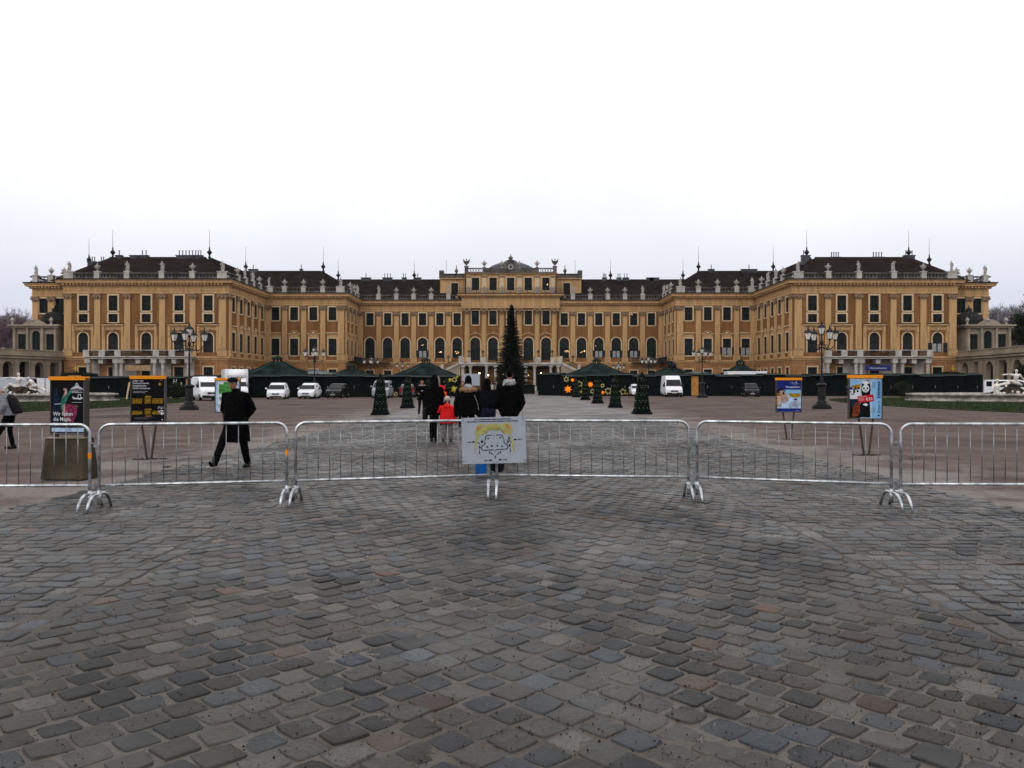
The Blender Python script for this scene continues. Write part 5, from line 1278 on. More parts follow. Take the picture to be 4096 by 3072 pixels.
M_ltree = mat('dark_evergreen', (.012,.018,.008), .9, .6, .5, spec=.1); M_purple = mat('haze_paled_reddish_twigs', (.16,.10,.12), .95, .3, 1)  # reddish twigs, lightened so that their colour carries the haze
bare_tree(11, 3972, 235, 24, 'large hazy bare tree right of the right domed pavilion'); bare_tree(12, 4040, 215, 22, 'hazy bare tree farther right behind the right arcade')
bare_tree(13, 3905, 260, 20, 'hazy bare tree nearest the palace end on the right'); bare_tree(22, 4010, 300, 26, 'faint bare tree behind the large one on the right')
bare_tree(14, 4262, 150, 17.5, 'dark leafy tree at the right edge of the court', M_bark, M_ltree)
bare_tree(15, 4105, 110, 3.3, 'dark low evergreen bush in front of the right arcade', M_bark, M_ltree)
bare_tree(16, 20, 235, 21, 'reddish bare tree behind the left arcade', M_purple); bare_tree(17, 95, 290, 27, 'hazy bare tree beside the left domed pavilion'); bare_tree(18, -30, 260, 24, 'hazy bare tree at the left edge'); bare_tree(19, 60, 330, 31, 'faint hazy tree behind the left arcade')

# ---------------------------------------------------------------- clipped bushes
for x, d, s, lab in ((704, 87, 1.0, 'round clipped dark bush left of the left street lamp'), (3612, 99, 1.15, 'round clipped dark bush behind the tip of the right basin')):
    V = []; F = []; X = (x-2048)*d/FPX
    for k in range(2600):
        a = random.random()*6.28; e = math.asin(random.uniform(-.6, 1)); rr = s*random.uniform(.8, 1.04); p = Vector((rr*math.cos(e)*math.cos(a), rr*math.cos(e)*math.sin(a), s*.75+rr*math.sin(e)*.95)); o_ = len(V)
        V += [tuple(p), tuple(p+Vector((random.uniform(-.1,.1),random.uniform(-.1,.1),random.uniform(-.1,.1)))), tuple(p+Vector((random.uniform(-.1,.1),random.uniform(-.1,.1),random.uniform(-.1,.1))))]; F.append((o_,o_+1,o_+2))
    r = empty('clipped_bush', (X, d, 0), 0, lab, 'bush'); mb = MB(); mb.add(V, F); mb.ball((0,0,s*.75), s*.8, 12); mb.build('foliage', M_ltree, r); mb = MB(); mb.tube([(0,0,0),(0,0,.4)], .08, 6); mb.build('trunk', M_bark, r)

# display board left of the terrace steps
X, Y = at(1886, 120); r = empty('display_board', (X, Y, 0), 0, 'large pale grey display board behind the fur collared woman', 'board')
mb = MB(); mb.box(-1.25, 1.25, 0, .08, 1.3, 3.1); mb.build('panel', M_board, r)
for x in (-1.2, 1.2): mb = MB(); mb.box(x-.05, x+.05, .08, .16, 0, 3.1); mb.build('post', M_lead, r)
# ladder and planks leaning on the left huts
X, Y = at(701, 90)
mb = MB()
for sg in (-1, 1): mb.tube([(sg*.2+.0,-.7,0),(sg*.14,.0,2.1)], .03, 6)
for k in range(7): mb.tube([(-.2+.008*k,-.7+.1*k,.28*k+.15),(.2-.008*k,-.7+.1*k,.28*k+.15)], .022, 5)
o = mb.build('ladder', M_alu, loc=(X, Y, 0)); tag(o, 'aluminium ladder leaning on a dark hut left of the left street lamp', 'ladder')
for x, lab in ((727, 'pale plank leaning on a hut beside the ladder'), (521, 'short pale plank leaning left of the golden palace poster')):
    X, Y = at(x, 91 if x > 600 else 80); mb = MB(); mb.box(-.07,.07,-.02,.02,0,1.75,0,Matrix.Rotation(R(-8),4,'X') @ Matrix.Rotation(R(6),4,'Y')); o = mb.build('plank', M_conc if 0 else M_frame, loc=(X, Y-.8, 0)); tag(o, lab, 'plank', 'pale planks leaning on huts')
# pale folding panels at the far left
r = empty('fence_panel', (at(180,92)[0], 92, 0), 0, 'pale grey hoarding panels behind the left fountain', 'hoarding')
mb = MB()
for k in range(4): mb.box(-2.2+k*1.12, -2.2+k*1.12+1.06, 0, .06, .2, 2.25)
mb.build('panel', M_whitec, r)
mb = MB()
for k in range(5): mb.box(-2.26+k*1.12, -2.2+k*1.12, -.03, .09, 0, 2.35)
mb.box(-2.26, 2.3, -.03, .09, 2.27, 2.35); mb.build('post', M_lead, r)

# ---------------------------------------------------------------- vehicles
def vehicle(name, label, cat, paint, st, loc, rz, bw, screen, wheels, wr=.33, face='car', rear=False, group=None, trimline=None):
    """st: stations front to rear (y, zlow, zbelt, ztop, hw_belt, hw_top); screen=(front station index of windscreen base)"""
    r = empty(name, loc, rz, label, cat, group)
    mb = MB(); rs = []
    for y, zl, zb, zt, hb, ht in st:
        m = (zb-zl)
        half = [(hb*.90, zl), (hb*.985, zl+m*.22), (hb, zl+m*.55), (hb*.975, zb), (ht, zt-.07), (ht*.86, zt)]
        rs.append([(-x, y, z) for x, z in half]+[(x, y, z) for x, z in half[::-1]])
    mb.rings(rs); mb.build('body', paint, r, smooth=False, bevel=.025)
    def panel(pts, name_, m, off=.012, parent=r):
        a, b, c = Vector(pts[0]), Vector(pts[1]), Vector(pts[2]); n_ = (b-a).cross(c-a).normalized()*off; q = MB(); k = len(pts)
        q.add([tuple(Vector(p)+n_) for p in pts]+[tuple(Vector(p)-n_) for p in pts], [tuple(range(k)), tuple(range(2*k-1, k-1, -1))]+[((i+1)%k, i, k+i, k+(i+1)%k) for i in range(k)]); return q.build(name_, m, parent)
    k = screen; A = st[k]; B_ = st[k+1]
    panel([(-A[4]*.88, A[0]-.005, A[3]+.03), (A[4]*.88, A[0]-.005, A[3]+.03), (B_[5]*.90, B_[0]-.005, B_[3]-.05), (-B_[5]*.90, B_[0]-.005, B_[3]-.05)], 'windscreen', M_cglass, .02)
    # side glass
    for sg in (-1, 1):
        idx = [i for i in range(k+1, len(st)-1)]
        if face != 'van': 
            lo = [(sg*st[i][4]*.985, st[i][0]+.05, st[i][2]+.02) for i in idx]; hi = [(sg*(st[i][5]+.01), st[i][0]+.12, st[i][3]-.13) for i in idx]
        else:
            i = k+1; lo = [(sg*st[i][4]*.985, st[i][0]-.25, st[i][2]+.02), (sg*st[i][4]*.985, st[i][0]+.75, st[i][2]+.02)]; hi = [(sg*(st[i][4]*.955), st[i][0]+.02, st[i][2]+.55), (sg*(st[i][4]*.955), st[i][0]+.75, st[i][2]+.55)]
        pts = lo+hi[::-1]
        if sg > 0: pts = pts
        else: pts = pts[::-1]
        panel(pts, 'side_window', M_cglass, .018)
    B0 = st[-1]
    panel([(B0[5]*.85, B0[0]+.01, B0[3]-.12), (-B0[5]*.85, B0[0]+.01, B0[3]-.12), (-B0[4]*.85, B0[0]+.01, B0[2]+.05), (B0[4]*.85, B0[0]+.01, B0[2]+.05)], 'rear_window', M_cglass, .015)
    F = st[0]; y = F[0]
    # front face parts
    h0 = F[1]; hb = F[4]; zb = F[3]; H_ = zb-h0
    mb = MB(); mb.box(-hb*.80, hb*.80, y-.03, y+.1, h0+.02, h0+H_*.26); mb.build('bumper_intake', M_trim, r)
    mb = MB(); mb.box(-hb*.46, hb*.46, y-.035, y+.1, h0+H_*.58, h0+H_*.88); mb.box(-.09, .09, y-.05, y+.1, h0+H_*.70, h0+H_*.82, 1); mb.build('grille', [M_trim, M_alu], r)
    for sg in (-1, 1):
        mb = MB(); mb.add([(sg*hb*.50,y-.03,h0+H_*.62),(sg*hb*.93,y+.06,h0+H_*.60),(sg*hb*.97,y+.30,zb-.02),(sg*hb*.62,y+.02,h0+H_*.88),(sg*hb*.50,y+.14,h0+H_*.62),(sg*hb*.90,y+.2,h0+H_*.60),(sg*hb*.90,y+.35,zb-.05),(sg*hb*.62,y+.2,h0+H_*.86)], [(0,1,2,3),(7,6,5,4),(0,4,5,1),(1,5,6,2),(2,6,7,3),(3,7,4,0)]); mb.build('headlight', M_hlamp, r)
        w_ = st[k]; mb = MB(); mb.ball((sg*(w_[4]+.13), w_[0]+.22, w_[3]+.10), (.11,.07,.09 if face != 'van' else .17), 8); mb.tube([(sg*w_[4]*.94, w_[0]+.3, w_[3]+.04),(sg*(w_[4]+.1), w_[0]+.24, w_[3]+.06)], .03, 5); mb.build('wing_mirror', paint if face != 'van' else M_trim, r)
    mb = MB(); mb.box(-.26, .26, y-.05, y+.02, h0+H_*.30, h0+H_*.44); mb.build('number_plate', M_plate, r)
    if trimline: mb = MB(); mb.box(-hb*1.0, hb*1.0, y-.02, y+.35, h0, h0+H_*trimline); mb.build('bumper', M_trim, r, bevel=.03)
    # rear lights and plate
    yr = B0[0]
    for sg in (-1, 1): mb = MB(); mb.box(min(sg*B0[4]*.74, sg*B0[4]*.97), max(sg*B0[4]*.74, sg*B0[4]*.97), yr-.05, yr+.03, B0[2]-.25, B0[2]+.25); mb.build('tail_light', M_tlamp, r)
    mb = MB(); mb.box(-.26, .26, yr-.02, yr+.03, B0[2]-.3, B0[2]-.18); mb.build('number_plate', M_plate, r)
    for wy in wheels:
        for sg in (-1, 1):
            mb = MB(); c = sg*(bw-.02); mb.lathe([(wr*.5,-.11),(wr*.93,-.115),(wr,-.08),(wr,.08),(wr*.93,.115),(wr*.5,.11)], 18, M=Matrix.Translation((c-sg*.10, wy, wr)) @ Matrix.Rotation(R(90), 4, 'Y')); wo = mb.build('wheel', M_tyre, r)
            mb = MB(); mb.lathe([(.03,-.02),(wr*.58,-.01),(wr*.60,.02),(.03,.02)], 14, M=Matrix.Translation((c+sg*.012, wy, wr)) @ Matrix.Rotation(R(90), 4, 'Y')); mb.build('rim', M_rim, wo)
    return r
CAR = lambda h, hb, L_: [(-L_/2,.22,.62,.66,hb*.80,hb*.78),(-L_/2+.18,.20,.78,.84,hb*.95,hb*.90),(-L_/2+.95,.20,.95,.99,hb,hb*.90),(-L_/2+1.7,.20,.98,h-.06,hb,hb*.76),(-L_/2+2.2,.20,.98,h,hb,hb*.78),(L_/2-.9,.20,.98,h-.02,hb,hb*.77),(L_/2-.12,.22,.96,h-.16,hb*.97,hb*.72),(L_/2,.28,.90,.98,hb*.93,hb*.70)]
VAN = lambda h, hb, L_: [(-L_/2,.28,.80,.86,hb*.86,hb*.80),(-L_/2+.15,.26,.95,1.05,hb*.96,hb*.88),(-L_/2+.75,.26,1.15,1.28,hb,hb*.88),(-L_/2+1.35,.26,1.2,h-.38,hb,hb*.86),(-L_/2+1.9,.26,1.2,h,hb,hb*.84),(L_/2-.05,.30,1.2,h,hb,hb*.86),(L_/2,.34,1.2,h-.08,hb*.97,hb*.84)]
def dof(yb): return CAM_H*FPX/(yb-1536)
def vput(x, yb): d = dof(yb); return ((x-2048)*(d+1.9)/FPX, d+1.9, 0)
CG = 'vehicles parked along the market huts'
vehicle('parked_car','white family car facing the viewer, left of the white compact car','car',M_pwh,CAR(1.68,.93,4.8),vput(1113,1597),.17,.93,2,(-1.5,1.45),group=CG)
vehicle('parked_car','white compact car partly behind the second left street lamp','car',M_pwh,CAR(1.66,.88,4.2),vput(1239,1595),.03,.88,2,(-1.3,1.25),group=CG)
vehicle('parked_car','black car with silver grille right of the second left street lamp','car',M_pbk,CAR(1.60,.88,4.4),vput(1351,1593),-.04,.88,2,(-1.35,1.3),group=CG)
vehicle('parked_van','silver van behind the nearest left fir obelisk','van',M_psil,[(-2.4,.25,.85,.9,.84,.8),(-2.2,.22,.98,1.06,.93,.86),(-1.6,.22,1.1,1.18,.95,.86),(-.85,.22,1.12,1.88,.95,.80),(-.5,.22,1.12,1.93,.95,.80),(1.8,.22,1.12,1.93,.95,.80),(2.3,.25,1.1,1.85,.94,.78),(2.4,.28,1.0,1.75,.92,.76)],vput(1531,1593),.04,.95,2,(-1.5,1.5),group=CG)
vehicle('parked_car','grey estate car seen from behind, behind a fir obelisk','car',M_pgr,CAR(1.55,.88,4.4),vput(1630,1590),R(180)+.1,.88,2,(-1.35,1.3),group=CG)
vehicle('parked_car','white hatchback half hidden by the nearest right fir obelisk','car',M_pwh,CAR(1.55,.87,4.1),vput(2547,1585),-.05,.87,2,(-1.3,1.2),group=CG)
vehicle('parked_van','tall white panel van with dark bumper beside the open wooden door','van',M_pwh,VAN(2.55,1.02,5.6),vput(2686,1588),-.07,1.02,2,(-1.9,1.7),.36,'van',group=CG,trimline=.45)
vehicle('parked_car','black people carrier with roof rails left of the blue poster','car',M_pbk,CAR(1.66,.90,4.5),vput(3002,1588),-.18,.90,2,(-1.4,1.35),group=CG)
# left white van with open side door, box truck
v = vehicle('parked_van','white van with its side door open left of the green map poster','van',M_pwh,VAN(2.25,1.0,5.0),vput(826,1603),.56,1.0,2,(-1.7,1.5),.35,'van',group=CG,trimline=.40)
mb = MB(); mb.box(-1.75, -.95, -.75, -.70, .5, 2.05); mb.build('open_door', M_pwh, v); mb = MB(); mb.box(-1.03, -.99, -.6, .5, .5, 2.0); mb.build('door_opening', M_trim, v)
t = vehicle('box_truck','white box truck with high cargo box behind the green map poster','truck',M_pwh,VAN(2.3,1.0,3.2),((950-2048)*85/FPX,85,0),.42,1.0,2,(-.7,),.36,'van',group=CG,trimline=.40)
mb = MB(); mb.box(-1.2, 1.2, 1.2, 6.2, .75, 3.15); mb.build('cargo_box', M_pwh, t, bevel=.04)
mb = MB(); mb.lathe([(.95,0),(.93,.35),(.78,.65),(.5,.78),(.02,.84)], 20, M=Matrix.Translation((0,.75,2.28)) ); mb.build('wind_deflector', M_pwh, t, smooth=True)
mb = MB(); mb.box(-.9, .9, .9, 6.1, .45, .75)
for sg in (-1, 1): mb.tube([(sg*.85,4.6,.38),(sg*1.08,4.6,.38)], .38, 14)
mb.build('chassis', M_trim, t)
# vans behind the fountains
vehicle('parked_van','pale silver van side-on behind the left fountain figures','van',M_psil,VAN(2.25,1.0,5.6),(at(60,84)[0]-1.0,84,0),R(-90),1.0,2,(-1.9,1.7),.36,'van')
v = vehicle('parked_van','white van with open rear door behind the right fountain','van',M_pwh,[(-2.5,.3,.9,1.0,.84,.8),(-2.3,.26,1.0,1.1,.93,.86),(-1.7,.26,1.15,1.25,.95,.86),(-1.1,.26,1.2,1.9,.95,.82),(-.7,.26,1.2,2.0,.95,.82),(2.3,.26,1.2,2.0,.95,.82),(2.4,.3,1.15,1.9,.93,.8)],(at(4040,88)[0],88,0),R(90),.95,2,(-1.6,1.5),.34)
mb = MB(); mb.box(-1.15, -.98, 2.45, 3.5, .5, 1.95); mb.box(-1.17, -1.15, 2.7, 3.3, 1.3, 1.85, 1); mb.build('open_door', [M_pwh, M_cglass], v)

# ---------------------------------------------------------------- fountains
def basin(sg, label):
    cx = sg*49.5; r = empty('fountain', (cx, 73, 0), 0, label, 'fountain', 'fountains with marble figures')
    def el(rx, ry, z, n=72): return [(rx*math.cos(2*math.pi*k/n), ry*math.sin(2*math.pi*k/n), z) for k in range(n)]
    mb = MB(); mb.rings([el(13.2,6.0,0), el(13.2,6.0,.16), el(12.8,5.7,.2), el(12.75,5.65,.40), el(13.0,5.95,.48), el(13.15,6.1,.56), el(13.1,6.05,.68), el(12.6,5.6,.72), el(12.45,5.45,.6), el(12.4,5.4,.15)], 0, False)
    mb.build('basin_rim', M_sandst, r, smooth=True)
    mb = MB(); mb.add(el(12.5,5.5,.16), [tuple(range(72))]); mb.build('basin_floor', M_conc, r)
    # rock
    rr = random.Random(5+sg); mb = MB()
    for k in range(34):
        a = rr.random()*6.28; q = rr.random(); mb.ball((2.7*q*math.cos(a), 1.4*q*math.sin(a), .3+.9*(1-q)*rr.uniform(.4,1.1)), (rr.uniform(.4,.8), rr.uniform(.35,.6), rr.uniform(.2,.42)), 7)
    mb.box(-2.9, 2.9, -1.2, 1.2, 0, .5); rock = mb.build('rock', M_rock, r, remesh=.09, loc=(-sg*3.4+0, -2.6, 0))
    def fig(px, pz, py, sc, var, flip=1):
        """reclining or kneeling nude of limbs and torso, one continuous body"""
        mb = MB(); f = flip
        if var == 'recline':
            J = dict(pel=(0,0,.35), ch=(f*.12,0,.95), nk=(f*.12,0,1.16), hd=(f*.10,-.03,1.38), s1=(f*.38,0,1.08), s2=(-f*.18,0,1.06), e1=(f*.62,.0,.78), h1=(f*.85,-.1,.5), e2=(-f*.62,-.05,1.1), h2=(-f*1.12,-.08,1.05), k1=(-f*.55,-.2,.55), a1=(-f*.95,-.25,.1), k2=(-f*.5,.1,.45), a2=(-f*1.15,0,.25))
        elif var == 'kneel':
            J = dict(pel=(0,0,.45), ch=(f*.35,-.02,.85), nk=(f*.46,-.03,1.02), hd=(f*.60,-.06,1.16), s1=(f*.42,-.22,.9), s2=(f*.34,.2,.92), e1=(f*.62,-.3,.6), h1=(f*.95,-.32,.42), e2=(f*.6,.25,.62), h2=(f*.8,.2,.35), k1=(f*.35,-.2,.2), a1=(-f*.2,-.22,.08), k2=(-f*.4,.1,.25), a2=(-f*.85,.1,.1))
        else:
            J = dict(pel=(0,0,.5), ch=(0,0,1.05), nk=(0,0,1.25), hd=(f*.03,-.03,1.46), s1=(f*.24,0,1.16), s2=(-f*.24,0,1.16), e1=(f*.6,-.05,1.22), h1=(f*.95,-.1,1.25), e2=(-f*.42,-.15,.85), h2=(-f*.2,-.3,.7), k1=(f*.3,-.35,.45), a1=(f*.35,-.4,.0), k2=(-f*.35,-.3,.4), a2=(-f*.5,-.35,.0))
        g = {k_: Vector(v_) for k_, v_ in J.items()}; mb.tube([g['pel'], g['pel'].lerp(g['ch'], .5), g['ch'], g['nk']], [.21,.17,.22,.09], 10, ends=True); mb.ball(tuple(g['hd']), (.12,.13,.16), 10)
        mb.tube([g['nk'], g['hd']], .07, 8)
        for s_, e_, h_ in (('s1','e1','h1'),('s2','e2','h2')): mb.tube([g['ch']*.3+g[s_]*.7, g[s_], g[e_], g[h_]], [.11,.10,.075,.05], 8, ends=True)
        for k_, a_ in (('k1','a1'),('k2','a2')): mb.tube([g['pel'], g[k_], g[a_]], [.17,.12,.07], 8, ends=True); mb.ball(tuple(g[a_]+Vector((0,-.08,-.02))), (.08,.14,.06), 6)
        mb.tube([g['pel']+Vector((-f*.3,-.15,.05)), g['pel']+Vector((f*.1,-.24,.0)), g['pel']+Vector((f*.5,-.1,-.15))], [.1,.15,.08], 8)
        o = mb.build('marble_figure', M_fount, r, remesh=.035, loc=(px, py, pz)); o.scale = (sc,)*3; return o
    cx0 = -sg*3.4
    if sg < 0:
        cx0 = 3.4+2.5; rock.location.x = cx0
        fig(cx0-.05, .95, -2.7, 1.05, 'recline', 1); fig(cx0+1.7, .95, -3.0, .95, 'kneel', -1); fig(cx0-2.2, .75, -3.2, .85, 'sit', -1); fig(cx0+2.9, .35, -3.1, .6, 'kneel', 1)
    else:
        cx0 = -3.4-1.9; rock.location.x = cx0
        fig(cx0-1.9, .15, -3.5, 1.15, 'sit', 1); fig(cx0+.2, 1.25, -2.7, 1.05, 'recline', 1); fig(cx0+2.3, .95, -3.0, .95, 'kneel', -1); fig(cx0+1.5, .2, -3.8, .55, 'sit', -1)
    mb = MB()
    for k in range(16):
        a = rr.uniform(-2.8,2.8); mb.ball((a, -1.25+rr.uniform(-.1,.1), .45+rr.uniform(-.1,.45)), (rr.uniform(.08,.2), .12, rr.uniform(.08,.16)), 7)
    for k in range(3): mb.lathe([(.18,0),(.24,.1),(.3,.3),(.34,.5),(.3,.52)], 8, (-2.2+k*2.1, -1.5, .15))
    mb.build('shell_ornament', M_fount, r, remesh=.04, loc=(cx0, -2.6, 0))
basin(-1, 'stone fountain basin with reclining white marble figures at the left'); basin(1, 'stone fountain basin with white marble figures at the right edge')
# ---------------------------------------------------------------- crowd barriers
def barrier(A, B, label, stick=False):
    A, B = Vector(A), Vector(B); c = (A+B)/2; ln = (B-A).length; ang = math.atan2(B.y-A.y, B.x-A.x)
    r = empty('crowd_barrier', (c.x, c.y, 0), ang, label, 'barrier', 'galvanised crowd barriers in a row'); h = ln/2; H_ = 1.07; zb = .30; q = .13
    pts = [(-h, 0, .10), (-h, 0, H_-q-.02)]+[(-h+q-q*math.cos(a), 0, H_-q-.02+q*math.sin(a)) for a in [math.pi/2*k/6 for k in range(1, 7)]]
    pts = pts+[(-x, y, z) for x, y, z in pts[::-1]]
    mb = MB(); mb.tube(pts, .0185, 12); mb.build('frame', M_galv, r, smooth=True)
    mb = MB(); mb.tube([(-h, 0, zb), (h, 0, zb)], .0165, 12); mb.build('bottom_rail', M_galv, r, smooth=True)
    n = int(round(ln/.145)); mb = MB()
    for k in range(1, n): x = -h+k*ln/n; mb.tube([(x, 0, zb), (x, 0, H_-.02)], .0052, 6)
    mb.build('bars', M_galvd, r, smooth=True)
    for sg in (-1, 1):
        x = sg*(h-.0); mb = MB(); ca, sa = math.cos(-ang), math.sin(-ang); P = [(x-q_*sa, q_*ca, z_) for q_, z_ in ((-.30,.0),(-.25,.10),(-.19,.165),(-.12,.195),(.12,.195),(.19,.165),(.25,.10),(.30,.0))]
        mb.tube(P, .019, 10); mb.tube([(x,0,.06),(x,0,.24)], .024, 10); mb.build('foot', M_galv, r, smooth=True)
    mb = MB()
    for z in (.82, .34): mb.tube([(h, 0, z), (h+.07, 0, z+.003), (h+.075, 0, z-.085)], .007, 6); mb.box(-h-.06, -h, -.012, .012, z-.05, z-.01)
    mb.build('coupling_hook', M_galvd, r)
    if stick: mb = MB(); mb.tube([(h, 0, .63), (h, 0, .705)], .0200, 12); mb.build('orange_sticker', M_orange, r)
    return r
p1, p2, p3, p4, p5 = (-5.14,9.8), (-2.855,10.3), (-.266,10.95), (2.43,10.7), (4.80,9.95)
def seg(a, b, g=.055):
    a, b = Vector(a), Vector(b); d = (b-a).normalized(); return tuple(a+d*g), tuple(b-d*g)
barrier(*seg((-7.7,9.75), p1), 'crowd barrier at the left edge in front of the concrete poster base', True)
barrier(*seg(p1, p2), 'crowd barrier in front of the man in the flat cap', True)
barrier(*seg(p2, p3), 'crowd barrier in front of the child in red')
barrier(*seg(p3, p4), 'crowd barrier right of the site plan board')
barrier(*seg(p4, p5), 'crowd barrier in front of the blue and panda posters')
barrier(*seg(p5, (7.35,9.9)), 'crowd barrier at the right edge in front of the lawn')

# ---------------------------------------------------------------- printed panels (flat sheets, laid a millimetre apart)
class Flat(MB):
    L_ = .0012
    def poly(s, P, layer, mi):
        a = sum(P[i][0]*P[(i+1) % len(P)][1]-P[(i+1) % len(P)][0]*P[i][1] for i in range(len(P)))
        if a < 0: P = P[::-1]
        s.add([(x, -layer*s.L_, z) for x, z in P], [tuple(range(len(P)))], mi)
    def rect(s, x0, x1, z0, z1, layer, mi): s.poly([(x0,z0),(x1,z0),(x1,z1),(x0,z1)], layer, mi)
    def disc(s, x, z, r, layer, mi, n=14, rz=None): s.poly([(x+r*math.cos(2*math.pi*k/n), z+(rz or r)*math.sin(2*math.pi*k/n)) for k in range(n)], layer, mi)
    def line(s, pts, w, layer, mi):
        for i in range(len(pts)-1):
            a, b = Vector(pts[i]), Vector(pts[i+1]); d = (b-a).normalized(); n = Vector((-d.y, d.x))*w/2; a2, b2 = a-d*w*.3, b+d*w*.3
            s.poly([tuple(a2-n), tuple(b2-n), tuple(b2+n), tuple(a2+n)], layer, mi)
    def arrow(s, a, b, w, layer, mi):
        a, b = Vector(a), Vector(b); d = (b-a).normalized(); n = Vector((-d.y, d.x)); s.line([tuple(a), tuple(b-d*w*2)], w, layer, mi); s.poly([tuple(b), tuple(b-d*w*3.2+n*w*1.5), tuple(b-d*w*3.2-n*w*1.5)], layer, mi)
    def text(s, t, size, x, z, layer, mi, **k): text_mb(s, t, size, x, z, -layer*s.L_, mi, **k)

# site plan board tied to the barriers
def plan():
    X, Y, Z = at(1978, 10.83, 1763); r = empty('site_plan_board', (X, Y-.0, Z-.31), R(1.5), 'white site plan board tied to the two middle crowd barriers', 'sign'); r.rotation_euler = (0, R(-1.5)*-1*-1, R(1))
    W, H_ = .435, .315
    mb = MB(); mb.box(-W, W, 0, .006, 0, 2*H_); mb.build('board', M_board, r, bevel=.002)
    f = Flat(); mats = [M_ink, M_pyel, M_pyel2, M_psal, M_pgrey, M_board]
    # photo pixel coordinates of the board artwork -> local
    def P(u, v): return ((u-1090)/1790*2*W, .63-(v-200)/1270*.63)
    def PL(l): return [P(*q) for q in l]
    for m_, pts in ((1, [(560,600),(620,430),(700,370),(960,400),(1000,370),(1180,370),(1230,400),(1440,360),(1560,380),(1640,560),(1600,640),(1560,680),(1400,670),(1380,570),(1270,520),(1270,480),(910,480),(910,560),(800,560),(800,670),(600,700),(550,640)]),
                    (1, [(590,680),(680,690),(620,900),(560,1200),(545,1200),(570,900)]), (1, [(1530,670),(1580,660),(1640,900),(1680,1190),(1650,1190),(1590,950)])):
        f.poly(PL(pts), 2, m_)
    f.poly(PL([(910,480),(1270,480),(1270,545),(1190,560),(1160,590),(1120,545),(1000,545),(980,580),(960,545),(910,575)]), 3, 2); f.poly(PL([(800,560),(910,560),(915,620),(850,640),(800,670)]), 3, 2); f.poly(PL([(1380,570),(1280,520),(1285,580),(1340,640),(1390,680)]), 3, 2)
    f.poly(PL([(660,430),(760,430),(740,510),(620,550),(610,530)]), 4, 3); f.poly(PL([(1430,400),(1520,410),(1560,500),(1540,540),(1460,490)]), 4, 3)
    ring = [(1035,690),(940,690),(880,705),(858,750),(850,820)]; f.line(PL(ring), .0105, 3, 0); f.line(PL([(845,870),(830,930),(760,975),(735,1020),(745,1075),(790,1098),(1070,1093)]), .0105, 3, 0)
    f.line(PL([(1162,688),(1280,688),(1330,710),(1345,750),(1360,808)]), .0105, 3, 0); f.line(PL([(1362,850),(1380,910),(1450,955),(1480,1000),(1470,1055),(1420,1080),(1140,1090)]), .0105, 3, 0)
    for u, v, q in ((930,775,9),(1268,766,9),(900,1008,10),(1027,987,10),(1185,982,10),(1312,997,10),(1032,792,5),(1170,788,5),(1028,902,5),(1180,895,5)):
        x, z = P(u, v); f.disc(x, z, q*.00125, 3, 0 if q > 6 else 4)
    for u, v in ((820,845),(1393,828),(1112,1122)):
        x, z = P(u, v); f.disc(x, z, .011, 3, 4); f.disc(x, z, .006, 4, 5)
    x, z = P(1100, 700); f.poly([(x-.006,z+.012),(x+.006,z+.012),(x+.002,z),(x+.006,z-.012),(x-.006,z-.012),(x-.002,z)], 3, 0)
    for a, b in (((335,865),(465,862)),((1875,820),(1755,825)),((920,1382),(795,1387)),((1325,1370),(1450,1368)),((985,1155),(1072,1245)),((1155,1245),(1238,1150)),((958,1210),(956,1120)),((1270,1195),(1268,1115)),((1116,1325),(1116,1240)),((740,890),(742,815)),((768,800),(770,915)),((682,1075),(680,1195)),((1535,800),(1533,740)),((1503,740),(1506,855)),((1538,1050),(1546,1175))):
        if a == (985,1155): a, b = b, a
        f.arrow(P(*a), P(*b), .0075, 3, 0)
    for u, v, sg in ((520,862,1),(1690,825,-1),(985,1375,-1),(1250,1368,1),(690,1010,0),(1526,985,0),(670,900,2),(1540,870,2),(1480,885,0)):
        x, z = P(u, v); car = [(-.021,-.009),(.021,-.009),(.021,.002),(.011,.005),(.006,.012),(-.008,.012),(-.012,.004),(-.021,0)]
        if sg == -1: car = [(-p, q) for p, q in car]
        if sg == 0: car = [(q, p) for p, q in car]
        if sg == 2: car = [((p-q)*.7, (-p+q)*.7+q) for p, q in car]
        f.poly([(x+p, z+q) for p, q in car], 3, 0)
    for u0, u1, v in ((1025,1165,638),(705,820,727),(1090,1165,1418),(1075,1130,770)): f.line(PL([(u0,v),(u1,v)]), .002, 3, 4)
    x, z = P(1075, 268); f.text('Kultur- und Weihnachtsmarkt & Neujahrsmarkt, Schloß Schönbrunn', .026, x, z, 3, 0, align='CENTER', sx=.70, bold=.0009)
    x, z = P(1070, 325); f.text('Eine Wegeführung für Fußgänger und Autos während des Marktauf- und abbaus  Eventteam', .025, x, z, 3, 0, align='CENTER', sx=.74, bold=.0009)
    f.build('plan_print', mats, r)
    mb = MB()
    for x, z, dx, dz in ((-.41,.60,.0,.045),(.405,.60,-.005,.045),(-.43,.04,-.14,-.005),(.43,.04,.12,.0)): mb.tube([(x-dx*.25,-.006,z-dz*.4),(x+dx*.4,-.012,z+dz*.4),(x+dx,.03,z+dz)], .0028, 5)
    mb.tube([(.405,-.006,.60),(.395,.0,.70),(.39,.01,.79)], .0022, 5)
    mb.build('cable_tie', M_trim, r)
plan()

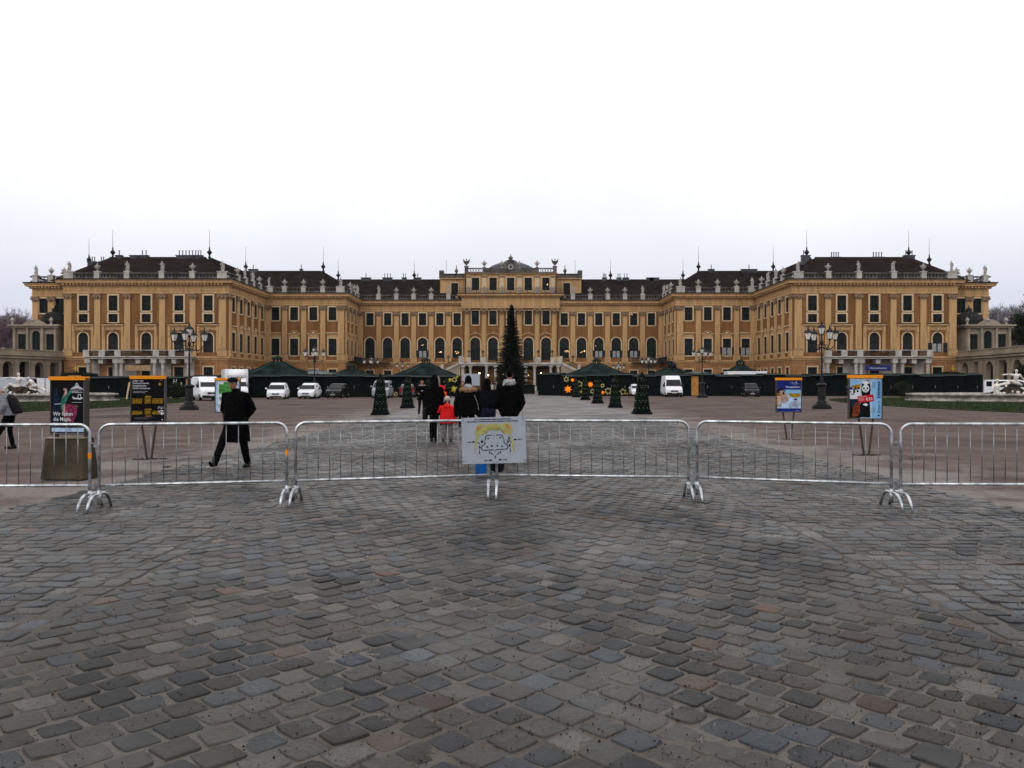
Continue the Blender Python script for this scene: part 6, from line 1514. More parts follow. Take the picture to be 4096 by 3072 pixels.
# poster stands
def stand(name, label, xa, xb, yt, yb, d, rz, legs, art, W=.70, block=False, side=.1):
    """panel of real size; art(flat, W, H) draws it"""
    xc = (xa+xb)/2; X, Y, ZT = at(xc, d, yt); ZB = CAM_H+(1536-yb)*d/FPX; H_ = ZT-ZB; w = W/2
    r = empty(name, (X, Y, 0), rz, label, 'poster stand', 'poster stands with orange header')
    mb = MB(); mb.box(-w, w, .006, .11, ZB, ZT-.02); mb.box(-w, -w+.022, -.012, .006, ZB, ZT-.02); mb.box(w-.022, w, -.012, .006, ZB, ZT-.02); mb.box(-w+.022, w-.022, -.012, .006, ZB, ZB+.022); mb.build('frame', M_fr, r, bevel=.003)
    mb = MB(); mb.box(-w+.022, w-.022, -.014, -.0125, ZB+.018, ZB+.024); mb.box(w-.026, w-.022, -.014, -.0125, ZB+.02, ZT-.1); mb.build('edge_strip', M_frs, r)
    hh = .065*W/.7+.005; mb = MB(); mb.box(-w-.012, w+.0, -.03, .12, ZT-hh, ZT); hd = mb.build('header_board', M_orange, r, bevel=.003)
    f = Flat(); f.text('Schloß Schönbrunn', .019, w-.03, ZT-hh+.03, 26, 0, align='RIGHT'); f.build('header_lettering', [M_fr], hd)
    f = Flat(); 
    mats = [M_pblack, M_pwhite, M_pgrey, M_teal, M_pink, M_pflesh, M_navy, M_gold, M_pgreen, M_pblue, M_psky, M_pice, M_pred, M_orange, M_ink, M_pyel, M_conc, M_prust]
    art(f, w-.024, ZB+.024, ZT-hh); f.build('poster', mats, r)
    if block:
        mb = MB(); tw, bw_ = .325, .37; h = ZB-.06
        vs = [(-bw_,-.16,0),(bw_*.95,-.16,0),(bw_*.95,.30,0),(-bw_,.30,0),(-tw,-.10,h),(tw*.97,-.10,h),(tw*.97,.22,h),(-tw,.22,h)]
        # gently subdivided so the chipped edges read
        mb.add(vs, [(3,2,1,0),(4,5,6,7),(0,1,5,4),(1,2,6,5),(2,3,7,6),(3,0,4,7)]); bl = mb.build('concrete_base', M_conc, r, bevel=.02)
        mb = MB(); mb.box(-tw-.008, tw*.97+.01, -.115, .235, h+.002, h+.018); mb.build('cap_edge', M_concr, bl)
        for x in (-.22, .28): mb = MB(); mb.box(x-.02, x+.02, .02, .08, h+.018, ZB+.01); mb.build('post', M_fr, r)
    else:
        for x0, x1 in legs:
            mb = MB(); mb.tube([(x1, .05, 0), (x0, .05, ZB+.02)], .024, 8); mb.build('leg', M_fr, r)
        mb = MB()
        for k in range(26): a = random.random()*6.28; q = random.random()*.35; mb.ball((q*math.cos(a), q*math.sin(a)*.5, 0), (.05,.05,.018), 6)
        o = mb.build('loose_earth', M_litter, None, loc=(X, Y+.05, -.012)); tag(o, kind='stuff')
    return r
def flatstar(f, x, z, r_, layer, mi, n=6): f.poly(star_poly(x, z, r_, r_*.42, n), layer, mi)
def art_magic(f, w, z0, z1):
    H_ = z1-z0
    def p(u, v): return (-w+u*2*w, z1-v*H_)
    def pl(l): return [p(*q) for q in l]
    f.rect(-w, w, z0, z1, 1, 0)
    f.poly(pl([(.02,.95),(.05,.35),(.08,.25),(.16,.22),(.24,.34),(.27,.55),(.22,.80),(.30,.97)]), 2, 6); f.disc(*p(.13,.19), .038, 2, 6)
    f.poly(pl([(.34,.45),(.46,.44),(.62,.46),(.74,.48),(.80,.54),(.76,.68),(.66,.80),(.56,.80),(.40,.72),(.33,.58)]), 3, 4)
    f.poly(pl([(.33,.48),(.42,.44),(.42,.72),(.36,.64)]), 4, 5)
    f.poly(pl([(.28,.44),(.34,.30),(.44,.27),(.55,.20),(.66,.16),(.62,.24),(.52,.30),(.46,.40),(.40,.46),(.34,.52),(.29,.58)]), 4, 3)
    f.poly(pl([(.36,.30),(.42,.20),(.40,.17),(.45,.15),(.49,.19),(.47,.27),(.42,.30)]), 5, 5); f.disc(*p(.42,.165), .030, 6, 5); f.poly(pl([(.36,.16),(.40,.125),(.46,.125),(.49,.17),(.45,.15)]), 7, 14)
    f.line(pl([(.10,.455),(.28,.445)]), .008, 5, 1); f.line(pl([(.72,.47),(.82,.50)]), .006, 5, 5)
    # crest: spread wings over a small crown
    for sg in (-1, 1):
        for k in range(5): f.line([p(.78,.145), p(.78+sg*(.05+.035*k), .10+.017*k)], .010, 3, 1)
        f.line([p(.78,.12), p(.78+sg*.04,.075)], .009, 3, 1)
    f.disc(*p(.78,.13), .018, 4, 1); f.disc(*p(.78,.065), .013, 4, 1)
    for v, a, b in ((.185,.62,.95),(.20,.66,.92),(.225,.60,.95),(.235,.62,.94),(.42,.62,.94)): f.line([p(a,v), p(b,v)], .004, 3, 1 if v != .2 else 2)
    f.poly(pl([(.64,.30),(.70,.33),(.86,.34),(.95,.32),(.95,.35),(.86,.36),(.66,.355)]), 3, 1); f.line(pl([(.82,.27),(.82,.36),(.90,.36),(.90,.27),(.82,.27)]), .009, 4, 1)
    f.text('Wir haben', .088, -w+.03, z0+.285, 8, 1, sx=.88, bold=.0008); f.text('die Magie.', .088, -w+.03, z0+.198, 8, 1, sx=.88, bold=.0008); f.text("We've got the magic.", .040, -w+.03, z0+.145, 8, 1, sx=.92); f.rect(-w, w, z0+.02, z0+.085, 3, 11)
    f.text('Schönbrunn', .035, w-.24, z1-.195, 4, 1, sx=.85)
def art_palace(f, w, z0, z1):
    H_ = z1-z0
    def p(u, v): return (-w+u*2*w, z1-v*H_)
    f.rect(-w, w, z0, z1, 1, 0)
    for k, t in enumerate(('Kultur- und', 'Weihnachtsmarkt', 'Neujahrsmarkt', 'Schloß Schönbrunn')): f.text(t, .047, -w+.02, z1-.05-k*.052, 3, 1, sx=.92, bold=.0006)
    f.text('21. November bis 26. Dezember', .022, -w+.02, z1-.262, 3, 1); f.text('27. Dezember bis 1. Jänner', .022, -w+.02, z1-.287, 3, 1)
    f.text('www', .022, w-.09, z1-.03, 3, 1); flatstar(f, *p(.86,.12), .042, 3, 7, 8)
    for v0, v1, dim in ((.47,.58,1), (.76,.84,.8)):
        for a, b, top in ((.02,.32,0),(.40,.60,-.05*dim),(.63,.98,0)):
            n = int((b-a)/.027)
            for k in range(n): f.rect(p(a+k*.027,0)[0], p(a+k*.027+.015,0)[0], p(0,v1)[1], p(0,v0+top+.015)[1], 2, 7)
            f.line([p(a,v0+top), p(b,v0+top)], .012, 3, 7); f.line([p(a,(v0+top+v1)/2), p(b,(v0+top+v1)/2)], .005, 3, 7)
        f.line([p(.43,v0-.065*dim), p(.57,v0-.065*dim)], .012, 3, 7)
    f.line([p(.42,.875), p(.60,.875)], .014, 3, 7); f.line([p(.0,.83), p(.34,.81)], .007, 3, 7)
    rr = random.Random(4)
    for k in range(26): x, z = p(.88+rr.uniform(-.08,.09), .74+rr.uniform(-.09,.11)); f.disc(x, z, rr.uniform(.008,.02), 4+k*.1, 1 if k % 2 else 2, 7)
    for k in range(3): f.line([p(.08,.905+.02*k), p(.70-.1*k,.905+.02*k)], .004, 3, 2)
    f.disc(*p(.93,.96), .012, 3, 1)
def art_map(f, w, z0, z1):
    H_ = z1-z0
    def p(u, v): return (-w+u*2*w, z1-v*H_)
    f.rect(-w, w, z0, z1, 1, 11)
    f.rect(p(.10,0)[0], p(.9,0)[0], p(0,.97)[1], p(0,.03)[1], 2, 1)
    f.poly([p(*q) for q in ((.14,.42),(.14,.12),(.34,.12),(.34,.05),(.56,.05),(.56,.14),(.86,.14),(.86,.42),(.6,.40),(.4,.46))], 3, 8)
    f.poly([p(*q) for q in ((.15,.55),(.4,.50),(.8,.50),(.8,.60),(.5,.62),(.2,.66))], 3, 2)
    for k in range(4): f.line([p(.14,.50+.04*k), p(.75,.49+.04*k)], .006, 4, 8)
    for a in (.12,.30,.5): 
        for k in range(4): f.rect(p(a,0)[0], p(a+.05,0)[0], p(0,.79+k*.03)[1], p(0,.775+k*.03)[1], 3, 14)
    f.disc(*p(.06,.96), .012, 3, 14)
def art_carriage(f, w, z0, z1):
    H_ = z1-z0
    def p(u, v): return (-w+u*2*w, z1-v*H_)
    def pl(l): return [p(*q) for q in l]
    f.rect(-w, w, z0, z1, 1, 9); f.rect(-w, w, p(0,.90)[1], p(0,.42)[1], 2, 11); f.rect(-w, w, p(0,.44)[1], p(0,.30)[1], 3, 10)
    f.poly(pl([(0,.30),(.18,.24),(.34,.33),(.34,.5),(0,.5)]), 4, 14); f.poly(pl([(.45,.42),(.98,.42),(.98,.52),(.70,.55),(.55,.52)]), 4, 7)
    f.poly(pl([(.36,.88),(.62,.55),(.98,.52),(.98,.90)]), 4, 11); f.poly(pl([(.10,.34),(.28,.32),(.36,.42),(.46,.55),(.42,.66),(.24,.70),(.12,.55)]), 5, 5); f.poly(pl([(.22,.36),(.29,.36),(.31,.46),(.23,.47)]), 6, 14)
    n = 20
    for k in range(n):
        a0, a1 = 2*math.pi*k/n, 2*math.pi*(k+1)/n; f.line([p(.06+.12*math.cos(a0),.62+.21*math.sin(a0)), p(.06+.12*math.cos(a1),.62+.21*math.sin(a1))], .020, 7, 7)
    for k in range(6): a = math.pi*k/6; f.line([p(.06-.11*math.cos(a),.62-.2*math.sin(a)), p(.06+.11*math.cos(a),.62+.2*math.sin(a))], .009, 7.5, 13)
    for k in range(10): a0, a1 = .628*k, .628*(k+1); f.line([p(.42+.035*math.cos(a0),.62+.05*math.sin(a0)), p(.42+.035*math.cos(a1),.62+.05*math.sin(a1))], .010, 8, 7)
    f.poly(pl([(.70,.58),(.83,.60),(.82,.64),(.74,.64),(.70,.61)]), 7, 14)
    for k in range(6): f.line([p(.60+.02*(k % 2),.68+.028*k), p(.90-.02*(k % 3),.68+.028*k)], .007, 7, 4)
    f.text('Wintergeschichten', .058, w-.03, p(0,.235)[1], 5, 1, align='RIGHT', sx=.88, bold=.0012)
    f.text('Kaiserliche', .026, p(.74,0)[0], p(0,.085)[1], 5, 1, align='RIGHT'); f.text('Wagenburg Wien', .026, w-.05, p(0,.125)[1], 5, 1, align='RIGHT'); f.disc(*p(.80,.065), .018, 5, 1)
    f.text('26. November bis 26. Dezember', .018, w-.03, p(0,.33)[1], 5, 2, align='RIGHT'); f.rect(-w, w, z0, p(0,.895)[1], 6, 9); f.text('wagenburg', .020, w-.05, z0+.025, 7, 1, align='RIGHT')
def art_panda(f, w, z0, z1):
    H_ = z1-z0
    def p(u, v): return (-w+u*2*w, z1-v*H_)
    def pl(l): return [p(*q) for q in l]
    f.rect(-w, w, z0, z1, 1, 11); f.rect(-w, p(.33,0)[0], p(0,.52)[1], p(0,.05)[1], 2, 10); f.poly(pl([(0,.30),(.33,.28),(.33,.52),(0,.52)]), 3, 1); f.poly(pl([(.08,.17),(.33,.15),(.33,.28),(.10,.27)]), 4, 7)
    rr = random.Random(8)
    for k in range(14): f.disc(*p(rr.uniform(.01,.26), rr.uniform(.2,.42)), rr.uniform(.01,.03), 4.2+k*.05, 14, 7)
    f.rect(-w, p(.33,0)[0], z0, p(0,.52)[1], 2, 0); f.poly(pl([(0,.53),(.2,.53),(.32,.6),(.2,.8),(.05,.7)]), 3, 6); f.poly(pl([(.06,.98),(.1,.7),(.2,.6),(.3,.62),(.33,.8),(.26,.95)]), 4, 17)
    f.poly(pl([(.33,.98),(.33,.66),(.40,.5),(.36,.35),(.38,.14),(.46,.06),(.58,.05),(.64,.12),(.66,.3),(.62,.5),(.64,.7),(.65,.98)]), 3, 0)
    f.disc(*p(.51,.13), .072, 4, 1, rz=.055); f.disc(*p(.50,.26), .075, 5, 1, rz=.085)
    for sg in (-1, 1): f.disc(*p(.50+sg*.055,.255), .018, 6, 14, rz=.024); f.disc(*p(.50+sg*.09,.165), .026, 6, 14)
    f.disc(*p(.50,.305), .020, 6, 14, rz=.013); f.line(pl([(.45,.335),(.5,.345),(.55,.335)]), .005, 6, 14)
    f.poly(pl([(.40,.66),(.5,.62),(.58,.66),(.52,.70)]), 5, 1)
    f.rect(p(.70,0)[0], w, z0, z1-.05*H_, 2, 10)
    for k in range(7): f.rect(p(.69,0)[0], p(.69+.12,0)[0], p(0,.10+.022*k)[1]-.006, p(0,.10+.022*k)[1], 4, 9 if 0 else 2); f.rect(p(.69,0)[0], p(.80,0)[0], p(0,.72+.022*k)[1]-.006, p(0,.72+.022*k)[1], 4, 2)
    c, s = math.cos(.12), math.sin(.12)
    def rp(x, z, cx, cz): return (cx+x*c-z*s, cz+x*s+z*c)
    cx, cz = p(.50,.51); f.poly([rp(x, z, cx, cz) for x, z in ((-.165,-.075),(.165,-.075),(.165,.075),(-.165,.075))], 7, 12)
    f.text('Winter Pass', .036, *rp(-.15,.038,cx,cz), 8, 1, rot=.12); f.text('€35', .085, *rp(.0,-.045,cx,cz), 8, 1, rot=.12, bold=.001)
    for k in range(3): a = rp(-.15,.015-.022*k,cx,cz); b = rp(-.03,.015-.022*k,cx,cz); f.line([a, b], .004, 8, 1)
    f.text('Winter in', .090, w-.025, z0+.10, 5, 6, rot=math.pi/2, sx=.78, shear=.3); f.text('Schönbrunn', .104, w-.025, z0+.435, 5, 9, rot=math.pi/2, sx=.74, bold=.003); f.disc(w-.06, z0+.06, .020, 5, 14)
stand('poster_stand', 'dark dancer poster with white slogan on a tall concrete base', 203, 340, 1506, 1738, 13.0, R(-4), (), art_magic, W=.60, block=True)
stand('poster_stand', 'black poster of a golden lit palace on two slanting legs', 530, 655, 1503, 1690, 16.5, R(14), ((-.14,-.03),(.15,.05)), art_palace, W=.68)
stand('poster_stand', 'green map poster partly behind the man in the flat cap', 863, 957, 1512, 1650, 22.8, R(8), ((-.14,-.03),(.15,.05)), art_map, W=.70)
stand('poster_stand', 'blue carriage poster on two slanting legs', 3108, 3205, 1511, 1650, 22.4, R(-4), ((-.16,-.05),(.15,.06)), art_carriage, W=.70)
stand('poster_stand', 'light blue panda poster on two slanting legs', 3400, 3525, 1500, 1677, 17.4, R(-9), ((-.13,-.02),(.17,.08)), art_panda, W=.70)

# small things: ground drain tiles, bags behind the board
def ground_at(x, y): d = CAM_H*FPX/(y-1536); return ((x-2048)*d/FPX, d)
mb = MB()
for k in range(9):
    mb.box(k*.145, k*.145+.14, 0, .16, -.012, .006, k % 3)
x, y = ground_at(648, 1868); o = mb.build('paving_strip', [M_conc, M_concr, M_sandst], loc=(x, y, 0)); tag(o, 'short strip of bare coloured paving slabs in the gravel behind the barrier', 'paving slabs')
x, y = ground_at(1922, 1907)
r = empty('blue_bin', (x, y+.18, 0), 0, 'blue plastic tub on the paving under the site plan board', 'tub'); mb = MB(); mb.lathe([(.075,0),(.092,.02),(.098,.10),(.102,.42),(.11,.43),(.11,.46),(.10,.46)], 16); mb.build('tub_body', M_bluep, r, smooth=True); mb = MB(); mb.tube([(-.1,0,.43),(-.07,-.03,.5),(0,-.05,.53),(.07,-.03,.5),(.1,0,.43)], .006, 6); mb.build('handle', M_trim, r)
x, y = ground_at(1988, 1893)
r = empty('black_bag', (x, y+.2, 0), R(8), 'black fabric bag on the paving under the site plan board', 'bag'); mb = MB(); mb.rings([[(sx_*w_, sy_*t_, z) for sx_, sy_ in ((-1,-.6),(-.6,-1),(.6,-1),(1,-.6),(1,.6),(.6,1),(-.6,1),(-1,.6))] for w_, t_, z in ((.09,.07,0),(.125,.10,.04),(.14,.11,.18),(.13,.10,.34),(.10,.06,.42))]); mb.build('bag_body', M_bag, r, smooth=True, sub=1); mb = MB(); mb.tube([(-.06,-.02,.40),(-.05,-.02,.50),(.05,-.02,.50),(.06,-.02,.40)], .008, 6); mb.build('handle', M_bag, r)
# ---------------------------------------------------------------- people
def hand(mb, wv, dv, nv, sd):
    """palm, four unequal curled fingers and a thumb leaving the side of the palm; wv wrist, dv direction, nv palm normal"""
    wv, dv, nv = Vector(wv), Vector(dv).normalized(), Vector(nv).normalized(); sv = dv.cross(nv).normalized()*sd
    nv = (nv-dv*nv.dot(dv)).normalized()
    mb.tube([wv, wv+dv*.03], [.026,.030], 8); 
    for t in (-.022, -.007, .008, .023): mb.tube([wv+dv*.015+sv*t*.7, wv+dv*.085+sv*t], [.014,.013], 6, ends=True)
    for t, l in zip((-.026, -.009, .009, .025), (.062, .075, .080, .070)):
        a = wv+dv*.085+sv*t; b = a+dv*l*.45+nv*l*.10; c = b+dv*l*.28+nv*l*.26; d = c+dv*l*.08+nv*l*.24; mb.tube([a, b, c, d], [.0095,.009,.008,.007], 6, ends=True)
    a = wv+dv*.03+sv*.030; mb.tube([a, a+dv*.03+sv*.022+nv*.01, a+dv*.058+sv*.024+nv*.025], [.012,.010,.008], 6, ends=True)

_tx = bpy.data.textures.new('folds', 'CLOUDS'); _tx.noise_scale = .11; _tx.noise_depth = 2
def folds(o, st):
    m = o.modifiers.new('d', 'DISPLACE'); m.texture = _tx; m.strength = st; m.mid_level = .5; m.texture_coords = 'LOCAL'
    return o
def person(label, x, d, rz, h=1.75, legs=None, arms=None, lean=(0,0), head=(0,0), z=0.0, coat=None, sleeve=.062, coatm=M_black, trm=M_trous, shoem=M_shoe, hairm=M_hair,
           hair='short', extra=None, legr=(.095,.066,.052), group=None, vox=.012, hips=None, bare=True, name='person', cat='person', boots=False, wx=1.0):
    X = (x-2048)*d/FPX if x is not None else 0; r = empty(name, (X, d, z), rz, label, cat, group); s = h/1.75; r.scale = (s*wx, s, s)
    L_ = legs or [((-.09,0,.92),(-.10,-.01,.50),(-.11,.02,.09)), ((.09,0,.92),(.10,-.01,.50),(.11,.02,.09))]
    A = arms or [((-.185,0,1.43),(-.25,.02,1.15),(-.24,-.03,.90)), ((.185,0,1.43),(.25,.02,1.15),(.24,-.03,.90))]
    hx, hy = head; lx, ly = lean
    def ln(p): k = max(0, (p[2]-.9)/.6); return (p[0]+lx*k, p[1]+ly*k, p[2])
    A = [tuple(ln(p) for p in a) for a in A]; hc = ln((hx, -.01+hy, 1.635))
    b = MB()
    nk = ln((0,.02,1.46)); b.tube([nk, (hc[0], hc[1]+.02, hc[2]-.06)], [.062,.055], 10)
    b.ball(hc, (.076,.094,.112), 16); b.ball((hc[0], hc[1]-.035, hc[2]-.055), (.052,.055,.052), 12)
    b.tube([(hc[0], hc[1]-.088, hc[2]+.02), (hc[0], hc[1]-.112, hc[2]-.018), (hc[0], hc[1]-.09, hc[2]-.03)], [.010,.016,.012], 6)
    b.ball((hc[0], hc[1]-.085, hc[2]-.058), (.024,.012,.008), 8)
    for sg in (-1, 1): b.ball((hc[0]+sg*.078, hc[1]+.008, hc[2]-.01), (.012,.02,.03), 8); b.ball((hc[0]+sg*.035, hc[1]-.078, hc[2]+.028), (.028,.014,.009), 6)
    b.rings([[(ln((rx*math.cos(2*math.pi*k/14), cy+ry*math.sin(2*math.pi*k/14), zz))) for k in range(14)] for zz, rx, ry, cy in ((.84,.13,.09,0),(.95,.145,.10,.0),(1.08,.125,.085,0),(1.25,.15,.095,0),(1.40,.16,.09,.01),(1.46,.09,.06,.02))])
    for sd, a in zip((-1, 1), A):
        b.tube(a, [.048,.040,.026], 8, ends=True); w_, e_ = Vector(a[2]), Vector(a[1]); dv = (w_-e_).normalized(); hand(b, w_, dv, Vector((-sd*.8, -.3, 0)), -sd)
    for hp, kn, an in L_: b.tube([hp, kn, an], [.078,.05,.036], 10, ends=True)
    b.build('body', M_skin, r, remesh=vox*.72 if bare else vox, smooth=True)
    if bare:
        e = MB()
        for sg in (-1, 1): e.ball((hc[0]+sg*.033, hc[1]-.084, hc[2]+.008), (.012,.008,.006), 6)
        e.box(hc[0]-.022, hc[0]+.022, hc[1]-.099, hc[1]-.090, hc[2]-.061, hc[2]-.057); e.build('eyes_and_mouth', M_hair, r)
    t = MB()
    for hp, kn, an in L_: t.tube([Vector(hp)+Vector((0,0,.02)), Vector(hp).lerp(Vector(kn), .5), kn, Vector(kn).lerp(Vector(an), .5), an], [legr[0], legr[0]*.86, legr[1], legr[1]*.92, legr[2]], 12, ends=False)
    t.rings([[(ln((rx*math.cos(2*math.pi*k/14), ry*math.sin(2*math.pi*k/14), zz))) for k in range(14)] for zz, rx, ry in ((.82,.12,.10),(.9,.172,.125),(1.0,.16,.115),(1.06,.15,.11))] if not hips else hips)
    folds(t.build('trousers', trm, r, remesh=vox, smooth=True), .02)
    for hp, kn, an in L_:
        an = Vector(an); kn = Vector(kn); sh = MB(); tilt = (an.y-kn.y)
        up = Vector((0,0,.03)); fx = getattr(person, 'toe', 0)
        zf = an.z-.09
        heel = Vector((an.x, an.y+.055, .035+zf)); ball_ = Vector((an.x*1.04, an.y-.13, .033+zf)); toe = Vector((an.x*1.05, an.y-.19, .03+zf))
        if zf > .01: ball_.z += .02; toe.z += .07
        if zf < -.001: pass
        sh.tube([an+Vector((0,.01,.02)), heel+Vector((0,-.02,.02))], [.048,.045], 10, ends=True); sh.tube([heel, ball_, toe], [.036,.042,.032], 10, ends=True)
        if boots: sh.tube([an+Vector((0,.0,.14)), an+Vector((0,.01,.02))], [.066,.056], 10)
        sh.build('shoe', shoem, r, remesh=.009, smooth=True)
    if coat:
        c = MB(); n = 20
        c.rings([[ln((cx+rx*math.copysign(abs(math.cos(2*math.pi*k/n))**.9, math.cos(2*math.pi*k/n)), cy+ry*math.copysign(abs(math.sin(2*math.pi*k/n))**.9, math.sin(2*math.pi*k/n)), zz)) for k in range(n)] for zz, rx, ry, cx, cy in coat])
        for a in A: c.tube([Vector(a[0])*.85+Vector(a[1])*.0+Vector((0,0,a[0][2]*.15)), a[0], Vector(a[0]).lerp(Vector(a[1]), .5), a[1], Vector(a[1]).lerp(Vector(a[2]), .5), a[2]], [sleeve*.9, sleeve*1.18, sleeve*1.10, sleeve, sleeve*.92, sleeve*.8], 12, ends=True)
        folds(c.build('coat', coatm, r, remesh=vox, smooth=True), .035)
    if hair == 'short':
        g = MB(); g.ball((hc[0], hc[1]+.012, hc[2]+.022), (.084,.100,.106), 16); g.box(hc[0]-.2, hc[0]+.2, hc[1]-.3, hc[1]-.060, hc[2]-.2, hc[2]+.045) if 0 else None
        g.v = [(vx, max(vy, hc[1]-.072 if vz > hc[2]+.055 else hc[1]-.02), max(vz, hc[2]-.055)) for vx, vy, vz in g.v]; g.build('hair', hairm, r, smooth=True)
    if hair == 'long':
        g = MB(); g.ball((hc[0], hc[1]+.02, hc[2]+.015), (.096,.108,.118), 16); g.v = [(vx, max(vy, hc[1]-.05), vz) for vx, vy, vz in g.v]
        g.rings([[(hc[0]+rx*math.cos(2*math.pi*k/14), hc[1]+cy+ry*math.sin(2*math.pi*k/14), hc[2]+zz) for k in range(14)] for zz, rx, ry, cy in ((.04,.09,.06,.05),(-.08,.105,.07,.05),(-.2,.12,.06,.07),(-.30,.09,.04,.09),(-.33,.03,.02,.09))])
        g.build('hair', hairm, r, remesh=.014, smooth=True)
    if extra: extra(r, hc, ln, A)
    return r
PI = math.pi
# man in flat cap, walking, long black coat, hands behind the back
def ex_cap(r, hc, ln, A):
    m = MB(); m.ball((hc[0], hc[1]-.005, hc[2]+.075), (.106,.128,.055), 16); m.rings([[(hc[0]+rx*math.cos(PI*2*k/14), hc[1]-.075+ry*math.sin(PI*2*k/14), hc[2]+z) for k in range(14)] for z, rx, ry in ((.045,.075,.07),(.056,.08,.078),(.066,.075,.06))]); m.build('flat_cap', M_blackn, r, remesh=.010, smooth=True)
    m = MB(); m.rings([[ln((rx*math.cos(PI*2*k/16), .01+ry*math.sin(PI*2*k/16), z)) for k in range(16)] for z, rx, ry in ((1.42,.10,.085),(1.47,.085,.080),(1.535,.080,.082),(1.55,.07,.07))]); m.build('collar', M_black, r, smooth=True)
person('man in black flat cap and long dark coat walking behind the barrier', 943, 14.75, R(-3), 1.66, wx=.95, head=(-.05,-.02),
       legs=[((-.09,0,.90),(-.20,-.17,.53),(-.32,-.26,.13)), ((.09,0,.90),(.145,.04,.50),(.16,.20,.09))],
       arms=[((-.20,0,1.42),(-.31,.10,1.14),(-.12,.20,.98)), ((.20,0,1.42),(.32,.10,1.14),(.12,.20,.96))],
       coat=[(.50,.27,.19,.02,.03),(.62,.265,.19,.01,.02),(.85,.255,.175,0,.01),(1.05,.24,.155,0,0),(1.25,.245,.15,0,0),(1.38,.235,.135,0,.01),(1.45,.15,.11,0,.01),(1.50,.085,.085,0,.01)], extra=ex_cap, sleeve=.072, legr=(.11,.082,.064))
# man in black jacket seen from behind
def ex_man(r, hc, ln, A):
    m = MB()
    for k, (z, q) in enumerate(((1.455,1.0),(1.49,.92),(1.52,.80))): m.tube([(q*.135*math.cos(2*PI*j/20), .015+q*.115*math.sin(2*PI*j/20)+.015*(k % 2), z+.012*math.sin(3*j)) for j in range(21)], .026, 8)
    m.tube([(-.10,-.10,1.46),(-.06,.10,1.50),(.05,.14,1.49),(.15,.08,1.43)], .03, 8); m.build('scarf', M_scarf, r, remesh=.010, smooth=True)
    m = MB(); m.rings([[(rx*math.cos(2*PI*k/18), ry*math.sin(2*PI*k/18), z) for k in range(18)] for z, rx, ry in ((.80,.172,.14),(.83,.178,.145),(.92,.175,.14))]); m.build('shirt_hem', M_whitec, r, smooth=True)
person('man in black jacket with pale grey scarf, standing with his back turned', 2038, 15.6, R(178), 1.86, wx=.80,
       arms=[((-.20,0,1.42),(-.30,.06,1.13),(-.20,-.13,.97)), ((.20,0,1.42),(.27,.06,1.14),(.20,-.13,.98))],
       coat=[(.86,.195,.15,.0,0),(.92,.235,.165,0,0),(1.05,.24,.165,0,0),(1.22,.245,.16,0,0),(1.38,.245,.145,0,.01),(1.45,.17,.12,0,.01),(1.49,.09,.09,0,.01)], extra=ex_man, sleeve=.078)
# woman with long black hair and fur hood edge, holding the child's hand
def ex_wom(r, hc, ln, A):
    m = MB(); m.tube([(-.11,.0,1.74),(-.145,.02,1.66),(-.15,.03,1.52),(-.13,.04,1.40)], [.035,.042,.044,.03], 10); m.build('fur_hood_edge', M_furp, r, remesh=.012, smooth=True)
    m = MB(); m.ball((.0,.02,1.60), (.135,.13,.19), 16); m.rings([[(rx*math.cos(2*PI*k/14), .04+ry*math.sin(2*PI*k/14), z) for k in range(14)] for z, rx, ry in ((1.30,.20,.13),(1.45,.17,.13),(1.6,.14,.12))]); m.build('hood', M_black, r, remesh=.014, smooth=True)
    m = MB(); m.rings([[(sx_*w_-.0, .0+sy_*t_, z) for sx_, sy_ in ((-1,-.6),(-.6,-1),(.6,-1),(1,-.6),(1,.6),(.6,1),(-.6,1),(-1,.6))] for w_, t_, z in ((.05,.05,.56),(.08,.07,.60),(.09,.075,.8),(.05,.03,.88))]); o = m.build('shoulder_bag', M_bag, r, smooth=True); o.location = (.33,-.02,0)
person('woman in long black coat with pinkish fur hood edge, holding the child by the hand', 1745-6, 21.6, R(176), 1.77, wx=.80,
       legs=[((-.07,0,.90),(-.04,.01,.50),(-.03,.03,.09)), ((.07,0,.90),(.10,0,.50),(.10,.03,.09))],
       arms=[((-.20,0,1.40),(-.31,-.02,1.12),(-.33,-.10,.93)), ((.20,0,1.40),(.27,.03,1.12),(.26,-.02,.88))],
       coat=[(.70,.26,.17,.03,0),(.85,.29,.19,.03,0),(1.0,.275,.18,.02,0),(1.2,.25,.165,0,0),(1.36,.24,.15,0,0),(1.43,.16,.12,0,.01),(1.48,.09,.09,0,.01)], extra=ex_wom, sleeve=.075, hair='long', legr=(.11,.078,.07), boots=True, bare=False)
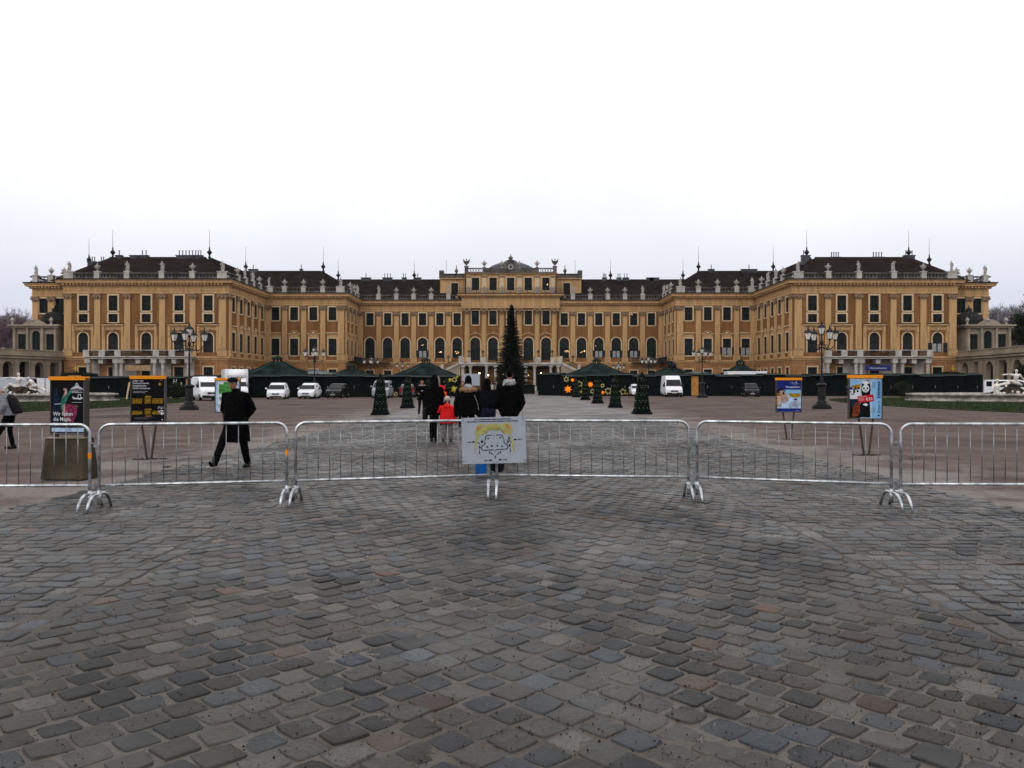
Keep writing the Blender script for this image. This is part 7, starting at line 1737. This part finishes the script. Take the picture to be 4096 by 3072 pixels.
# child
def ex_child(r, hc, ln, A):
    m = MB(); m.ball((hc[0], hc[1]+.005, hc[2]+.045), (.125,.135,.115), 16)
    for sg in (-1, 1): m.tube([(hc[0]+sg*.115, hc[1]-.0, hc[2]+.0), (hc[0]+sg*.12, hc[1]-.01, hc[2]-.09)], [.03,.015], 8, ends=True)
    m.build('woolly_hat', M_wool, r, remesh=.014, smooth=True)
    m = MB(); m.ball((0,.12,1.36), (.15,.07,.09), 12); m.build('hood', M_red, r, remesh=.014, smooth=True)
person('child in bright red jacket and pale woolly hat, seen from behind', 1789, 21.5, R(186), 1.20,
       legs=[((-.10,0,.80),(-.12,-.01,.46),(-.14,.02,.09)), ((.10,0,.80),(.12,-.01,.46),(.15,.02,.09))],
       arms=[((-.23,0,1.34),(-.34,.02,1.02),(-.35,-.03,.76)), ((.23,0,1.34),(.38,-.03,1.16),(.52,-.06,1.08))],
       coat=[(.70,.27,.20,0,0),(.78,.285,.21,0,0),(1.0,.28,.20,0,0),(1.2,.265,.18,0,0),(1.34,.24,.165,0,0),(1.42,.16,.13,0,.01),(1.48,.10,.10,0,.01)], extra=ex_child, sleeve=.088, coatm=M_red, trm=M_greyj, shoem=M_boot, hair=None, legr=(.12,.10,.085), boots=True, bare=False)
# woman with fur collar, back view
def ex_fur(r, hc, ln, A):
    m = MB()
    for k in range(22):
        a = 2*PI*k/22; m.ball((.205*math.cos(a), .03+.135*math.sin(a), 1.415+.035*math.sin(a*3)-.04*abs(math.cos(a))+.03*max(0, math.sin(a))), (.062,.055,.062), 8)
    m.build('fur_collar', M_fur, r, remesh=.016, smooth=True)
    m = MB(); m.rings([[(rx*math.cos(2*PI*k/16), .03+ry*math.sin(2*PI*k/16), z) for k in range(16)] for z, rx, ry in ((1.42,.15,.11),(1.50,.12,.11),(1.56,.09,.09))]); m.build('scarf', M_scarf, r, smooth=True)
    m = MB(); m.tube([(-.17,.15,1.30),(-.26,.14,1.1),(-.28,.10,.95)], .008, 5); m.build('coat_strap', M_scarf, r)
person('dark haired woman in black coat with tan fur collar, back turned', 1873, 18.6, R(182), 1.74, wx=.86,
       arms=[((-.21,0,1.38),(-.31,.02,1.10),(-.28,-.05,.84)), ((.21,0,1.38),(.33,.02,1.10),(.32,-.05,.84))],
       coat=[(.84,.32,.21,0,0),(.95,.315,.20,0,0),(1.1,.28,.185,0,0),(1.3,.26,.16,0,0),(1.40,.22,.14,0,.01),(1.46,.12,.10,0,.01)], extra=ex_fur, sleeve=.08, hair='long', bare=False)
person('person in dark padded jacket and dark blue jeans, back turned, beside the fur collar', 1948, 20.3, R(172), 1.69, wx=1.08,
       arms=[((-.20,0,1.38),(-.32,.03,1.14),(-.22,-.12,.98)), ((.20,0,1.38),(.30,.03,1.12),(.22,-.10,.95))],
       coat=[(.96,.20,.155,0,0),(1.02,.23,.165,0,0),(1.2,.245,.165,0,0),(1.36,.235,.15,0,0),(1.43,.16,.12,0,.01),(1.48,.09,.09,0,.01)], coatm=M_blackn, trm=M_jeans, hair='long', sleeve=.075, legr=(.135,.085,.07), bare=False,
       hips=[[(rx*math.cos(2*PI*k/14), .02+ry*math.sin(2*PI*k/14), zz) for k in range(14)] for zz, rx, ry in ((.76,.17,.13),(.86,.205,.15),(.95,.195,.145),(1.03,.17,.13))])
# man walking towards the viewer, hand at his mouth
def ex_walk(r, hc, ln, A):
    m = MB()
    for k in range(14): a = PI*k/13; m.ball((.13*math.cos(a), -.02+.10*-math.sin(a)+.03, 1.47), (.05,.045,.045), 8)
    m.build('fur_collar', M_furp, r, remesh=.014, smooth=True)
    m = MB(); m.tube([(-.04,-.17,1.22),(.03,-.17,1.22)], .018, 6); m.build('badge', M_pwhite, r)
person('man in black parka with grey fur collar walking towards the viewer', 1688, 38.2, R(12), 1.76,
       legs=[((-.09,0,.92),(-.13,-.12,.55),(-.14,.06,.16)), ((.09,0,.92),(.08,-.12,.50),(.05,-.24,.10))],
       arms=[((-.20,0,1.41),(-.27,-.03,1.14),(-.22,-.18,1.10)), ((.20,0,1.41),(.27,.02,1.14),(.26,-.05,.9))],
       coat=[(.78,.24,.17,0,0),(.95,.23,.165,0,0),(1.2,.235,.16,0,0),(1.38,.23,.14,0,0),(1.45,.14,.11,0,.01)], extra=ex_walk, sleeve=.075)
# orange vest
def ex_vest(r, hc, ln, A):
    m = MB(); m.rings([[(rx*math.cos(2*PI*k/18), ry*math.sin(2*PI*k/18), z) for k in range(18)] for z, rx, ry in ((.92,.235,.18),(1.05,.24,.185),(1.25,.245,.18),(1.36,.22,.15),(1.42,.14,.11))]); m.build('hi_vis_vest', M_vest, r, smooth=True)
    m = MB()
    for z in (1.0, 1.12): m.rings([[(q*math.cos(2*PI*k/18), q*.77*math.sin(2*PI*k/18), z+dz) for k in range(18)] for q, dz in ((.2465,0),(.2475,.035))], cap=False)
    m.build('reflective_band', M_refl, r)
    m = MB(); m.ball((.04,.08,1.48), (.17,.14,.15), 14); m.build('hood', M_red, r, remesh=.016, smooth=True)
person('person in orange hi-vis vest with red hood, half hidden behind the woman in black', 1774, 30, R(150), 1.62, arms=None,
       coat=[(.86,.21,.16,0,0),(1.2,.22,.16,0,0),(1.38,.21,.14,0,0),(1.45,.13,.10,0,.01)], extra=ex_vest, sleeve=.07, bare=False, hair='short')
person('auburn haired woman facing the viewer left of the fur collar', 1850, 29, R(15), 1.64, hairm=M_hairr, hair='long', coat=[(.8,.21,.16,0,0),(1.0,.20,.15,0,0),(1.2,.205,.15,0,0),(1.38,.2,.13,0,0),(1.45,.13,.10,0,.01)])
# far couple by the spruce
def ex_far(r, hc, ln, A):
    m = MB()
    for sg in (-1, 1): m.tube([(sg*.10,-.12,1.44),(sg*.13,-.17,1.2),(sg*.14,-.18,.85)], .04, 6)
    m.build('white_lapels', M_wool, r)
for x, lab in ((1966, 'distant person in pale open coat, left of a pair near the spruce'), (1986, 'distant person in dark coat with white scarf, right of a pair near the spruce')):
    person(lab, x, 112, R(5), 1.72, coat=[(.6,.24,.18,0,0),(1.0,.22,.16,0,0),(1.38,.21,.14,0,0),(1.45,.13,.10,0,.01)], coatm=M_wool if x == 1966 else M_black, extra=ex_far, vox=.03, hair='short', bare=False, group='pair of people near the spruce', hairm=M_greyj)
# worker on a hut roof
person('worker in blue jacket bending over a dark pavilion roof', 2692, 115.0, R(-80), 1.7, z=3.0+.5, lean=(0,-.42), coatm=mat('blue_work_jacket', (.02,.035,.10), .9), coat=[(.86,.20,.16,0,0),(1.2,.22,.16,0,0),(1.38,.2,.14,0,0),(1.45,.13,.10,0,.01)], vox=.03, bare=False)
# walker with backpack at the left edge, leaning forward
def ex_pack(r, hc, ln, A):
    m = MB(); m.rings([[(ln((w_*math.cos(2*PI*k/14), .22+t_*math.sin(2*PI*k/14), z))) for k in range(14)] for w_, t_, z in ((.10,.07,.93),(.16,.12,.97),(.17,.14,1.15),(.14,.12,1.33),(.07,.06,1.42))])
    for sg in (-1, 1): m.tube([ln((sg*.1,.12,1.36)), ln((sg*.13,0,1.49)), ln((sg*.13,-.13,1.36)), ln((sg*.15,-.10,1.1)), ln((sg*.12,.12,1.0))], .018, 6)
    m.build('backpack', M_bag, r, remesh=.014, smooth=True)
person('walker in grey padded jacket with black backpack leaning forward at the left edge', 40, 18.95, R(-84), 1.60, lean=(0,-.24), head=(0,-.10),
       legs=[((-.09,0,.90),(-.10,-.06,.50),(-.11,.02,.09)), ((.09,0,.90),(.10,-.16,.53),(.10,-.42,.12))],
       arms=[((-.20,0,1.40),(-.25,.12,1.16),(-.24,-.06,.98)), ((.20,0,1.40),(.26,.08,1.14),(.24,-.10,.98))],
       coat=[(.88,.20,.16,0,0),(1.0,.21,.165,0,0),(1.2,.22,.165,0,0),(1.38,.215,.145,0,0),(1.45,.13,.11,0,.01)], coatm=M_greyp, sleeve=.08, hair='long', extra=ex_pack)

# ---------------------------------------------------------------- damp winter air
mb = MB(); mb.box(-697, 697, -23, 597, -1.0, 48)
M_haze = bpy.data.materials.new('haze'); M_haze.use_nodes = True; t = M_haze.node_tree; t.nodes.clear()
o_ = t.nodes.new('ShaderNodeOutputMaterial'); v = t.nodes.new('ShaderNodeVolumePrincipled'); v.inputs['Color'].default_value = (.93,.95,1,1); v.inputs['Density'].default_value = HAZE
v.inputs['Anisotropy'].default_value = .2
t.links.new(v.outputs[0], o_.inputs['Volume'])
o = mb.build('haze', M_haze); tag(o, kind='stuff')
